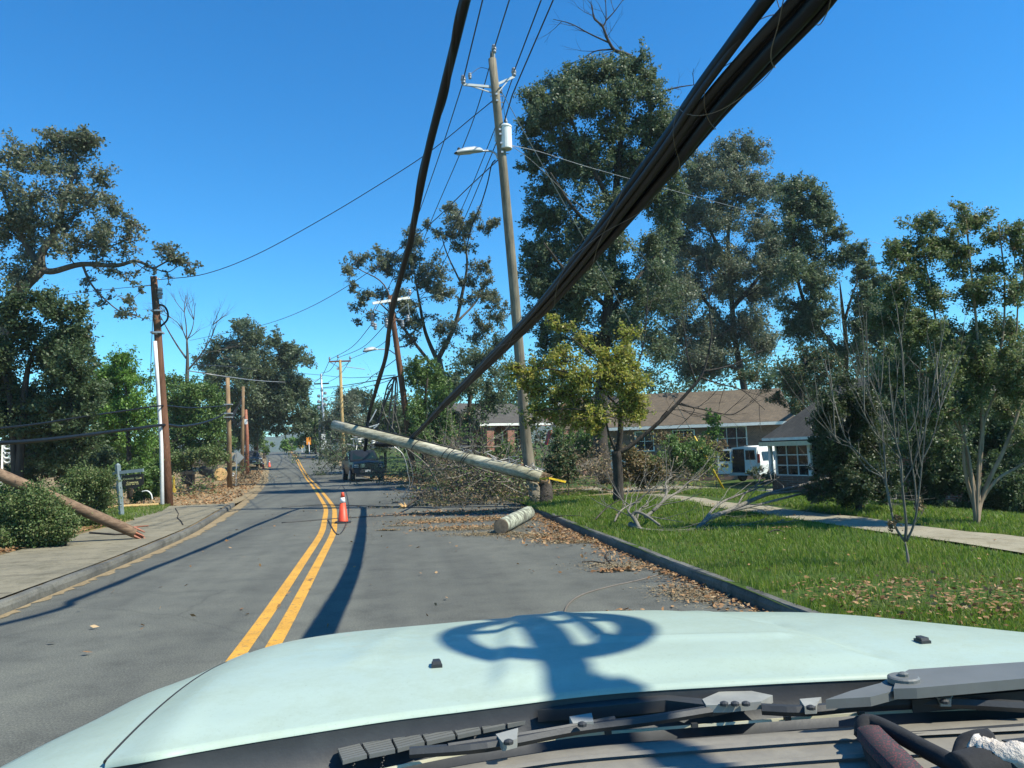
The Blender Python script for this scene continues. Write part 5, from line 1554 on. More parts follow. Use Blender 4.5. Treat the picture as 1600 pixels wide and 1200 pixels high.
wire('wire from the top of the tall pole to the leaning pole', [PT(772, 80), P(735, 200, 26), P(680, 330, 32), P(640, 425, 37), P(611, 462, D)], .016, group=G1)
wire('wire from the tree-side insulator of the tall pole to the pale crossarm end', [PT(803, 116, 22.6), P(765, 222, 27), P(715, 340, 33), P(668, 425, 37), P(638, 465, D)], .016, group=G1)
wire('secondary wire from the transformer down to the leaning pole', [PT(785, 200), P(754, 275, 26), P(718, 358, 31), P(670, 450, 36), P(615, 505, D)], .016, group=G1)
wire('low wire crossing from the tall pole to the far treeline left of the road', [PT(778, 250), P(735, 290, 25), P(660, 360, 31), P(560, 436, 40), P(480, 482, 48), P(410, 508, 56), P(330, 525, 62), P(296, 532, 66)], .018)
wire('long lone wire sweeping across the blue sky to the brown pole', [PT(776, 152), P(742, 180, 22.3), P(670, 238, 23.5), P(590, 290, 24.8), P(500, 344, 26), P(400, 398, 26.8), P(320, 428, 27.3), P(248, 437, 27.4)], .014)
wire('short wire from the brown pole top into the leaning oak', [P(240, 446, 27.4), P(190, 450, 27), P(120, 458, 26.5), P(40, 470, 26)], .01)
# left communication cables
wire('upper black cable sagging across the left trees past the brown pole', [P(-60, 674, 15), P(0, 669, 16.5), P(60, 662, 18.5), P(130, 651, 21.5), P(200, 641, 25), P(254, 634, 27.2), P(300, 637, 33), P(356, 634, 45)], .028, 'cable', name='communication_cable', cat='cable')
wire('lower thick black cable sagging across the left trees to the short brown pole', [P(-60, 693, 14), P(0, 692, 15.5), P(60, 688, 17.5), P(130, 680, 20.5), P(200, 671, 24), P(256, 664, 27.2), P(285, 666, 30), P(318, 660, 36), P(342, 651, 41), P(357, 641, 45)], .05, 'cable', name='communication_cable', cat='cable')
wire('thin guy strand hanging beside the white conduit', [P(240, 470, 27.2), P(236, 560, 27.2), P(235, 620, 27.2)], .012)
wire('pale wire crossing the road from the short brown pole to the far grey pole', [P(293, 579, 44), P(356, 589, 46), P(420, 596, 62), P(480, 597, 85), P(504, 590, 104)], .035, 'wire_grey')
wire('higher thin wire crossing in front of the big round oak', [P(300, 570, 50), P(360, 573, 60), P(440, 581, 80), P(502, 586, 104)], .03)
wire('wire running along the crest between the grey far pole and the leaning pole', [P(502, 586, 104), P(540, 590, 80), P(580, 589, 60), P(618, 586, 40)], .025)
wire('dark messenger cable from the far grey pole to the leaning pole', [P(503, 606, 104), P(540, 602, 80), P(590, 594, 55), P(622, 588, 40)], .04, 'cable')
wire('low thin cable from the far grey pole up to the leaning pole', [P(505, 622, 104), P(540, 612, 80), P(590, 600, 55), P(620, 590, 40)], .025)
G2 = 'wires between the leaning pole and the yellow pole'
for k, (a, c) in enumerate((((586, 500), (515, 562)), ((604, 506), (528, 559)), ((637, 498), (547, 561)))):
    wire(['wire from the leaning pole to the near end of the red crossarm', 'wire from the leaning pole to the middle of the red crossarm', 'wire from the leaning pole to the tree-side end of the red crossarm'][k], [P(*a, 40), P(a[0] * .55 + c[0] * .45 - 4, a[1] * .45 + c[1] * .55 + 8, 56), P(*c, 72)], .022, group=G2)
G3 = 'wires between the yellow pole and the grey far pole'
for k, (a, c) in enumerate((((515, 563), (491, 598)), ((528, 561), (502, 583)), ((547, 563), (513, 597)))):
    wire(['far wire from the near end of the red crossarm to the dark crossarm', 'far wire from the middle of the red crossarm to the grey pole tip', 'far wire from the tree-side end of the red crossarm to the dark crossarm'][k], [P(*a, 72), P((a[0] + c[0]) / 2, (a[1] + c[1]) / 2 + 7, 88), P(*c, 104)], .03, group=G3)
wire('wire passing from the leaning pole past the street lamp to the yellow pole', [P(618, 562, 40), P(585, 585, 50), P(548, 604, 66), P(470, 612, 110), P(420, 640, 140)], .022)
# guy with yellow guard
ga = P(1132, 755, 27.6); gnd = Vector((ga.x, ga.y, gz(ga.x, ga.y)))
gt = thing('guy_wire', 'pale guy strand from the tall pole to the yard, its foot in a yellow guard', 'guy wire', gnd)
mb = MB(); mb.tube([PT(783, 142), gnd + Vector((0, 0, .02))], .011, 5)
obj('strand', mb, M['wire_grey'], gt)
mb = MB(); top = PT(783, 142)
mb.tube([top.lerp(gnd, .995), top.lerp(gnd, .835)], .035, 8)
obj('yellow_guard', mb, M['yellow'], gt, smooth=True)
wire('thin service wire from the transformer sinking behind the black bundle', [PT(800, 228), P(833, 253, 23), P(880, 298, 24), P(923, 337, 25), P(1020, 420, 29), P(1090, 560, 44)], .009, 'wire_grey')
wire('upper service wire from the transformer running level into the tall oak', [PT(798, 227), P(843, 237, 23), P(893, 253, 24), P(940, 267, 25), P(1060, 300, 29), P(1250, 350, 40), P(1420, 392, 48)], .009, 'wire_grey')
wire('slack black wire lying along the asphalt near the cone', [G(512, 812, .01), G(530, 835, .01), G(545, 800, .01), G(541, 770, .01), G(534, 758, .01), G(528, 764, .01)], .014, name='road_strand')
wire('thin dark line across the road before the pickup', [G(440, 793, .01), G(500, 789, .012), G(560, 790, .012), G(630, 792, .012), G(690, 795, .012)], .012, name='road_strand')  # thin dark tube drawn flat on the asphalt, crossing both lanes
wire('thin dark line across the road behind the cone', [G(440, 817, .01), G(500, 812, .012), G(560, 808, .012), G(640, 804, .012), G(760, 798, .012)], .014, name='road_strand')  # another dark tube on the road surface, slanting towards the tall pole
wire('thin brown vine lying on the asphalt in front of the bonnet', [G(880, 962, .008), G(888, 944, .008), G(910, 929, .008), G(950, 917, .008), G(1000, 906, .008), G(1035, 896, .008)], .008, 'lash', name='fallen_vine', cat='vine')

# ------------------------------------------------------------------ logs, branches, debris
lp = [Zp(783, 836, .0) , Zp(828, 812, 0)]
a = lp[0] + Vector((.02, .1, .145)); c = lp[1] + Vector((0, .15, .145)); dirl = (c - a).normalized()
lg = thing('log', 'short lichen-covered log lying on the road with its sawn end facing the camera', 'log', (a + c) / 2 - Vector((0, 0, .145)))
mb = MB(); mb.tube([a.lerp(c, i / 6) for i in range(7)], .145, 18, cap=False, jit=.03, rng=rp)
obj('log_bark', mb, M['logbark'], lg, smooth=True)
for q, s_ in ((a, -1), (c, 1)):
    mb = MB(); mb.lathe(q, [(.14, -.0), (.137, .012), (.06, .016)], 18, (dirl * s_).to_track_quat('Z', 'Y').to_matrix())
    obj('cut_end', mb, M['cutgrey'], lg)
# stick with the splintered orange end
sa, se = G(631, 799, .05), G(668, 780, .12)
sk_ = thing('stick', 'snapped dark branch with a splintered orange end lying on the asphalt', 'branch', sa)
mb = MB(); mb.tube([sa + Vector((0, 0, .1)), sa.lerp(se, .5) + Vector((0, 0, .16)), se + Vector((0, 0, .35))], [.035, .03, .025], 7)
obj('branch', mb, M['bark'], sk_, smooth=True)
mb = MB()
for k in range(10):
    q = sa + Vector((rp.uniform(-.06, .06), rp.uniform(-.06, .06), .12 + rp.uniform(-.03, .03)))
    mb.tube([q, q + Vector((rp.uniform(-.16, .06), rp.uniform(-.1, .05), rp.uniform(-.14, .12)))], [.035, .006], 4)
obj('splinter', mb, M['cutwood'], sk_)
# broken brown pole through the left hedge
ba, bb = Vector(G(219, 834, .0)), P(-20, 733, 13.8)
ba = Zp(212, 833, .24)
bpole = thing('broken_pole', 'snapped brown pole slanting through the hedge, butt end resting on the left pavement', 'broken pole', ba)
mb = MB(); q = [ba.lerp(bb, i / 8) for i in range(9)]
mb.tube(q, lin(.098, .105, 9), 12, jit=.02, rng=rp)
obj('pole_shaft', mb, M['pole_broken'], bpole, smooth=True)
mb = MB(); dd = (ba - bb).normalized()
for k in range(9):
    u = ba + Vector((rp.uniform(-.06, .06), rp.uniform(-.06, .06), rp.uniform(-.09, .07)))
    mb.tube([u - dd * .1, u + dd * rp.uniform(.05, .2)], [.03, .012], 5)
mb.tube([ba + Vector((-.3, .05, .1)), ba + Vector((.2, .1, .12))], [.02, .012], 5)
obj('splinter', mb, M['rust'], bpole)
mb = MB(); mb.tube([G(140, 832, .15), G(180, 835, .15), G(207, 834, .15)], .018, 5)
o = obj('rod', mb, M['bark']); tag(o, 'thin dark rod lying on the left pavement beside the broken pole butt', 'rod')

def brush(name, label, base, seeds, mats, seed, n, L, lf=None, nleaf=0, lmat=None, spread=(1, 1, .5), r=.02, cat='brush pile', up=.15, depth=2):
    rng = np.random.default_rng(seed)
    rt_ = thing(name, label, cat, base)
    mb = MB(); sk = Skel()
    for _ in range(n):
        s_ = seeds[rng.integers(len(seeds))]
        p = Vector(s_[:3]) + Vector((rng.normal() * s_[3], rng.normal() * s_[4], abs(rng.normal()) * s_[5]))
        d = Vector((rng.normal() * spread[0], rng.normal() * spread[1], rng.normal() * spread[2]))
        twigbush(mb, sk, p, d, L * rng.uniform(.5, 1.2), r * rng.uniform(.5, 1.2), rng, depth, .6, (1, 3), .13, up)
    # nothing below the ground
    gv = []
    for v_ in mb.v:
        zg = gz(v_[0], v_[1]) + .01
        gv.append((v_[0], v_[1], max(v_[2], zg)))
    mb.v = gv
    obj('branches', mb, mats, rt_, smooth=True)
    if nleaf:
        kp, _ = sk.arr()
        c = kp[rng.integers(0, len(kp), nleaf)] + rng.normal(size=(nleaf, 3)) * np.array([.16, .16, .12])
        gmin = H(c[:, 0], c[:, 1]) + .03
        c[:, 2] = np.maximum(c[:, 2], gmin)
        v, q = leaf_quads(c, np.full(nleaf, lf), rng, .1, .5)
        obj_np('leaves', v, q, lmat, rt_)
    return rt_
def sd(px, py, d, sx, sy, sz):
    q = P(px, py, d); g = gz(q.x, q.y)
    return (q.x, q.y, max(q.z, g + .05), sx, sy, sz)
brush('brush_pile', 'heap of torn branches with dead brown leaves under the hanging pole', onground(740, 26), [sd(698, 735, 27, .25, .5, .25), sd(718, 765, 26, .5, .5, .15), sd(745, 772, 25.5, .8, .5, .2), sd(790, 775, 25, .7, .5, .2), sd(780, 755, 26, .6, .5, .2), sd(695, 715, 28, .25, .4, .25)], M['bark_grey'], 91, 130, .9, .085, 4200, M['lf_brown'], (1, .8, .45), .024)
brush('brush_pile', 'tangle of pale bare twigs and green leaves beside the heap of dead branches', onground(745, 25), [sd(760, 745, 24.5, .5, .4, .25), sd(745, 760, 24.5, .6, .4, .2), sd(720, 735, 25, .5, .4, .3), sd(775, 755, 24.5, .4, .3, .2)], M['bark_pale'], 92, 60, 1.5, .09, 1900, M['lf_mid'], (1, .5, .7), .026)
brush('brush_pile', 'low scatter of broken twigs along the road edge by the log', onground(790, 22), [sd(700, 790, 23.5, 1.0, .3, .05), sd(760, 788, 22.5, 1.0, .3, .05), sd(800, 795, 20.5, .7, .3, .05), sd(680, 778, 27, .5, .3, .05)], M['bark_grey'], 93, 70, .6, .08, 2600, M['lf_brown'], (1, .6, .15), .010, up=0)
brush('brush_pile', 'dark leafy brush heap at the road edge behind the pickup', onground(535, 55), [sd(528, 722, 56, 1.2, 1, .5), sd(545, 720, 54, 1.0, 1, .5), sd(515, 727, 60, .8, .8, .3)], M['bark_grey'], 94, 50, 1.6, .2, 2600, M['lf_oak'], (1, 1, .6), .03)
brush('brush_pile', 'brushwood heap on the dirt around the diamond sign post', onground(390, 48), [sd(380, 750, 47, .4, .5, .1), sd(395, 748, 49, .6, .5, .1), sd(385, 756, 45, .4, .5, .1)], M['bark_grey'], 95, 36, .6, .09, 900, M['lf_brown'], (1, 1, .35), .014)
brush('brush_pile', 'storm debris of branches and logs behind the brown pole', onground(310, 46), [sd(300, 735, 46, 1.4, 1.2, .5), sd(330, 730, 48, 1.2, 1.2, .5), sd(280, 728, 44, 1.0, 1.0, .5), sd(330, 740, 46, 1.0, .8, .2), sd(290, 770, 36, .6, .4, .1)], M['bark_grey'], 96, 90, 1.2, .13, 2200, M['lf_hedge'], (1, 1, .45), .022)
brush('brush_pile', 'brown twiggy debris heaped before the yellow-leaved tree and thick trunk', onground(920, 26), [sd(905, 730, 27, .9, .7, .3), sd(870, 750, 25, .8, .5, .2), sd(920, 755, 26, .8, .5, .2), sd(985, 760, 24, 1.2, .5, .1), sd(1030, 752, 26, 1.4, .6, .15)], M['bark_grey'], 97, 90, .9, .09, 3800, M['lf_brown'], (1, .8, .35), .012)
brush('brush_pile', 'grey fallen limbs between the truck and the leaning pole', onground(640, 40), [sd(625, 745, 41, .9, .6, .2), sd(655, 745, 39, .9, .6, .2), sd(680, 752, 36, .9, .6, .15)], M['bark_grey'], 98, 70, 1.0, .13, 2600, M['lf_oak'], (1, .8, .3), .018)
brush('brush_pile', 'pale yellowing brush heap beside the open van door', onground(1080, 31), [sd(1078, 715, 31, .4, .5, .4), sd(1090, 732, 30, .4, .5, .2), sd(1070, 742, 29, .6, .5, .15)], M['bark_pale'], 99, 40, .8, .09, 1300, M['lf_yellow'], (1, .8, .6), .014)
# big fallen logs left of the road
def biglog(label, pa, pb, r, endmat=None, mat='bark_grey'):
    rt_ = thing('fallen_log', label, 'log', (pa + pb) / 2)
    mb = MB(); mb.tube([pa.lerp(pb, i / 5) for i in range(6)], [r * (1 - .04 * i) for i in range(6)], 12, jit=.05, rng=rp)
    obj('log_bark', mb, M[mat], rt_, smooth=True)
    dd = (pa - pb).normalized()
    mb = MB(); mb.lathe(pa, [(r * .98, -.01), (r * .94, .015), (r * .4, .02)], 16, dd.to_track_quat('Z', 'Y').to_matrix())
    obj('cut_end', mb, M[endmat or 'cutgrey'], rt_)
biglog('dark mossy log lying high on the debris behind the brown pole', P(288, 717, 42), P(255, 728, 43), .26)
biglog('thick trunk with a bright orange sawn face near the short brown pole', P(345, 741, 42), P(318, 735, 46), .36, 'cutwood')
biglog('long grey trunk lying behind the orange sawn log', P(300, 722, 58), P(365, 718, 64), .35)
biglog('pale curved limb lying in the brush against the thick oak trunk', P(932, 722, 31), P(893, 737, 30), .2, mat='bark_grey')
mb = MB()
for k in range(5):
    mb.box(P(352 + k * 2.5, 742, 49) + Vector((rp.uniform(-.2, .2), rp.uniform(-.2, .2), rp.uniform(-.1, .1))), (.35, .2, .12), Matrix.Rotation(rp.uniform(0, 3), 3, 'Z'))
o = obj('wood_chips', mb, M['conewhite']); tag(o, 'pale sawn wood chunks beside the orange sawn log', 'wood chips')
# stump in the debris: dark box with brown top (mailbox-like)
q = P(294, 749, 40)
mbx = thing('mailbox', 'squat black mailbox with a brown curved top by the fire hydrant', 'mailbox', onground(294, 40))
mb = MB(); mb.box(q, (.55, .5, .5)); obj('box', mb, M['signblack'], mbx)
mb = MB(); mb.prism([q + Vector((-.32, -.3, .26)), q + Vector((.32, -.3, .26)), q + Vector((.3, -.3, .38)), q + Vector((0, -.3, .44)), q + Vector((-.3, -.3, .38))], (0, .6, 0)); obj('lid', mb, M['cutgrey'], mbx)
mb = MB(); g_ = onground(294, 40); mb.box(Vector((q.x, q.y, (g_.z + q.z - .25) / 2)), (.1, .1, q.z - .25 - g_.z)); obj('post', mb, M['pole_mid'], mbx)
# hydrant
hb = onground(272, 39)
hy = thing('fire_hydrant', 'small yellow fire hydrant half hidden by weeds behind the brown pole', 'fire hydrant', hb)
s_ = .5
hz_ = P(272, 764, 39).z
hb2 = Vector((hb.x, hb.y, hz_))
mb = MB(); mb.lathe(hb2, [(.17 * s_, 0), (.17 * s_, .05), (.12 * s_, .06), (.12 * s_, .5), (.15 * s_, .51), (.15 * s_, .56), (.12 * s_, .62), (.05 * s_, .7), (.04 * s_, .76)], 14)
mb.lathe(hb2 + Vector((0, 0, -.5)), [(.12, 0), (.12, .5)], 12)
obj('barrel', mb, M['hydrant'], hy, smooth=False)
for sx in (-1, 1):
    mb = MB(); mb.tube([hb2 + Vector((sx * .05, 0, .2)), hb2 + Vector((sx * .1, 0, .2))], .03, 10); obj('nozzle_cap', mb, M['hydrant'], hy)
# fallen bare limb on the lawn
lm = G(992, 826, .14)
limb_ = thing('fallen_branch', 'large grey leafless limb sprawling across the lawn with upcurved twigs', 'branch', lm)
mb = MB(); rngb = np.random.default_rng(4)
def gpts(s_, zlift=None):
    """px,py,depth"""
    return [P(*[float(k) for k in q.split(',')]) for q in s_.split(';')]
for s_, r in (('985,820,13.2;1000,828,12.9;1020,834,12.6;1045,838,12.4;1075,839,12.4;1088,833,12.6;1094,822,12.8;1110,808,13.2;1135,800,13.6;1165,786,14.2;1200,772,14.8;1240,762,15.4;1275,752,15.8;1292,748,16;1338,756,16.4', .042), ('1000,828,12.9;992,812,13.1;988,806,13.2;995,800,13.2;1010,806,13.1;1030,820,12.8', .03), ('1008,808,13.1;1030,790,13.6;1042,770,14.2;1040,755,14.6;1050,745,15', .022), ('1020,798,13.3;1040,780,14;1060,768,14.4;1078,752,15;1092,750,15.2', .02), ('1094,822,12.8;1120,790,13.6;1150,775,14.4;1180,765,15', .02), ('1200,772,14.8;1250,768,15;1300,772,15.2;1340,775,15.4;1400,780,15.4', .018), ('1130,800,13.6;1180,790,14;1260,770,15;1310,764,15.4;1350,768,15.5', .02), ('1045,838,12.4;1060,840,12.2;1093,838,12.3', .015), ('1100,836,12.4;1150,822,12.8;1200,820,13;1225,812,13.2', .014), ('960,815,13.6;968,800,13.9;985,788,14.2;1000,784,14.4', .014), ('995,812,13.4;1000,795,13.6;1012,790,13.8;1010,782,14', .014), ('1150,795,13.8;1165,770,14.4;1195,752,15.2;1215,750,15.4', .012), ('988,806,13.2;982,800,13.3;985,790,13.4;993,785,13.4', .018)):
    pts = cat_rom(gpts(s_), 4)
    mb.tube(pts, [r * 1.35 * (1 - .5 * i / (len(pts) - 1)) for i in range(len(pts))], 7)
    for i in range(4, len(pts), 2):
        dd = (pts[i] - pts[i - 1]).normalized()
        if rngb.uniform() < .75:
            twigbush(mb, None, pts[i], dd + Vector((rngb.normal(), rngb.normal(), rngb.normal() * .6 + .15)) * .55, .8, .009, rngb, 2, .6, (1, 2))
mb.v = [(v_[0], v_[1], max(v_[2], gz(v_[0], v_[1]) + .03)) for v_ in mb.v]
obj('limb', mb, M['bark_pale'], limb_, smooth=True)
mb = MB()
for s_ in ('862,808,16;880,806,15.8;905,806,15.6;920,808,15.4', '930,812,14.4;945,796,14.8;962,784,15;975,780,15.2', '962,812,14.4;972,795,14.6;974,780,14.8', '1200,832,11.6;1215,828,11.6;1235,836,11.5'):
    pts = cat_rom(gpts(s_), 4); mb.tube(pts, [.016 * (1 - .6 * i / (len(pts) - 1)) for i in range(len(pts))], 5)
    twigbush(mb, None, pts[-1], (pts[-1] - pts[-2]), .4, .006, rngb, 1, .6)
mb.v = [(v_[0], v_[1], max(v_[2], gz(v_[0], v_[1]) + .01)) for v_ in mb.v]
o = obj('fallen_twigs', mb, M['bark'], None, smooth=True); tag(o, 'few thin dark twigs stuck in the grass between the kerb and yellow-leaved tree', 'twigs')
mb = MB()
for s_ in ('925,884;942,879;950,876;962,876', '950,876;946,870;948,864', '950,876;956,882;966,888', '910,878;925,877;945,880', '988,870;994,858;1000,850'):
    mb.tube(cat_rom([G(float(q.split(',')[0]), float(q.split(',')[1]), .012) for q in s_.split(';')], 3), .009, 5)
o = obj('fallen_twig', mb, M['bark']); tag(o, 'forked dark twig lying on the asphalt beside the kerb', 'twig')

# ------------------------------------------------------------------ cones, signs
def make_cone(label, base, sc=1.0, group=None):
    r_ = thing('traffic_cone', label, 'traffic cone', base, group)
    mb = MB()
    n = 4
    mb.prism([Vector((-.18, -.12, 0)), Vector((-.12, -.18, 0)), Vector((.12, -.18, 0)), Vector((.18, -.12, 0)), Vector((.18, .12, 0)), Vector((.12, .18, 0)), Vector((-.12, .18, 0)), Vector((-.18, .12, 0))], (0, 0, .035))
    obj('base', mb, M['plastic'], r_, local=True)
    mb = MB(); mb.lathe((0, 0, .035), [(.125, 0), (.115, .02), (.064, .435)], 20); mb.lathe((0, 0, 0), [(.049, .59), (.032, .70), (.024, .71)], 20)
    obj('cone_body', mb, M['conered'], r_, smooth=True, local=True)
    mb = MB(); mb.lathe((0, 0, 0), [(.0675, .47), (.0495, .59)], 20)
    obj('reflective_band', mb, M['conewhite'], r_, smooth=True, local=True)
    return r_
cb = G(536, 817, .004)
c0 = make_cone('nearest orange traffic cone with one white band, standing on the double yellow line', cb)
def copy_thing(r_, loc, label, rotz=0):
    c = r_.copy(); COL.objects.link(c); c.location = loc; c.rotation_euler = (0, 0, rotz); c['label'] = label
    for ch in list(r_.children):
        d = ch.copy(); COL.objects.link(d); d.parent = c
        for g_ in ch.children:
            e = g_.copy(); COL.objects.link(e); e.parent = d
    return c
c0['group'] = 'orange traffic cones'
copy_thing(c0, G(411.5, 733, .01), 'small distant orange cone touching the front corner of the grey car', .3)
copy_thing(c0, G(421, 730, .01), 'small distant orange cone standing in the lane beside the grey car', 1.0)
# diamond sign seen from behind
sgb = onground(368, 46)
sg = thing('road_sign', 'unpainted back of a diamond road sign on a thin post', 'road sign', sgb)
mb = MB(); q = P(370.5, 715, 46)
mb.bar(sgb, P(370, 706, 46), .05, .04); obj('post', mb, M['steel'], sg)
mb = MB(); hw = .40
nrm = Vector((F_.x, F_.y, 0)).normalized(); rt3 = Vector((nrm.y, -nrm.x, 0)); rt3 = (rt3 + nrm * .1).normalized()
dia = [q + rt3 * -hw, q + Vector((0, 0, -hw)), q + rt3 * hw, q + Vector((0, 0, hw))]
mb.prism([p + nrm * .05 for p in dia], nrm * .012); obj('panel', mb, M['signgrey'], sg)
for (px, py, w_, hh, d, lab, shape) in ((482.5, 689, .6, 1.0, 104, 'orange rectangular construction sign on the far bend', 'rect'), (471, 697.5, .8, .8, 112, 'small yellow diamond warning sign at the far crest', 'dia')):
    b_ = onground(px, d)
    r_ = thing('road_sign', lab, 'road sign', b_)
    q = P(px, py, d)
    mb = MB(); mb.bar(b_, q, .08, .06); obj('post', mb, M['steel'], r_)
    mb = MB()
    if shape == 'rect':
        mb.box(q - F_ * .08, (w_, .03, hh), Matrix.Rotation(.3, 3, 'Z'))
    else:
        mb.prism([q + R0 * -w_ * .6 - F_ * .08, q + Vector((0, 0, -w_ * .6)) - F_ * .08, q + R0 * w_ * .6 - F_ * .08, q + Vector((0, 0, w_ * .6)) - F_ * .08], F_ * .02)
    obj('panel', mb, M['orange'] if shape == 'rect' else M['yellow'], r_)
# the hanging name board
D = 21.4
nb = G(190, 806, .12)
sg = thing('hanging_sign', 'black hanging name board with gold lettering on a blue-grey post', 'sign', nb)
mb = MB(); mb.bar(nb, P(184, 727, D), .105, .105); obj('post', mb, M['bluegrey'], sg)
mb = MB(); mb.bar(P(176, 739.5, D), P(224, 734.5, D), .07, .09); obj('arm', mb, M['bluegrey'], sg)
mb = MB(); mb.lathe(P(184, 727, D), [(.075, 0), (.06, .02), (.01, .06)], 4); obj('post_cap', mb, M['bluegrey'], sg)
A0 = P(190, 742.5, D); ex = (P(223, 739.5, D) - A0); BW = ex.length; ex.normalize()
ey = (P(191, 764, D) - A0); BH = ey.length * 1.05; ey = -(ey - ex * ey.dot(ex)).normalized()
ez = ex.cross(ey)
mb = MB()
def bpt(u, v_, w_=0):
    return A0 + ex * u * BW - ey * v_ * BH + ez * w_
outl = [(0, .02), (.3, .04), (.5, 0), (.7, .04), (1, .02), (1, .62), (.94, .8), (.8, .9), (.5, .98), (.2, .9), (.06, .8), (0, .62)]
mb.prism([bpt(u, v_, .0) for u, v_ in outl], ez * -.035)
board = obj('board', mb, M['signblack'], sg)
mb = MB()
for u in (.12, .88):
    mb.tube([bpt(u, .03, -.017), bpt(u, -.12, -.017)], .008, 5)
obj('hanger', mb, M['steel'], sg)
def text_mesh(parts_, target_w):
    """parts: list of (string, size); returns verts/faces in the plane, normalised to target width"""
    vs = []; fs = []; x = 0
    for st_, sz in parts_:
        cu = bpy.data.curves.new('lettering', 'FONT'); cu.body = st_; cu.size = sz; cu.resolution_u = 2; cu.offset = .022
        ob = bpy.data.objects.new('lettering', cu); COL.objects.link(ob)
        dg = bpy.context.evaluated_depsgraph_get(); me = ob.evaluated_get(dg).to_mesh()
        b0 = len(vs); mx = 0
        for v_ in me.vertices:
            vs.append((v_.co.x + x, v_.co.y)); mx = max(mx, v_.co.x)
        for p in me.polygons:
            fs.append(tuple(b0 + i for i in p.vertices))
        x += mx + .06 * sz if st_ != ' ' else .4 * sz
        ob.evaluated_get(dg).to_mesh_clear(); bpy.data.objects.remove(ob); bpy.data.curves.remove(cu)
    k = target_w / max(v_[0] for v_ in vs)
    return [(a_ * k, b_ * k) for a_, b_ in vs], fs
mb = MB()
for parts_, u0, v0, wd in (([('C', 1), ('OUNTRY', .76), (' ', 1), ('C', 1), ('LUB', .76)], .05, .35, .88), ([('C', 1), ('OMMONS', .76)], .20, .63, .56)):
    vs, fs = text_mesh(parts_, wd * BW)
    mb.add([bpt(u0, v0, .005) + ex * a_ + ey * b_ for a_, b_ in vs], fs)
for k in range(13):
    if k not in (5, 9):
        mb.quadpatch([[bpt(.16 + k * .048, .72, .005), bpt(.2 + k * .048, .72, .005)], [bpt(.16 + k * .048, .68, .005), bpt(.2 + k * .048, .68, .005)]])
obj('lettering', mb, M['gold'], board)
# low yellowish kerb of a bed behind the grass
mb = MB()
q = [P(168, 786, 25), P(200, 781, 25.5), P(235, 779, 26), P(255, 783, 26.5)]
mb.tube([Vector((p.x, p.y, gz(p.x, p.y) + .06)) for p in q], .07, 6)
o = obj('edging_timber', mb, M['pole_yellow']); tag(o, 'pale timber edging behind the grass patch by the hanging sign', 'edging')
mb = MB(); mb.tube(cat_rom(TP(25, '222,768;230,767;236,772;238,780'), 4), .02, 6)
o = obj('hose', mb, M['white']); tag(o, 'pale curved pipe end in the shrubs behind the name board', 'pipe')
# white lattice glimpsed through the left trees
q0 = P(12, 706, 27)
lt = thing('lattice_screen', 'white ornamental screen glimpsed through the dark trees at the frame edge', 'screen', onground(12, 27))
mb = MB()
for k in range(4):
    c_ = P(12, 698 + k * 7, 27)
    mb.tube([c_ + R0 * .12 * math.cos(a) * (1 - .0 * k) + Vector((0, 0, .09 * math.sin(a))) for a in [2 * math.pi * j / 16 for j in range(17)]], .035, 6, cap=False)
    mb.tube([c_ + R0 * (.45 + .25 * k % .3) + Vector((0, 0, .04)), c_ + R0 * 1.2 + Vector((0, 0, .02))], .025, 5)
obj_split('scrollwork', mb, M['white'], lt)
mb = MB(); a_ = onground(6, 27); mb.bar(a_, P(4, 694, 27), .06, .06); a_ = onground(30, 27); mb.bar(a_, P(34, 694, 27), .06, .06); obj('post', mb, M['white'], lt)
# ================================================================== vehicles
def car_hull(stations, name, mats, root):
    """stations: (y, [(halfwidth, z), ...] from sill up to the top centre)"""
    rows = []
    for y, pr in stations:
        left = [(-w_, y, z) for w_, z in pr]; right = [(w_, y, z) for w_, z in reversed(pr)]
        rows.append(left + right)
    mb = MB(); mb.quadpatch(rows)
    n = len(rows[0])
    mb.add(rows[0], [tuple(range(n))]); mb.add(rows[-1], [tuple(range(n - 1, -1, -1))])
    o = obj(name, mb, mats, root, smooth=False, local=True)
    md = o.modifiers.new('bevel', 'BEVEL'); md.width = .03; md.segments = 2; md.limit_method = 'ANGLE'; md.angle_limit = R(25)
    return o
def wheel(root, x, y, r, wd):
    rot = Matrix.Rotation(math.pi / 2, 3, 'Y')
    mb = MB(); mb.lathe((x - wd / 2, y, r), [(r * .6, 0), (r * .93, 0), (r, wd * .15), (r, wd * .85), (r * .93, wd), (r * .6, wd)], 24, rot)
    w_ = obj('wheel', mb, M['rubber'], root, local=True)
    sx = 1 if x > 0 else -1
    mb = MB(); mb.lathe((x + sx * wd * .3, y, r), [(r * .58, 0), (r * .6, .08 * sx), (r * .2, .09 * sx)], 16, rot)
    obj('rim', mb, M['steel'], w_, local=True)
def pane(root, name, pts, mat, parent=None):
    mb = MB(); mb.add(pts, [tuple(range(len(pts)))])
    return obj(name, mb, M[mat], parent or root, local=True)
def place_on(root, loc, rz):
    root.location = loc; root.rotation_euler = (0, 0, rz)
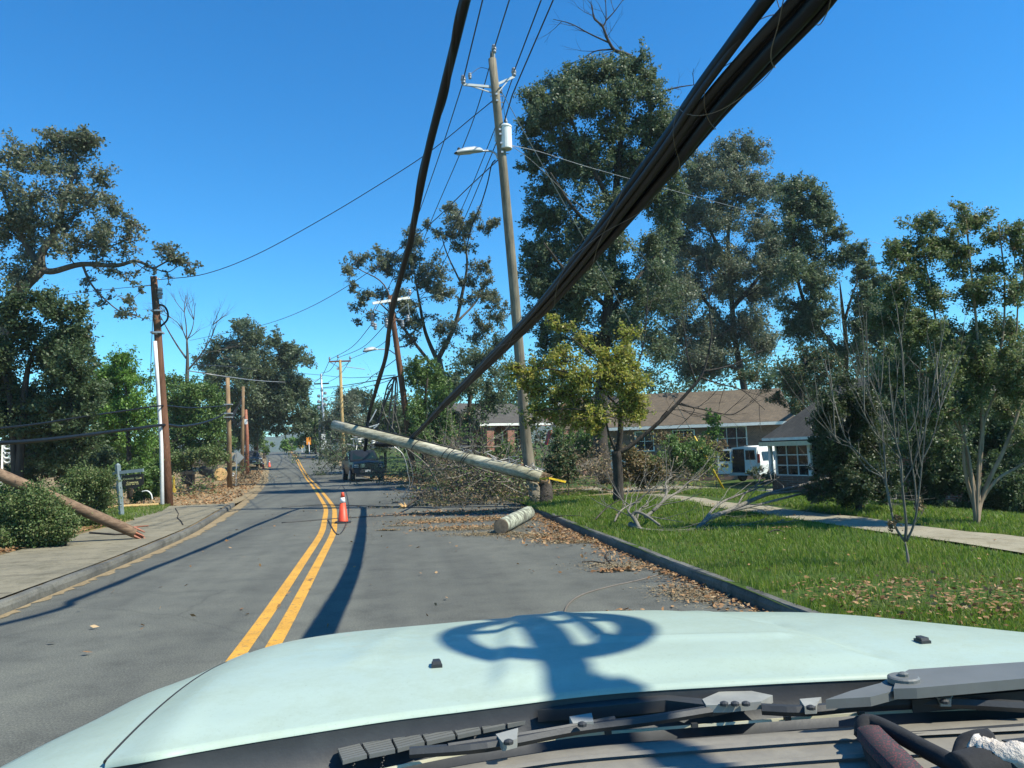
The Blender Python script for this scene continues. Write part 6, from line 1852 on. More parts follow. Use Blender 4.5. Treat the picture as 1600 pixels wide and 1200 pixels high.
# local car frame: +y forward, origin on the ground at the middle of the car
def make_suv():
    r_ = thing('parked_car', 'grey compact crossover facing the camera, parked half on the dirt shoulder', 'car', (0, 0, 0))
    L = 2.2
    body = [(-L, [(.70, .45), (.78, .70), (.76, .95), (.0, .97)]), (-2.0, [(.84, .30), (.90, .65), (.86, 1.0), (.0, 1.02)]), (-1.0, [(.86, .24), (.92, .62), (.88, 1.02), (0, 1.03)]), (.9, [(.86, .24), (.92, .62), (.88, 1.02), (0, 1.06)]), (1.25, [(.86, .24), (.92, .6), (.86, .98), (0, 1.05)]), (1.85, [(.84, .26), (.89, .58), (.80, .90), (0, .97)]), (2.12, [(.74, .30), (.80, .55), (.70, .80), (0, .86)]), (2.22, [(.60, .36), (.64, .52), (.56, .68), (0, .70)])]
    car_hull(body, 'body', M['cargrey'], r_)
    cab = [(-2.0, [(.80, 1.0), (.76, 1.1), (.70, 1.2), (0, 1.22)]), (-1.55, [(.84, 1.0), (.76, 1.35), (.62, 1.60), (0, 1.64)]), (-.3, [(.85, 1.0), (.77, 1.38), (.62, 1.64), (0, 1.68)]), (.35, [(.85, 1.0), (.77, 1.35), (.62, 1.58), (0, 1.63)]), (1.15, [(.84, 1.0), (.80, 1.04), (.74, 1.06), (0, 1.07)])]
    car_hull(cab, 'cabin', M['cargrey'], r_)
    pane(r_, 'windscreen', [(-.70, 1.10, 1.10), (.70, 1.10, 1.10), (.60, .42, 1.56), (-.60, .42, 1.56)], 'glass')
    for s in (-1, 1):
        pane(r_, 'side_window', [(s * .852, .8, 1.08), (s * .795, .3, 1.42), (s * .80, -1.3, 1.40), (s * .85, -1.6, 1.08)], 'glass')
        mb = MB(); mb.box((s * .98, .78, 1.10), (.2, .1, .15)); obj('mirror', mb, M['cargrey'], r_, local=True)
        mb = MB(); mb.prism([(s * .50, 2.16, .80), (s * .74, 2.06, .82), (s * .80, 1.95, .88), (s * .55, 2.10, .87)], (0, .02, 0)); obj('headlight', mb, M['lens'], r_, local=True)
        mb = MB(); mb.box((s * .66, 2.18, .48), (.2, .05, .1)); obj('fog_lamp', mb, M['lens'], r_, local=True)
        for y in (-1.32, 1.38):
            wheel(r_, s * .80, y, .34, .22)
    mb = MB(); mb.box((0, 2.20, .72), (.95, .05, .09)); mb.box((0, 2.235, .48), (1.0, .05, .14)); obj('grille', mb, M['plastic'], r_, local=True)
    mb = MB(); mb.box((0, 2.225, .79), (.95, .03, .025)); mb.box((0, 2.245, .38), (1.05, .03, .06)); obj('chrome_strip', mb, M['chrome'], r_, local=True)
    mb = MB(); mb.box((0, 2.26, .60), (.34, .02, .11)); obj('number_plate', mb, M['white'], r_, local=True)
    return r_
def make_pickup():
    r_ = thing('pickup_truck', 'black pickup truck facing the camera, parked at the road edge under the hanging pole', 'pickup truck', (0, 0, 0))
    body = [(-2.9, [(.88, .52), (.96, .85), (.94, 1.25), (0, 1.26)]), (-1.0, [(.92, .42), (.99, .85), (.97, 1.28), (0, 1.28)]), (.7, [(.92, .4), (.99, .85), (.96, 1.25), (0, 1.28)]), (1.0, [(.92, .5), (.99, .85), (.94, 1.20), (0, 1.28)]), (2.55, [(.92, .5), (.99, .82), (.90, 1.12), (0, 1.20)]), (2.72, [(.88, .5), (.96, .80), (.86, 1.06), (0, 1.14)])]
    car_hull(body, 'body', M['carblack'], r_)
    cab = [(-1.3, [(.92, 1.25), (.86, 1.5), (.74, 1.84), (0, 1.88)]), (-.3, [(.93, 1.25), (.86, 1.5), (.74, 1.88), (0, 1.92)]), (.25, [(.93, 1.25), (.86, 1.5), (.74, 1.86), (0, 1.90)]), (1.0, [(.92, 1.22), (.90, 1.25), (.84, 1.27), (0, 1.29)])]
    car_hull(cab, 'cabin', M['carblack'], r_)
    pane(r_, 'windscreen', [(-.74, .96, 1.33), (.74, .96, 1.33), (.62, .32, 1.81), (-.62, .32, 1.81)], 'tint')
    for s in (-1, 1):
        pane(r_, 'side_window', [(s * .925, .6, 1.32), (s * .84, .1, 1.74), (s * .84, -1.1, 1.74), (s * .91, -1.2, 1.32)], 'glass')
        mb = MB(); mb.box((s * 1.10, .72, 1.38), (.22, .12, .24)); mb.bar((s * .92, .72, 1.32), (s * 1.1, .72, 1.32), .05, .04); obj('mirror', mb, M['carblack'], r_, local=True)
        mb = MB(); mb.prism([(s * .60, 2.735, .84), (s * .92, 2.70, .84), (s * .90, 2.68, 1.03), (s * .60, 2.735, 1.03)], (0, .03, 0)); hl = obj('headlight', mb, M['glass'], r_, local=True)
        mb = MB(); mb.box((s * .76, 2.76, .98), (.26, .02, .035)); mb.box((s * .76, 2.76, .87), (.26, .02, .03)); obj('lamp_bar', mb, M['lens'], hl, local=True)
        mb = MB(); mb.box((s * .66, 2.80, .62), (.16, .04, .08)); obj('fog_lamp', mb, M['lens'], r_, local=True)
        mb = MB(); mb.prism([(s * .995, -2.0, .80), (s * .995, -1.75, 1.02), (s * .995, -1.35, 1.02), (s * .995, -1.1, .8)], (s * .015, 0, 0)); mb.prism([(s * .995, 1.25, .80), (s * .995, 1.5, 1.02), (s * .995, 1.9, 1.02), (s * .995, 2.15, .8)], (s * .015, 0, 0)); obj('wheel_arch', mb, M['plastic'], r_, local=True)
        for y in (-1.55, 1.7):
            wheel(r_, s * .88, y, .41, .28)
    mb = MB()
    mb.box((0, 2.74, .93), (1.15, .04, .32)); gr = obj('grille', mb, M['plastic'], r_, local=True)
    mb = MB()
    for z in (.83, .90, .97, 1.04):
        mb.box((0, 2.77, z), (1.05, .03, .025))
    mb.box((.34, 2.785, .95), (.22, .03, .2))
    obj('chrome_bar', mb, M['chrome'], gr, local=True)
    mb = MB(); mb.box((0, 2.76, .62), (1.86, .16, .22)); mb.box((0, 2.72, .40), (1.6, .1, .24)); obj('bumper', mb, M['plastic'], r_, local=True)
    mb = MB(); mb.box((.1, 2.855, .62), (.32, .02, .13)); obj('number_plate', mb, M['greymetal'], r_, local=True)
    mb = MB(); mb.box((.05, .28, 1.76), (.2, .02, .06)); obj('rear_view_mirror', mb, M['white'], r_, local=True)
    return r_
def yaw_to_cam(loc, extra):
    d = Vector((-loc.x, -loc.y))
    return math.atan2(-d.x, d.y) + extra
def settle(root, c, yaw, off):
    """stand a car on the sloping ground"""
    root.location = (c.x, c.y, h(c.x, c.y) + off); root.rotation_euler = (0, 0, yaw)
q = G(397, 732.5, .0)
suv = make_suv(); yw = yaw_to_cam(q, R(8))
fw = Vector((-math.sin(yw), math.cos(yw), 0))
settle(suv, q - fw * 2.2, yw, .03)
q = P(577, 752, 46.5)
tr = make_pickup(); yw = yaw_to_cam(q, R(9))
fw = Vector((-math.sin(yw), math.cos(yw), 0))
settle(tr, q - fw * 2.7, yw, .02)
# --- white van with a rear door swung open
def make_van():
    r_ = thing('van', 'white passenger van seen from behind with one rear door swung open', 'van', (0, 0, 0))
    body = [(-2.7, [(.90, .45), (.97, 1.0), (.82, 1.98), (0, 2.06)]), (1.3, [(.92, .42), (.99, 1.0), (.84, 2.02), (0, 2.10)]), (1.9, [(.92, .42), (.99, 1.0), (.84, 1.5), (0, 1.55)]), (2.6, [(.86, .42), (.94, .8), (.8, 1.1), (0, 1.2)])]
    car_hull(body, 'body', M['white'], r_)
    for s in (-1, 1):
        for k in range(3):
            y0 = -2.35 + k * 1.2
            pane(r_, 'side_window', [(s * .965, y0, 1.22), (s * .965, y0 + 1.05, 1.22), (s * .895, y0 + 1.05, 1.72), (s * .895, y0, 1.72)], 'glass')
        mb = MB(); mb.box((s * .90, -2.72, 1.35), (.14, .06, .5)); obj('tail_light', mb, M['redlens'], r_, local=True)
        for y in (-1.6, 1.6):
            wheel(r_, s * .88, y, .37, .24)
    # closed right door with window, dark opening on the left
    mb = MB(); mb.box((.42, -2.735, 1.2), (.78, .05, 1.45)); dr = obj('rear_door', mb, M['white'], r_, local=True)
    pane(r_, 'door_window', [(.10, -2.77, 1.28), (.74, -2.77, 1.28), (.68, -2.77, 1.82), (.10, -2.77, 1.82)], 'glass', dr)
    pane(r_, 'load_opening', [(-.82, -2.73, .55), (0, -2.73, .55), (0, -2.73, 1.9), (-.74, -2.73, 1.9)], 'glass')
    mb = MB()
    a = R(150); hx, hy = -.84, -2.74
    dxx, dyy = math.cos(a) * .8, -abs(math.sin(a)) * .8 - .15
    ex_ = Vector((dxx, dyy, 0)).normalized(); nn = Vector((-ex_.y, ex_.x, 0))
    o_ = Vector((hx, hy, 0))
    mb.prism([o_ + Vector((0, 0, .5)), o_ + ex_ * .78 + Vector((0, 0, .5)), o_ + ex_ * .78 + Vector((0, 0, 1.7)), o_ + ex_ * .66 + Vector((0, 0, 1.93)), o_ + Vector((0, 0, 1.93))], nn * .05)
    od = obj('rear_door', mb, M['white'], r_, local=True)
    for off, nm in ((nn * -.004, 'door_window'), (nn * .054, 'door_window')):
        pts = [o_ + ex_ * .08 + Vector((0, 0, 1.22)) + off, o_ + ex_ * .70 + Vector((0, 0, 1.22)) + off, o_ + ex_ * .62 + Vector((0, 0, 1.82)) + off, o_ + ex_ * .08 + Vector((0, 0, 1.82)) + off]
        pane(r_, nm, pts, 'glass', od)
    mb = MB(); mb.prism([o_ + ex_ * .2 + Vector((0, 0, .88)) + nn * -.01, o_ + ex_ * .6 + Vector((0, 0, .88)) + nn * -.01, o_ + ex_ * .6 + Vector((0, 0, 1.05)) + nn * -.01, o_ + ex_ * .2 + Vector((0, 0, 1.05)) + nn * -.01], nn * .07)
    obj('plate_recess', mb, M['plastic'], od, local=True)
    mb = MB(); mb.box((0, -2.78, .48), (1.9, .14, .16)); obj('bumper', mb, M['greymetal'], r_, local=True)
    mb = MB(); mb.box((.05, -2.5, 2.09), (.16, .1, .06)); obj('roof_lamp', mb, M['plastic'], r_, local=True)
    return r_
van = make_van()
q = P(1158, 746, 44)
yw = math.atan2(-F_.x, F_.y) - R(48)
fw = Vector((-math.sin(yw), math.cos(yw), 0)); sdv = Vector((fw.y, -fw.x, 0))
vl = q + fw * 2.7 + sdv * .3
van.location = (vl.x, vl.y, q.z - .28); van.rotation_euler = (0, 0, yw)

# ================================================================== houses
def slab_roof(mb, pts, th=.12):
    n = (Vector(pts[1]) - Vector(pts[0])).cross(Vector(pts[2]) - Vector(pts[1])).normalized()
    if n.z < 0:
        n = -n
    mb.prism([Vector(p) for p in pts], -n * th)
def window(parent, c, ax, nrm, w_, hh, nx=2, ny=2, fr='white'):
    """window with frame and pane set just proud of a wall"""
    c = Vector(c); up = Vector((0, 0, 1))
    mb = MB()
    rot = Matrix((ax, nrm, up)).transposed()
    for k in (-1, 1):
        mb.box(c + ax * k * w_ / 2 + nrm * .03, (.08, .07, hh + .08), rot)
        mb.box(c + up * k * (hh / 2 - .0) + nrm * .03, (w_ - .08, .068, .08), rot)
    for i in range(1, nx):
        mb.box(c + ax * (w_ * (i / nx - .5)) + nrm * .025, (.035, .05, hh - .08), rot)
    for i in range(1, ny):
        mb.box(c + up * (hh * (i / ny - .5)) + nrm * .022, (w_ - .08, .045, .035), rot)
    f = obj('window', mb, M[fr], parent)
    mb = MB(); mb.quadpatch([[c + ax * (a * w_ / 2) + up * (b_ * hh / 2) + nrm * .012 for a in (-1, 1)] for b_ in (-1, 1)])
    obj('pane', mb, M['glass'], f)
    return f
# long brown-roofed brick house
dA, dB = 52, 50
eL, eR = P(868, 673, dA), P(1245, 655, dB)
axis = Vector((eR.x - eL.x, eR.y - eL.y, 0)); LEN = axis.length; axis.normalize()
back = Vector((-axis.y, axis.x, 0))
if back.dot(F_) < 0:
    back = -back
ze = (eL.z + eR.z) / 2
eL = Vector((eL.x, eL.y, ze)); eR = eL + axis * LEN
zr_ = P(1100, 611, 55).z
gl = min(gz(eL.x, eL.y), gz(eR.x, eR.y)) - .3
hs1 = thing('house', 'long low brown-brick house with a brown shingle roof and white eave board', 'house', Vector((eL.x, eL.y, gl)))
hd_ = 9.0
mb = MB()
wl = eL + axis * .5 + back * .6
mb.prism([(wl.x, wl.y, gl), tuple((wl + axis * (LEN - 1)).xy) + (gl,), tuple((wl + axis * (LEN - 1) + back * (hd_ - 1.2)).xy) + (gl,), tuple((wl + back * (hd_ - 1.2)).xy) + (gl,)], (0, 0, ze - gl - .05))
wall_ = obj('wall', mb, M['brick_brown'], hs1)
mb = MB()
rg0 = eL + back * hd_ / 2; rg1 = eR + back * hd_ / 2
up_ = Vector((0, 0, zr_ - ze))
slab_roof(mb, [eL, eR, rg1 + up_, rg0 + up_])
slab_roof(mb, [eR + back * hd_, eL + back * hd_, rg0 + up_, rg1 + up_])
obj('roof', mb, M['shingle'], hs1)
mb = MB()
for e in (eL, eR):
    mb.prism([e + back * .6 + axis * (.5 if e is eL else -.5), e + back * (hd_ - .6) + axis * (.5 if e is eL else -.5), e + back * hd_ / 2 + up_ * .9 + axis * (.5 if e is eL else -.5)], axis * (.1 if e is eL else -.1))
obj('gable', mb, M['brick_brown'], hs1)
mb = MB(); mb.bar(eL + axis * 3.0 - back * .06 - Vector((0, 0, .12)), eR - back * .06 - Vector((0, 0, .12)), .05, .2)
obj('eave_board', mb, M['white'], hs1)
nF = -back
for px, w_, hh, nx in ((1147, 1.9, 1.5, 3), (1010, 1.2, 1.3, 2), (1072, 1.4, 1.3, 2), (925, .9, 1.8, 1)):
    t_ = (px - 868) / (1245 - 868) * LEN
    window(hs1, wl + axis * (t_ - .5) + Vector((0, 0, -1.0)) , axis, nF, w_, hh, nx, 2)
# little porch columns at its shaded end
for px in (884, 899, 912):
    mb = MB()
    t_ = (px - 868) / (1245 - 868) * LEN
    c_ = eL + axis * t_ + back * .1
    mb.box((c_.x, c_.y, (gl + ze) / 2), (.32, .32, ze - gl - .2))
    obj('porch_column', mb, M['brick'], hs1)
mb = MB(); c_ = wl + axis * 3.6 - back * .03; mb.box((c_.x, c_.y, gl + 1.5), (.1, 1.0, 2.2), Matrix((back, axis, Vector((0, 0, 1)))).transposed()); obj('door', mb, M['white'], hs1)
# brick porch house further left
D = 50
oL, oR = P(752, 661, D), P(850, 650, D + 3)
ax2 = Vector((oR.x - oL.x, oR.y - oL.y, 0)); L2 = ax2.length; ax2.normalize(); bk2 = Vector((-ax2.y, ax2.x, 0))
if bk2.dot(F_) < 0:
    bk2 = -bk2
z2 = oL.z; g2 = gz(oL.x, oL.y) - .2
oL = Vector((oL.x, oL.y, z2)); oR = oL + ax2 * L2
hs2 = thing('house', 'red-brick house with an arched porch and dark sagging grey roof behind the brush heap', 'house', Vector((oL.x, oL.y, g2)))
mb = MB(); a_ = oL + bk2 * 1.8
mb.prism([(a_.x, a_.y, g2), tuple((a_ + ax2 * L2).xy) + (g2,), tuple((a_ + ax2 * L2 + bk2 * 6).xy) + (g2,), tuple((a_ + bk2 * 6).xy) + (g2,)], (0, 0, z2 - g2))
obj('wall', mb, M['brick'], hs2)
# arched porch front: piers joined by an arch
mb = MB()
pc = [oL + ax2 * (L2 * u) for u in (.10, .42)]
for c_ in pc:
    mb.box((c_.x, c_.y, (g2 + z2) / 2), (.55, .5, z2 - g2), Matrix((ax2, bk2, Vector((0, 0, 1)))).transposed())
span = (pc[1] - pc[0]).length / 2 - .28; mid = (pc[0] + pc[1]) / 2
arc = [mid + ax2 * span * math.cos(a) * 1.0 + Vector((0, 0, -.9 + .75 * math.sin(a))) for a in [math.pi * k / 12 for k in range(13)]]
for p, q in zip(arc[:-1], arc[1:]):
    mb.prism([p - bk2 * .22, q - bk2 * .22, Vector((q.x, q.y, z2 - .02)) - bk2 * .22, Vector((p.x, p.y, z2 - .02)) - bk2 * .22], bk2 * .44)
obj('porch_arch', mb, M['brick'], hs2)
mb = MB()
zt2 = P(800, 628, D + 5).z
slab_roof(mb, [oL - bk2 * .4 - ax2 * .4, oR - bk2 * .4 + ax2 * .4, oR + bk2 * 4.5 + ax2 * .4 + Vector((0, 0, zt2 - z2)), oL + bk2 * 4.5 - ax2 * .4 + Vector((0, 0, zt2 - z2))])
slab_roof(mb, [oR + bk2 * 9 + ax2 * .4, oL + bk2 * 9 - ax2 * .4, oL + bk2 * 4.5 - ax2 * .4 + Vector((0, 0, zt2 - z2)), oR + bk2 * 4.5 + ax2 * .4 + Vector((0, 0, zt2 - z2))])
obj('roof', mb, M['shingle_dark'], hs2)
mb = MB(); mb.bar(oL - bk2 * .44 - Vector((0, 0, .12)) - ax2 * .4, oR - bk2 * .44 - Vector((0, 0, .12)) + ax2 * .4, .05, .16); obj('eave_board', mb, M['white'], hs2)
for u in (.62, .80):
    window(hs2, a_ + ax2 * (L2 * u) + Vector((0, 0, -1.1)), ax2, -bk2, .8, 1.6, 2, 2)
# brick gable poking out on its tree side
c_ = oL + ax2 * (L2 * 1.0) + bk2 * .6
mb = MB(); mb.prism([c_ + Vector((-.0, 0, -.2)), c_ + ax2 * 3.6 + Vector((0, 0, -.2)), c_ + ax2 * 3.6 + Vector((0, 0, .3)), c_ + ax2 * 2.4 + Vector((0, 0, 1.5)), c_ + Vector((0, 0, .3))], bk2 * .3)
obj('gable', mb, M['brick'], hs2)
mb = MB(); mb.bar(c_ + Vector((-.1, -.1, .3)), c_ + ax2 * 2.4 + Vector((0, -.1, 1.6)), .12, .16); obj('rake_board', mb, M['white'], hs2)
# red leaning plank
mb = MB(); mb.bar(P(853, 695, 44), P(860, 672, 44.3), .28, .06)
o = obj('leaning_board', mb, M['redpaint']); tag(o, 'red board leaning against the long house left of its porch', 'board')
# near house with hipped brown roof and windowed porch bay
D = 30
c0_ = P(1186, 688, D)               # roof corner at the eave
r1 = P(1330, 590, D + 3.5)          # up the hip
e2 = P(1420, 684, D - 6)
gl3 = gz(c0_.x, c0_.y) - .2
hs3 = thing('house', 'low house with a steep grey-brown roof and a white multi-pane porch bay', 'house', Vector((c0_.x, c0_.y, gl3)))
exa = Vector((e2.x - c0_.x, e2.y - c0_.y, 0)); exa.normalize(); exb = Vector((-exa.y, exa.x, 0))
if exb.dot(F_) < 0:
    exb = -exb
z3 = c0_.z
W3 = 9.0; D3 = 5.0
rz = P(1331, 592, 29).z
cn = [c0_, c0_ + exa * W3, c0_ + exa * W3 + exb * D3, c0_ + exb * D3]
ap0 = c0_ + exa * (D3 * .44) + exb * D3 * .5 + Vector((0, 0, rz - z3)); ap1 = c0_ + exa * (W3 - 1.0) + exb * D3 * .5 + Vector((0, 0, rz - z3))
mb = MB()
slab_roof(mb, [cn[0], cn[1], ap1, ap0], .1); slab_roof(mb, [cn[3], cn[0], ap0], .1); slab_roof(mb, [cn[2], cn[3], ap0, ap1], .1); slab_roof(mb, [cn[1], cn[2], ap1], .1)
obj('roof', mb, M['shingle_dark'], hs3)
mb = MB()
for p, q in ((cn[0], cn[1]), (cn[3], cn[0])):
    mb.bar(p - Vector((0, 0, .16)), q - Vector((0, 0, .16)), .06, .16)
obj('eave_board', mb, M['cream'], hs3)
mb = MB(); i0 = c0_ + exa * 2.3 + exb * .6
mb.prism([(i0.x, i0.y, gl3), tuple((i0 + exa * (W3 - 3)).xy) + (gl3,), tuple((i0 + exa * (W3 - 3) + exb * (D3 - 1.2)).xy) + (gl3,), tuple((i0 + exb * (D3 - 1.2)).xy) + (gl3,)], (0, 0, z3 - gl3 - .1))
obj('wall', mb, M['brick'], hs3)
# porch bay: white posts and panes
b0 = c0_ + exa * .25 + exb * .3
zt = z3 - .2; zb = P(1215, 742, D).z
mb = MB()
mb.prism([(b0.x, b0.y, gl3), tuple((b0 + exa * 2.0).xy) + (gl3,), tuple((b0 + exa * 2.0 + exb * 2.0).xy) + (gl3,), tuple((b0 + exb * 2.0).xy) + (gl3,)], (0, 0, zb - gl3))
obj('porch_base', mb, M['brick_brown'], hs3)
mb = MB(); mb.prism([(b0 + exa * .1 + exb * .12).xy.to_tuple() + (zb,), (b0 + exa * 1.9 + exb * .12).xy.to_tuple() + (zb,), (b0 + exa * 1.9 + exb * 1.9).xy.to_tuple() + (zb,), (b0 + exa * .1 + exb * 1.9).xy.to_tuple() + (zb,)], (0, 0, zt - zb))
obj('porch_room', mb, M['glass'], hs3)
hw = zt - zb
window(hs3, b0 + exa * 1.08 + Vector((0, 0, zb + hw / 2 - b0.z)) + exb * .08, exa, -exb, 1.65, hw, 3, 3)
window(hs3, b0 + exb * 1.0 + exa * .08 + Vector((0, 0, zb + hw / 2 - b0.z)), exb, -exa, 1.5, hw, 3, 3)
for c_ in (b0, b0 + exa * 2.0, b0 + exb * 2.0):
    mb = MB(); mb.box((c_.x, c_.y, (zb + zt) / 2), (.12, .12, hw), Matrix((exa, exb, Vector((0, 0, 1)))).transposed())
    obj('porch_post', mb, M['white'], hs3)
mb = MB(); mb.bar(b0 + exa * -.1 - exb * .15 + Vector((0, 0, .02)), b0 + exa * 3.1 - exb * .15 + Vector((0, 0, .02)), .3, .1)
obj('gutter', mb, M['white'], hs3)

# ================================================================== the vehicle one looks out of
CX = .50
veh = thing('white_car', 'white car seen over its bonnet and wiper cowl from the driving seat', 'car', Vector((CX, 1.2, 0)))
DR, DF = .40, .43
def zdrop(px, py, dz):
    return Zp(px, py, CAMZ - dz)
cols = [((168, 1200), (395, 1024)), ((235, 1189), (420, 1012)), ((300, 1177), (455, 1002)), ((375, 1164), (505, 993)), ((450, 1152), (560, 986)), ((600, 1129), (680, 975)), ((720, 1114), (760, 968)), ((800, 1104), (830, 963)), ((880, 1094), (895, 959.5)), ((960, 1086), (960, 957.5)), ((1030, 1081), (1020, 956.5)), ((1100, 1077), (1080, 956)), ((1230, 1070), (1170, 956)), ((1367, 1064), (1260, 957)), ((1500, 1060), (1340, 962)), ((1610, 1057), (1420, 970)), ((1750, 1052), (1520, 981)), ((1900, 1048), (1620, 994)), ((2080, 1042), (1740, 1014)), ((2200, 1038), (1830, 1034))]
rows = []
NT = 84
for i, (ra, fb_) in enumerate(cols):
    edge = min(i, len(cols) - 1 - i)
    A = zdrop(ra[0], ra[1] - 13, DR + (.012 if i == 0 else 0)); Bq = zdrop(*fb_, DF + .02 * max(0, 2 - edge))
    u = i / (len(cols) - 1)
    row = []
    dirv = (Bq - A); 
    for k in range(NT + 1):
        t_ = k / NT * 1.45
        p = A + dirv * t_
        # crowned profile whose tangent passes through the eye at the front silhouette
        slope = (CAMZ - Bq.z) / max(.1, (Vector((Bq.x, Bq.y)) ).length)
        zc = A.z + (Bq.z - A.z) * t_
        if t_ > 1:
            e_ = (t_ - 1) * dirv.length
            zc = Bq.z - slope * e_ - 1.1 * e_ * e_
        else:
            # ease so that the surface meets the silhouette tangentially
            L_ = dirv.length
            s1 = -slope; s0 = (Bq.z - A.z) / L_ * 2 - s1
            s0 = min(s0, .10)
            h00 = 2 * t_ ** 3 - 3 * t_ ** 2 + 1; h10 = t_ ** 3 - 2 * t_ ** 2 + t_; h01 = -2 * t_ ** 3 + 3 * t_ ** 2; h11 = t_ ** 3 - t_ ** 2
            zc = h00 * A.z + h10 * s0 * L_ + h01 * Bq.z + h11 * s1 * L_
        row.append(Vector((p.x, p.y, zc)))
    rows.append(row)
# interpolate across for a smooth sheet and press in the bonnet creases
fine = []
LINES = []
for (a_, b_, hh_, sg_) in (((868, 967), (942, 1031), .0045, .012), ((942, 1031), (1222, 1023), .006, .010), ((1040, 958), (1200, 992), -.006, .022), ((1200, 992), (1352, 1042), -.005, .020), ((640, 985), (560, 1060), .003, .02)):
    p_, q_ = zdrop(*a_, .415), zdrop(*b_, .415)
    LINES.append((p_.xy, q_.xy, hh_, sg_))
def bead(x, y):
    s_ = 0
    for p_, q_, hh_, sg_ in LINES:
        d_ = q_ - p_; L_ = d_.length_squared
        u_ = max(0, min(1, ((x - p_.x) * d_.x + (y - p_.y) * d_.y) / L_))
        r2 = (x - p_.x - d_.x * u_) ** 2 + (y - p_.y - d_.y * u_) ** 2
        s_ += hh_ * math.exp(-r2 / (2 * sg_ * sg_))
    return s_
tr_rows = list(zip(*rows))
for k, cross in enumerate(tr_rows):
    c_ = cat_rom(list(cross), 10)
    t_ = k / NT * 1.45
    out = []
    for p in c_:
        lx = p.x - CX
        # raised centre panel bounded by two creases that spread towards the windscreen
        wl_ = .20 + .14 * (1 - min(1, t_)); 
        z = p.z + .011 * (float(sstep((lx + wl_ + .03) / .05)) - float(sstep((lx - wl_ - .0) / .05))) * float(sstep((t_ - .02) / .1)) * float(sstep((1.0 - t_) / .25))
        out.append(Vector((p.x, p.y, z + (bead(p.x, p.y) if t_ < 1 else 0))))
    fine.append(out)
mb = MB(); mb.quadpatch(fine)
# turned-down rear lip
lip = [[p for p in fine[0]], [p + Vector((0, -.008, -.002)) for p in fine[0]], [p + Vector((0, -.011, -.008)) for p in fine[0]]]
mb.quadpatch(lip)
obj('bonnet', mb, M['carwhite'], veh, smooth=True)
# fender on the driver's side: top shelf then rolling down
mb = MB()
sil = [(-60, 1232), (0, 1199), (75, 1160), (150, 1124), (225, 1086), (300, 1061), (350, 1043), (385, 1032)]
seam = [(120, 1232), (168, 1201), (200, 1176), (238, 1144), (275, 1112), (310, 1081), (350, 1050), (392, 1027)]
gr_ = []
for sl, sm in zip(sil, seam):
    a_ = zdrop(*sm, DR + .022); b_ = zdrop(*sl, DR + .075)
    row = []
    for j in range(9):
        t_ = j / 8
        p = a_.lerp(b_, t_); p.z = a_.z + (b_.z - a_.z) * (t_ ** 2.2)
        row.append(p)
    od = (b_ - a_); od.z = 0; od.normalize()
    row += [b_ + od * .02 + Vector((0, 0, -.03)), b_ + od * .03 + Vector((0, 0, -.10)), b_ + od * .02 + Vector((0, 0, -.35))]
    gr_.append(row)
cols_ = list(zip(*gr_))
sm_rows = [cat_rom(list(c_), 4) for c_ in cols_]
mb.quadpatch(sm_rows)
obj('fender', mb, M['carwhite'], veh, smooth=True)
mb = MB(); mb.tube([r_[0] + Vector((-.003, 0, -.003)) for r_ in fine], .0032, 6)
obj('panel_gap', mb, M['rubber'], veh)
# washer nozzles
from mathutils.bvhtree import BVHTree
nf = len(fine[0])
HB = BVHTree.FromPolygons([tuple(p) for r_ in fine for p in r_], [(i * nf + j, i * nf + j + 1, (i + 1) * nf + j + 1, (i + 1) * nf + j) for i in range(len(fine) - 1) for j in range(nf - 1)])
def hoodpt(px, py):
    q_ = HB.ray_cast(CAMP, ray(px, py).normalized())[0]
    return q_ if q_ is not None else Zp(px, py, CAMZ - DR)
for (px, py) in ((682, 1036), (1440, 999)):
    q = hoodpt(px, py + 4) - Vector((0, 0, .001))
    mb = MB()
    mb.prism([q + Vector((-.010, -.014, 0)), q + Vector((.010, -.014, 0)), q + Vector((.008, .012, 0)), q + Vector((-.008, .012, 0))], (0, 0, .006))
    mb.prism([q + Vector((-.008, -.012, .006)), q + Vector((.008, -.012, .006)), q + Vector((.006, .007, .006)), q + Vector((-.006, .007, .006))], (0, .002, .005))
    obj('washer_nozzle', mb, M['plastic'], veh)
# cowl well under the bonnet edge
def zl(px, py, z):
    return Zp(px, py, z)
rear = fine[0]
mb = MB()
mb.quadpatch([[p + Vector((0, -.0095, -.007)) for p in rear], [p + Vector((0, -.012, -.052)) for p in rear], [p + Vector((0, -.05, -.075)) for p in rear], [p + Vector((0, -.16, -.085)) for p in rear], [p + Vector((0, -.5, -.12)) for p in rear]])
obj('cowl_panel', mb, M['plastic'], veh, smooth=True)
mb = MB()
mb.tube([p + Vector((0, .002, -.014)) for p in rear], .006, 8)
obj('rubber_seal', mb, M['rubber'], veh, smooth=True)
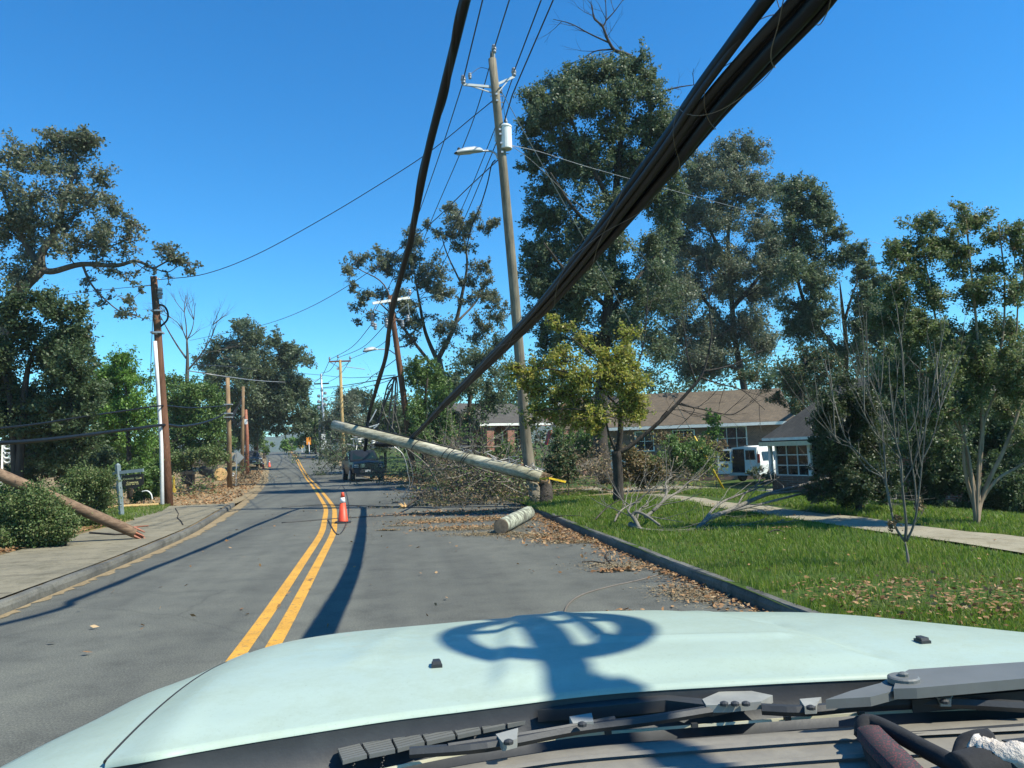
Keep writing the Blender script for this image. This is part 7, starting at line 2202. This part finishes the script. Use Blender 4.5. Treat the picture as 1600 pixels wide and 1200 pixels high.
# louvred grille pads on the cowl
ZC = CAMZ - DR - .040
def pad(p4, n, nm, mat):
    a_, b_, c_, d_ = [Zp(*q, ZC) for q in p4]
    mb = MB()
    for k in range(n):
        t0, t1 = k / n, (k + .72) / n
        L0, L1 = a_.lerp(d_, t0), a_.lerp(d_, t1); R_0, R_1 = b_.lerp(c_, t0), b_.lerp(c_, t1)
        mb.prism([L0, R_0, R_1, L1], (0, 0, .006))
    return obj(nm, mb, M[mat], veh)
for p4 in (((528, 1176), (562, 1168), (574, 1186), (536, 1196)), ((566, 1167), (608, 1157), (618, 1178), (578, 1186)), ((612, 1156), (652, 1146), (664, 1166), (622, 1177)), ((656, 1145), (698, 1135), (712, 1156), (668, 1166)), ((702, 1134), (740, 1126), (752, 1148), (716, 1156)), ((744, 1125), (780, 1119), (790, 1140), (756, 1147)), ((784, 1118), (816, 1114), (826, 1132), (794, 1139)),
           ((930, 1106), (966, 1100), (970, 1112), (938, 1118)), ((972, 1099), (1004, 1096), (1008, 1107), (976, 1112)), ((1010, 1095), (1042, 1092), (1046, 1102), (1014, 1107)), ((1048, 1092), (1078, 1090), (1080, 1099), (1050, 1102)),
           ((1452, 1092), (1478, 1085), (1520, 1097), (1500, 1102)), ((1484, 1084), (1512, 1078), (1560, 1092), (1530, 1097)), ((1518, 1077), (1545, 1071), (1600, 1087), (1568, 1092)), ((1552, 1070), (1580, 1064), (1640, 1080), (1608, 1087))):
    pad(p4, 6, 'cowl_louvre', 'greyplastic')
# wiper linkage brackets
for pts in ([(775, 1160), (810, 1150), (808, 1168), (786, 1174)], [(890, 1132), (925, 1126), (928, 1140), (896, 1143)], [(1098, 1104), (1125, 1092), (1175, 1091), (1208, 1098), (1190, 1108), (1140, 1113), (1104, 1114)], [(1250, 1104), (1284, 1101), (1276, 1115), (1258, 1116)], [(1350, 1093), (1385, 1089), (1388, 1100), (1366, 1104)], [(1455, 1096), (1492, 1094), (1486, 1104), (1470, 1104)]):
    mb = MB(); mb.prism([Zp(*q, ZC + .012) for q in pts], (0, 0, .012))
    br = obj('wiper_bracket', mb, M['castgrey'], veh)
    cx_, cy_ = sum(q[0] for q in pts) / len(pts), sum(q[1] for q in pts) / len(pts)
    mb = MB()
    for off in ((-1, 0, 1) if len(pts) > 4 else (0,)):
        mb.lathe(Zp(cx_ + off * 17, cy_ - 1, ZC + .024), [(.007, 0), (.007, .004), (.003, .006)], 8)
    obj('bolt', mb, M['plastic'], br)
mb = MB()
mb.tube(cat_rom([Zp(q[0], q[1], ZC + .014) for q in ((640, 1176), (760, 1166), (900, 1140), (1010, 1126), (1110, 1110))], 5), .008, 6)
mb.tube(cat_rom([Zp(q[0], q[1], ZC + .014) for q in ((1190, 1108), (1260, 1110), (1370, 1100), (1480, 1098), (1600, 1104))], 5), .009, 6)
mb.tube(cat_rom([Zp(q[0], q[1], ZC + .02) for q in ((700, 1165), (850, 1142), (960, 1122))], 5), .004, 5)
obj_split('wiper_linkage', mb, M['plastic'], veh)
# passenger-side wiper arm with its pivot
ZW = CAMZ - DR + .012
piv = Zp(1412, 1062, ZW)
mb = MB()
armt = [Zp(1396, 1076, ZW), Zp(1402, 1056, ZW), Zp(1420, 1046, ZW), Zp(1600, 1034, ZW), Zp(1760, 1024, ZW), Zp(1760, 1052, ZW), Zp(1600, 1060, ZW), Zp(1432, 1075, ZW)]
mb.prism(armt, (0, 0, -.016))
arm = obj('wiper_arm', mb, M['greyplastic'], veh)
mb = MB(); mb.prism([Zp(1290, 1093, ZW - .006), Zp(1330, 1079, ZW - .006), Zp(1376, 1067, ZW - .006), Zp(1402, 1050, ZW - .006), Zp(1402, 1078, ZW - .006), Zp(1360, 1089, ZW - .006)], (0, 0, -.014))
obj('arm_base', mb, M['greyplastic'], arm)
mb = MB(); mb.lathe(piv + Vector((0, 0, -.004)), [(.024, 0), (.024, .008), (.021, .010)], 20); mb.lathe(piv + Vector((0, 0, .006)), [(.008, 0), (.008, .004), (.004, .006)], 10)
obj('pivot_cap', mb, M['greyplastic'], arm)
mb = MB(); mb.prism([Zp(1420, 1080, ZW - .03), Zp(1600, 1063, ZW - .03), Zp(1700, 1056, ZW - .03), Zp(1700, 1068, ZW - .03), Zp(1600, 1080, ZW - .03), Zp(1425, 1094, ZW - .03)], (0, 0, -.02))
obj('wiper_blade', mb, M['rubber'], veh)
# driver-side wiper arm running dark along the bonnet edge
mb = MB(); mb.prism([Zp(840, 1110, ZW - .03), Zp(960, 1086, ZW - .028), Zp(1045, 1086, ZW - .028), Zp(1140, 1096, ZW - .03), Zp(1110, 1102, ZW - .03), Zp(1040, 1094, ZW - .03), Zp(940, 1104, ZW - .03)], (0, 0, -.018))
obj('wiper_arm', mb, M['plastic'], veh)
# pale lower windscreen trim and dash top
ZT = CAMZ - DR - .045
mb = MB()
tl = [Zp(q[0], q[1], ZT) for q in ((420, 1237), (510, 1218), (600, 1200), (700, 1179), (800, 1162), (900, 1147), (1030, 1136), (1150, 1127), (1300, 1116), (1440, 1108), (1552, 1104))]
tl = cat_rom(tl, 3)
mb.quadpatch([[p, p + Vector((0, -.0048, .001))] for p in tl]); mb.quadpatch([[p + Vector((0, -.0048, .001)), p + Vector((0, -.0052, -.003))] for p in tl])
trim = obj('windscreen_trim', mb, M['cream'], veh)
for px, py in ((950, 1143), (1085, 1132), (1230, 1121), (1345, 1113), (1530, 1105)):
    mb = MB(); mb.box(Zp(px, py + 1, ZT + .003), (.010, .007, .006))
    obj('trim_clip', mb, M['plastic'], trim)
mb = MB()
def dl(off, z):
    return cat_rom([Zp(q[0], q[1] + off, ZT) + Vector((0, 0, z)) for q in ((60, 1318), (240, 1277), (420, 1240), (600, 1205), (700, 1184), (800, 1167), (900, 1153), (1030, 1142), (1150, 1133), (1300, 1122), (1440, 1114), (1600, 1106), (1760, 1096))], 3)
e1, e2_, e3, e4, e5, e6 = dl(2, -.012), dl(8, -.010), dl(14, -.002), dl(26, .001), dl(48, -.002), dl(140, .0)
mb.mi = 0; mb.quadpatch([e1, e2_])
mb.mi = 1; mb.quadpatch([e2_, e3, e4, e5, e6])
obj('dashboard', mb, [M['dashdark'], M['dashgrey']], veh, smooth=True)
mb = MB()
e7, e8 = dl(34, .0055), dl(37, .0065); mb.quadpatch([e7, e8, dl(40, .0045)])
e9, e10 = dl(62, .004), dl(66, .006); mb.quadpatch([e9, e10, dl(69, .004)])
obj_split('dash_ridge', mb, M['dashgrey'], veh, smooth=True)
mb = MB(); mb.prism([Zp(1340, 1151, ZT + .004), Zp(1600, 1132, ZT + .004), Zp(1600, 1136, ZT + .004), Zp(1340, 1155, ZT + .004)], (0, 0, .002))
mb.prism([Zp(1565, 1158, ZT + .006), Zp(1640, 1150, ZT + .006), Zp(1640, 1158, ZT + .006), Zp(1575, 1162, ZT + .006)], (0, 0, .002))
obj_split('vent_slot', mb, M['plastic'], veh)
# strap and fleece cuff on the dash
zs_ = ZT + .02
stp = thing('strap', 'black strap with a red-flecked woven band folded over the dashboard', 'strap', Zp(1360, 1160, ZT))
mb = MB()
pa = [Zp(1352, 1133, zs_ + .012), Zp(1372, 1155, zs_ + .02), Zp(1398, 1180, zs_ + .02), Zp(1430, 1212, zs_ + .018)]
wv = (Zp(1338, 1148, zs_) - Zp(1366, 1132, zs_)) * .55
cp_ = cat_rom(pa, 5)
mb.quadpatch([[p - wv * .9 + Vector((0, 0, -.012)), p - wv * .8 + Vector((0, 0, .002)), p + wv * .8 + Vector((0, 0, .002)), p + wv * .9 + Vector((0, 0, -.012))] for p in cp_])
obj('woven_band', mb, M['webbing'], stp, smooth=True)
mb = MB()
mb.tube(cat_rom([Zp(1348, 1150, zs_), Zp(1350, 1132, zs_ + .012), Zp(1364, 1130, zs_ + .014), Zp(1400, 1146, zs_ + .012), Zp(1440, 1168, zs_ + .01), Zp(1500, 1200, zs_ + .01), Zp(1530, 1225, zs_)], 5), [.012] * 31, 8)
mb.tube(cat_rom([Zp(1366, 1168, zs_ - .005), Zp(1375, 1190, zs_ - .005), Zp(1390, 1215, zs_ - .005)], 5), .016, 8)
obj('black_edge', mb, M['blackcloth'], stp, smooth=True)
flc = thing('mitten', 'black glove-like cloth with white fleece trim lying at the corner of the dashboard', 'cloth', Zp(1550, 1190, ZT))
mb = MB()
mb.tube(cat_rom([Zp(1498, 1215, zs_ + .0), Zp(1508, 1185, zs_ + .006), Zp(1522, 1170, zs_ + .012), Zp(1545, 1172, zs_ + .01)], 5), [.012 + .001 * k for k in range(16)], 10)
mb.tube(cat_rom([Zp(1500, 1216, zs_), Zp(1540, 1206, zs_ + .004), Zp(1590, 1200, zs_ + .004), Zp(1640, 1190, zs_)], 5), .03, 10)
obj('black_cloth', mb, M['blackcloth'], flc, smooth=True)
mb = MB(); rf = random.Random(2)
base_ = cat_rom([Zp(1526, 1172, zs_ + .022), Zp(1556, 1179, zs_ + .024), Zp(1590, 1183, zs_ + .024), Zp(1630, 1183, zs_ + .02)], 8)
mb.tube(base_, [.017 + rf.uniform(-.002, .002) for _ in base_], 12, jit=.12, rng=rf)
obj('fleece_trim', mb, M['fleece'], flc, smooth=True)
# ------------------------------------------------------------------ air
def haze():
    mb = MB(); mb.box((0, 900, 12), (3300, 2300, 108))
    m = bpy.data.materials.new('haze'); m.use_nodes = True
    t = m.node_tree
    t.nodes.remove(t.nodes['Principled BSDF'])
    pv = t.nodes.new('ShaderNodeVolumePrincipled')
    pv.inputs['Color'].default_value = (0.75, 0.85, 0.95, 1)
    pv.inputs['Density'].default_value = 0.0003
    t.links.new(pv.outputs[0], t.nodes['Material Output'].inputs['Volume'])
    o = obj('haze', mb, m); o['kind'] = 'stuff'
haze()
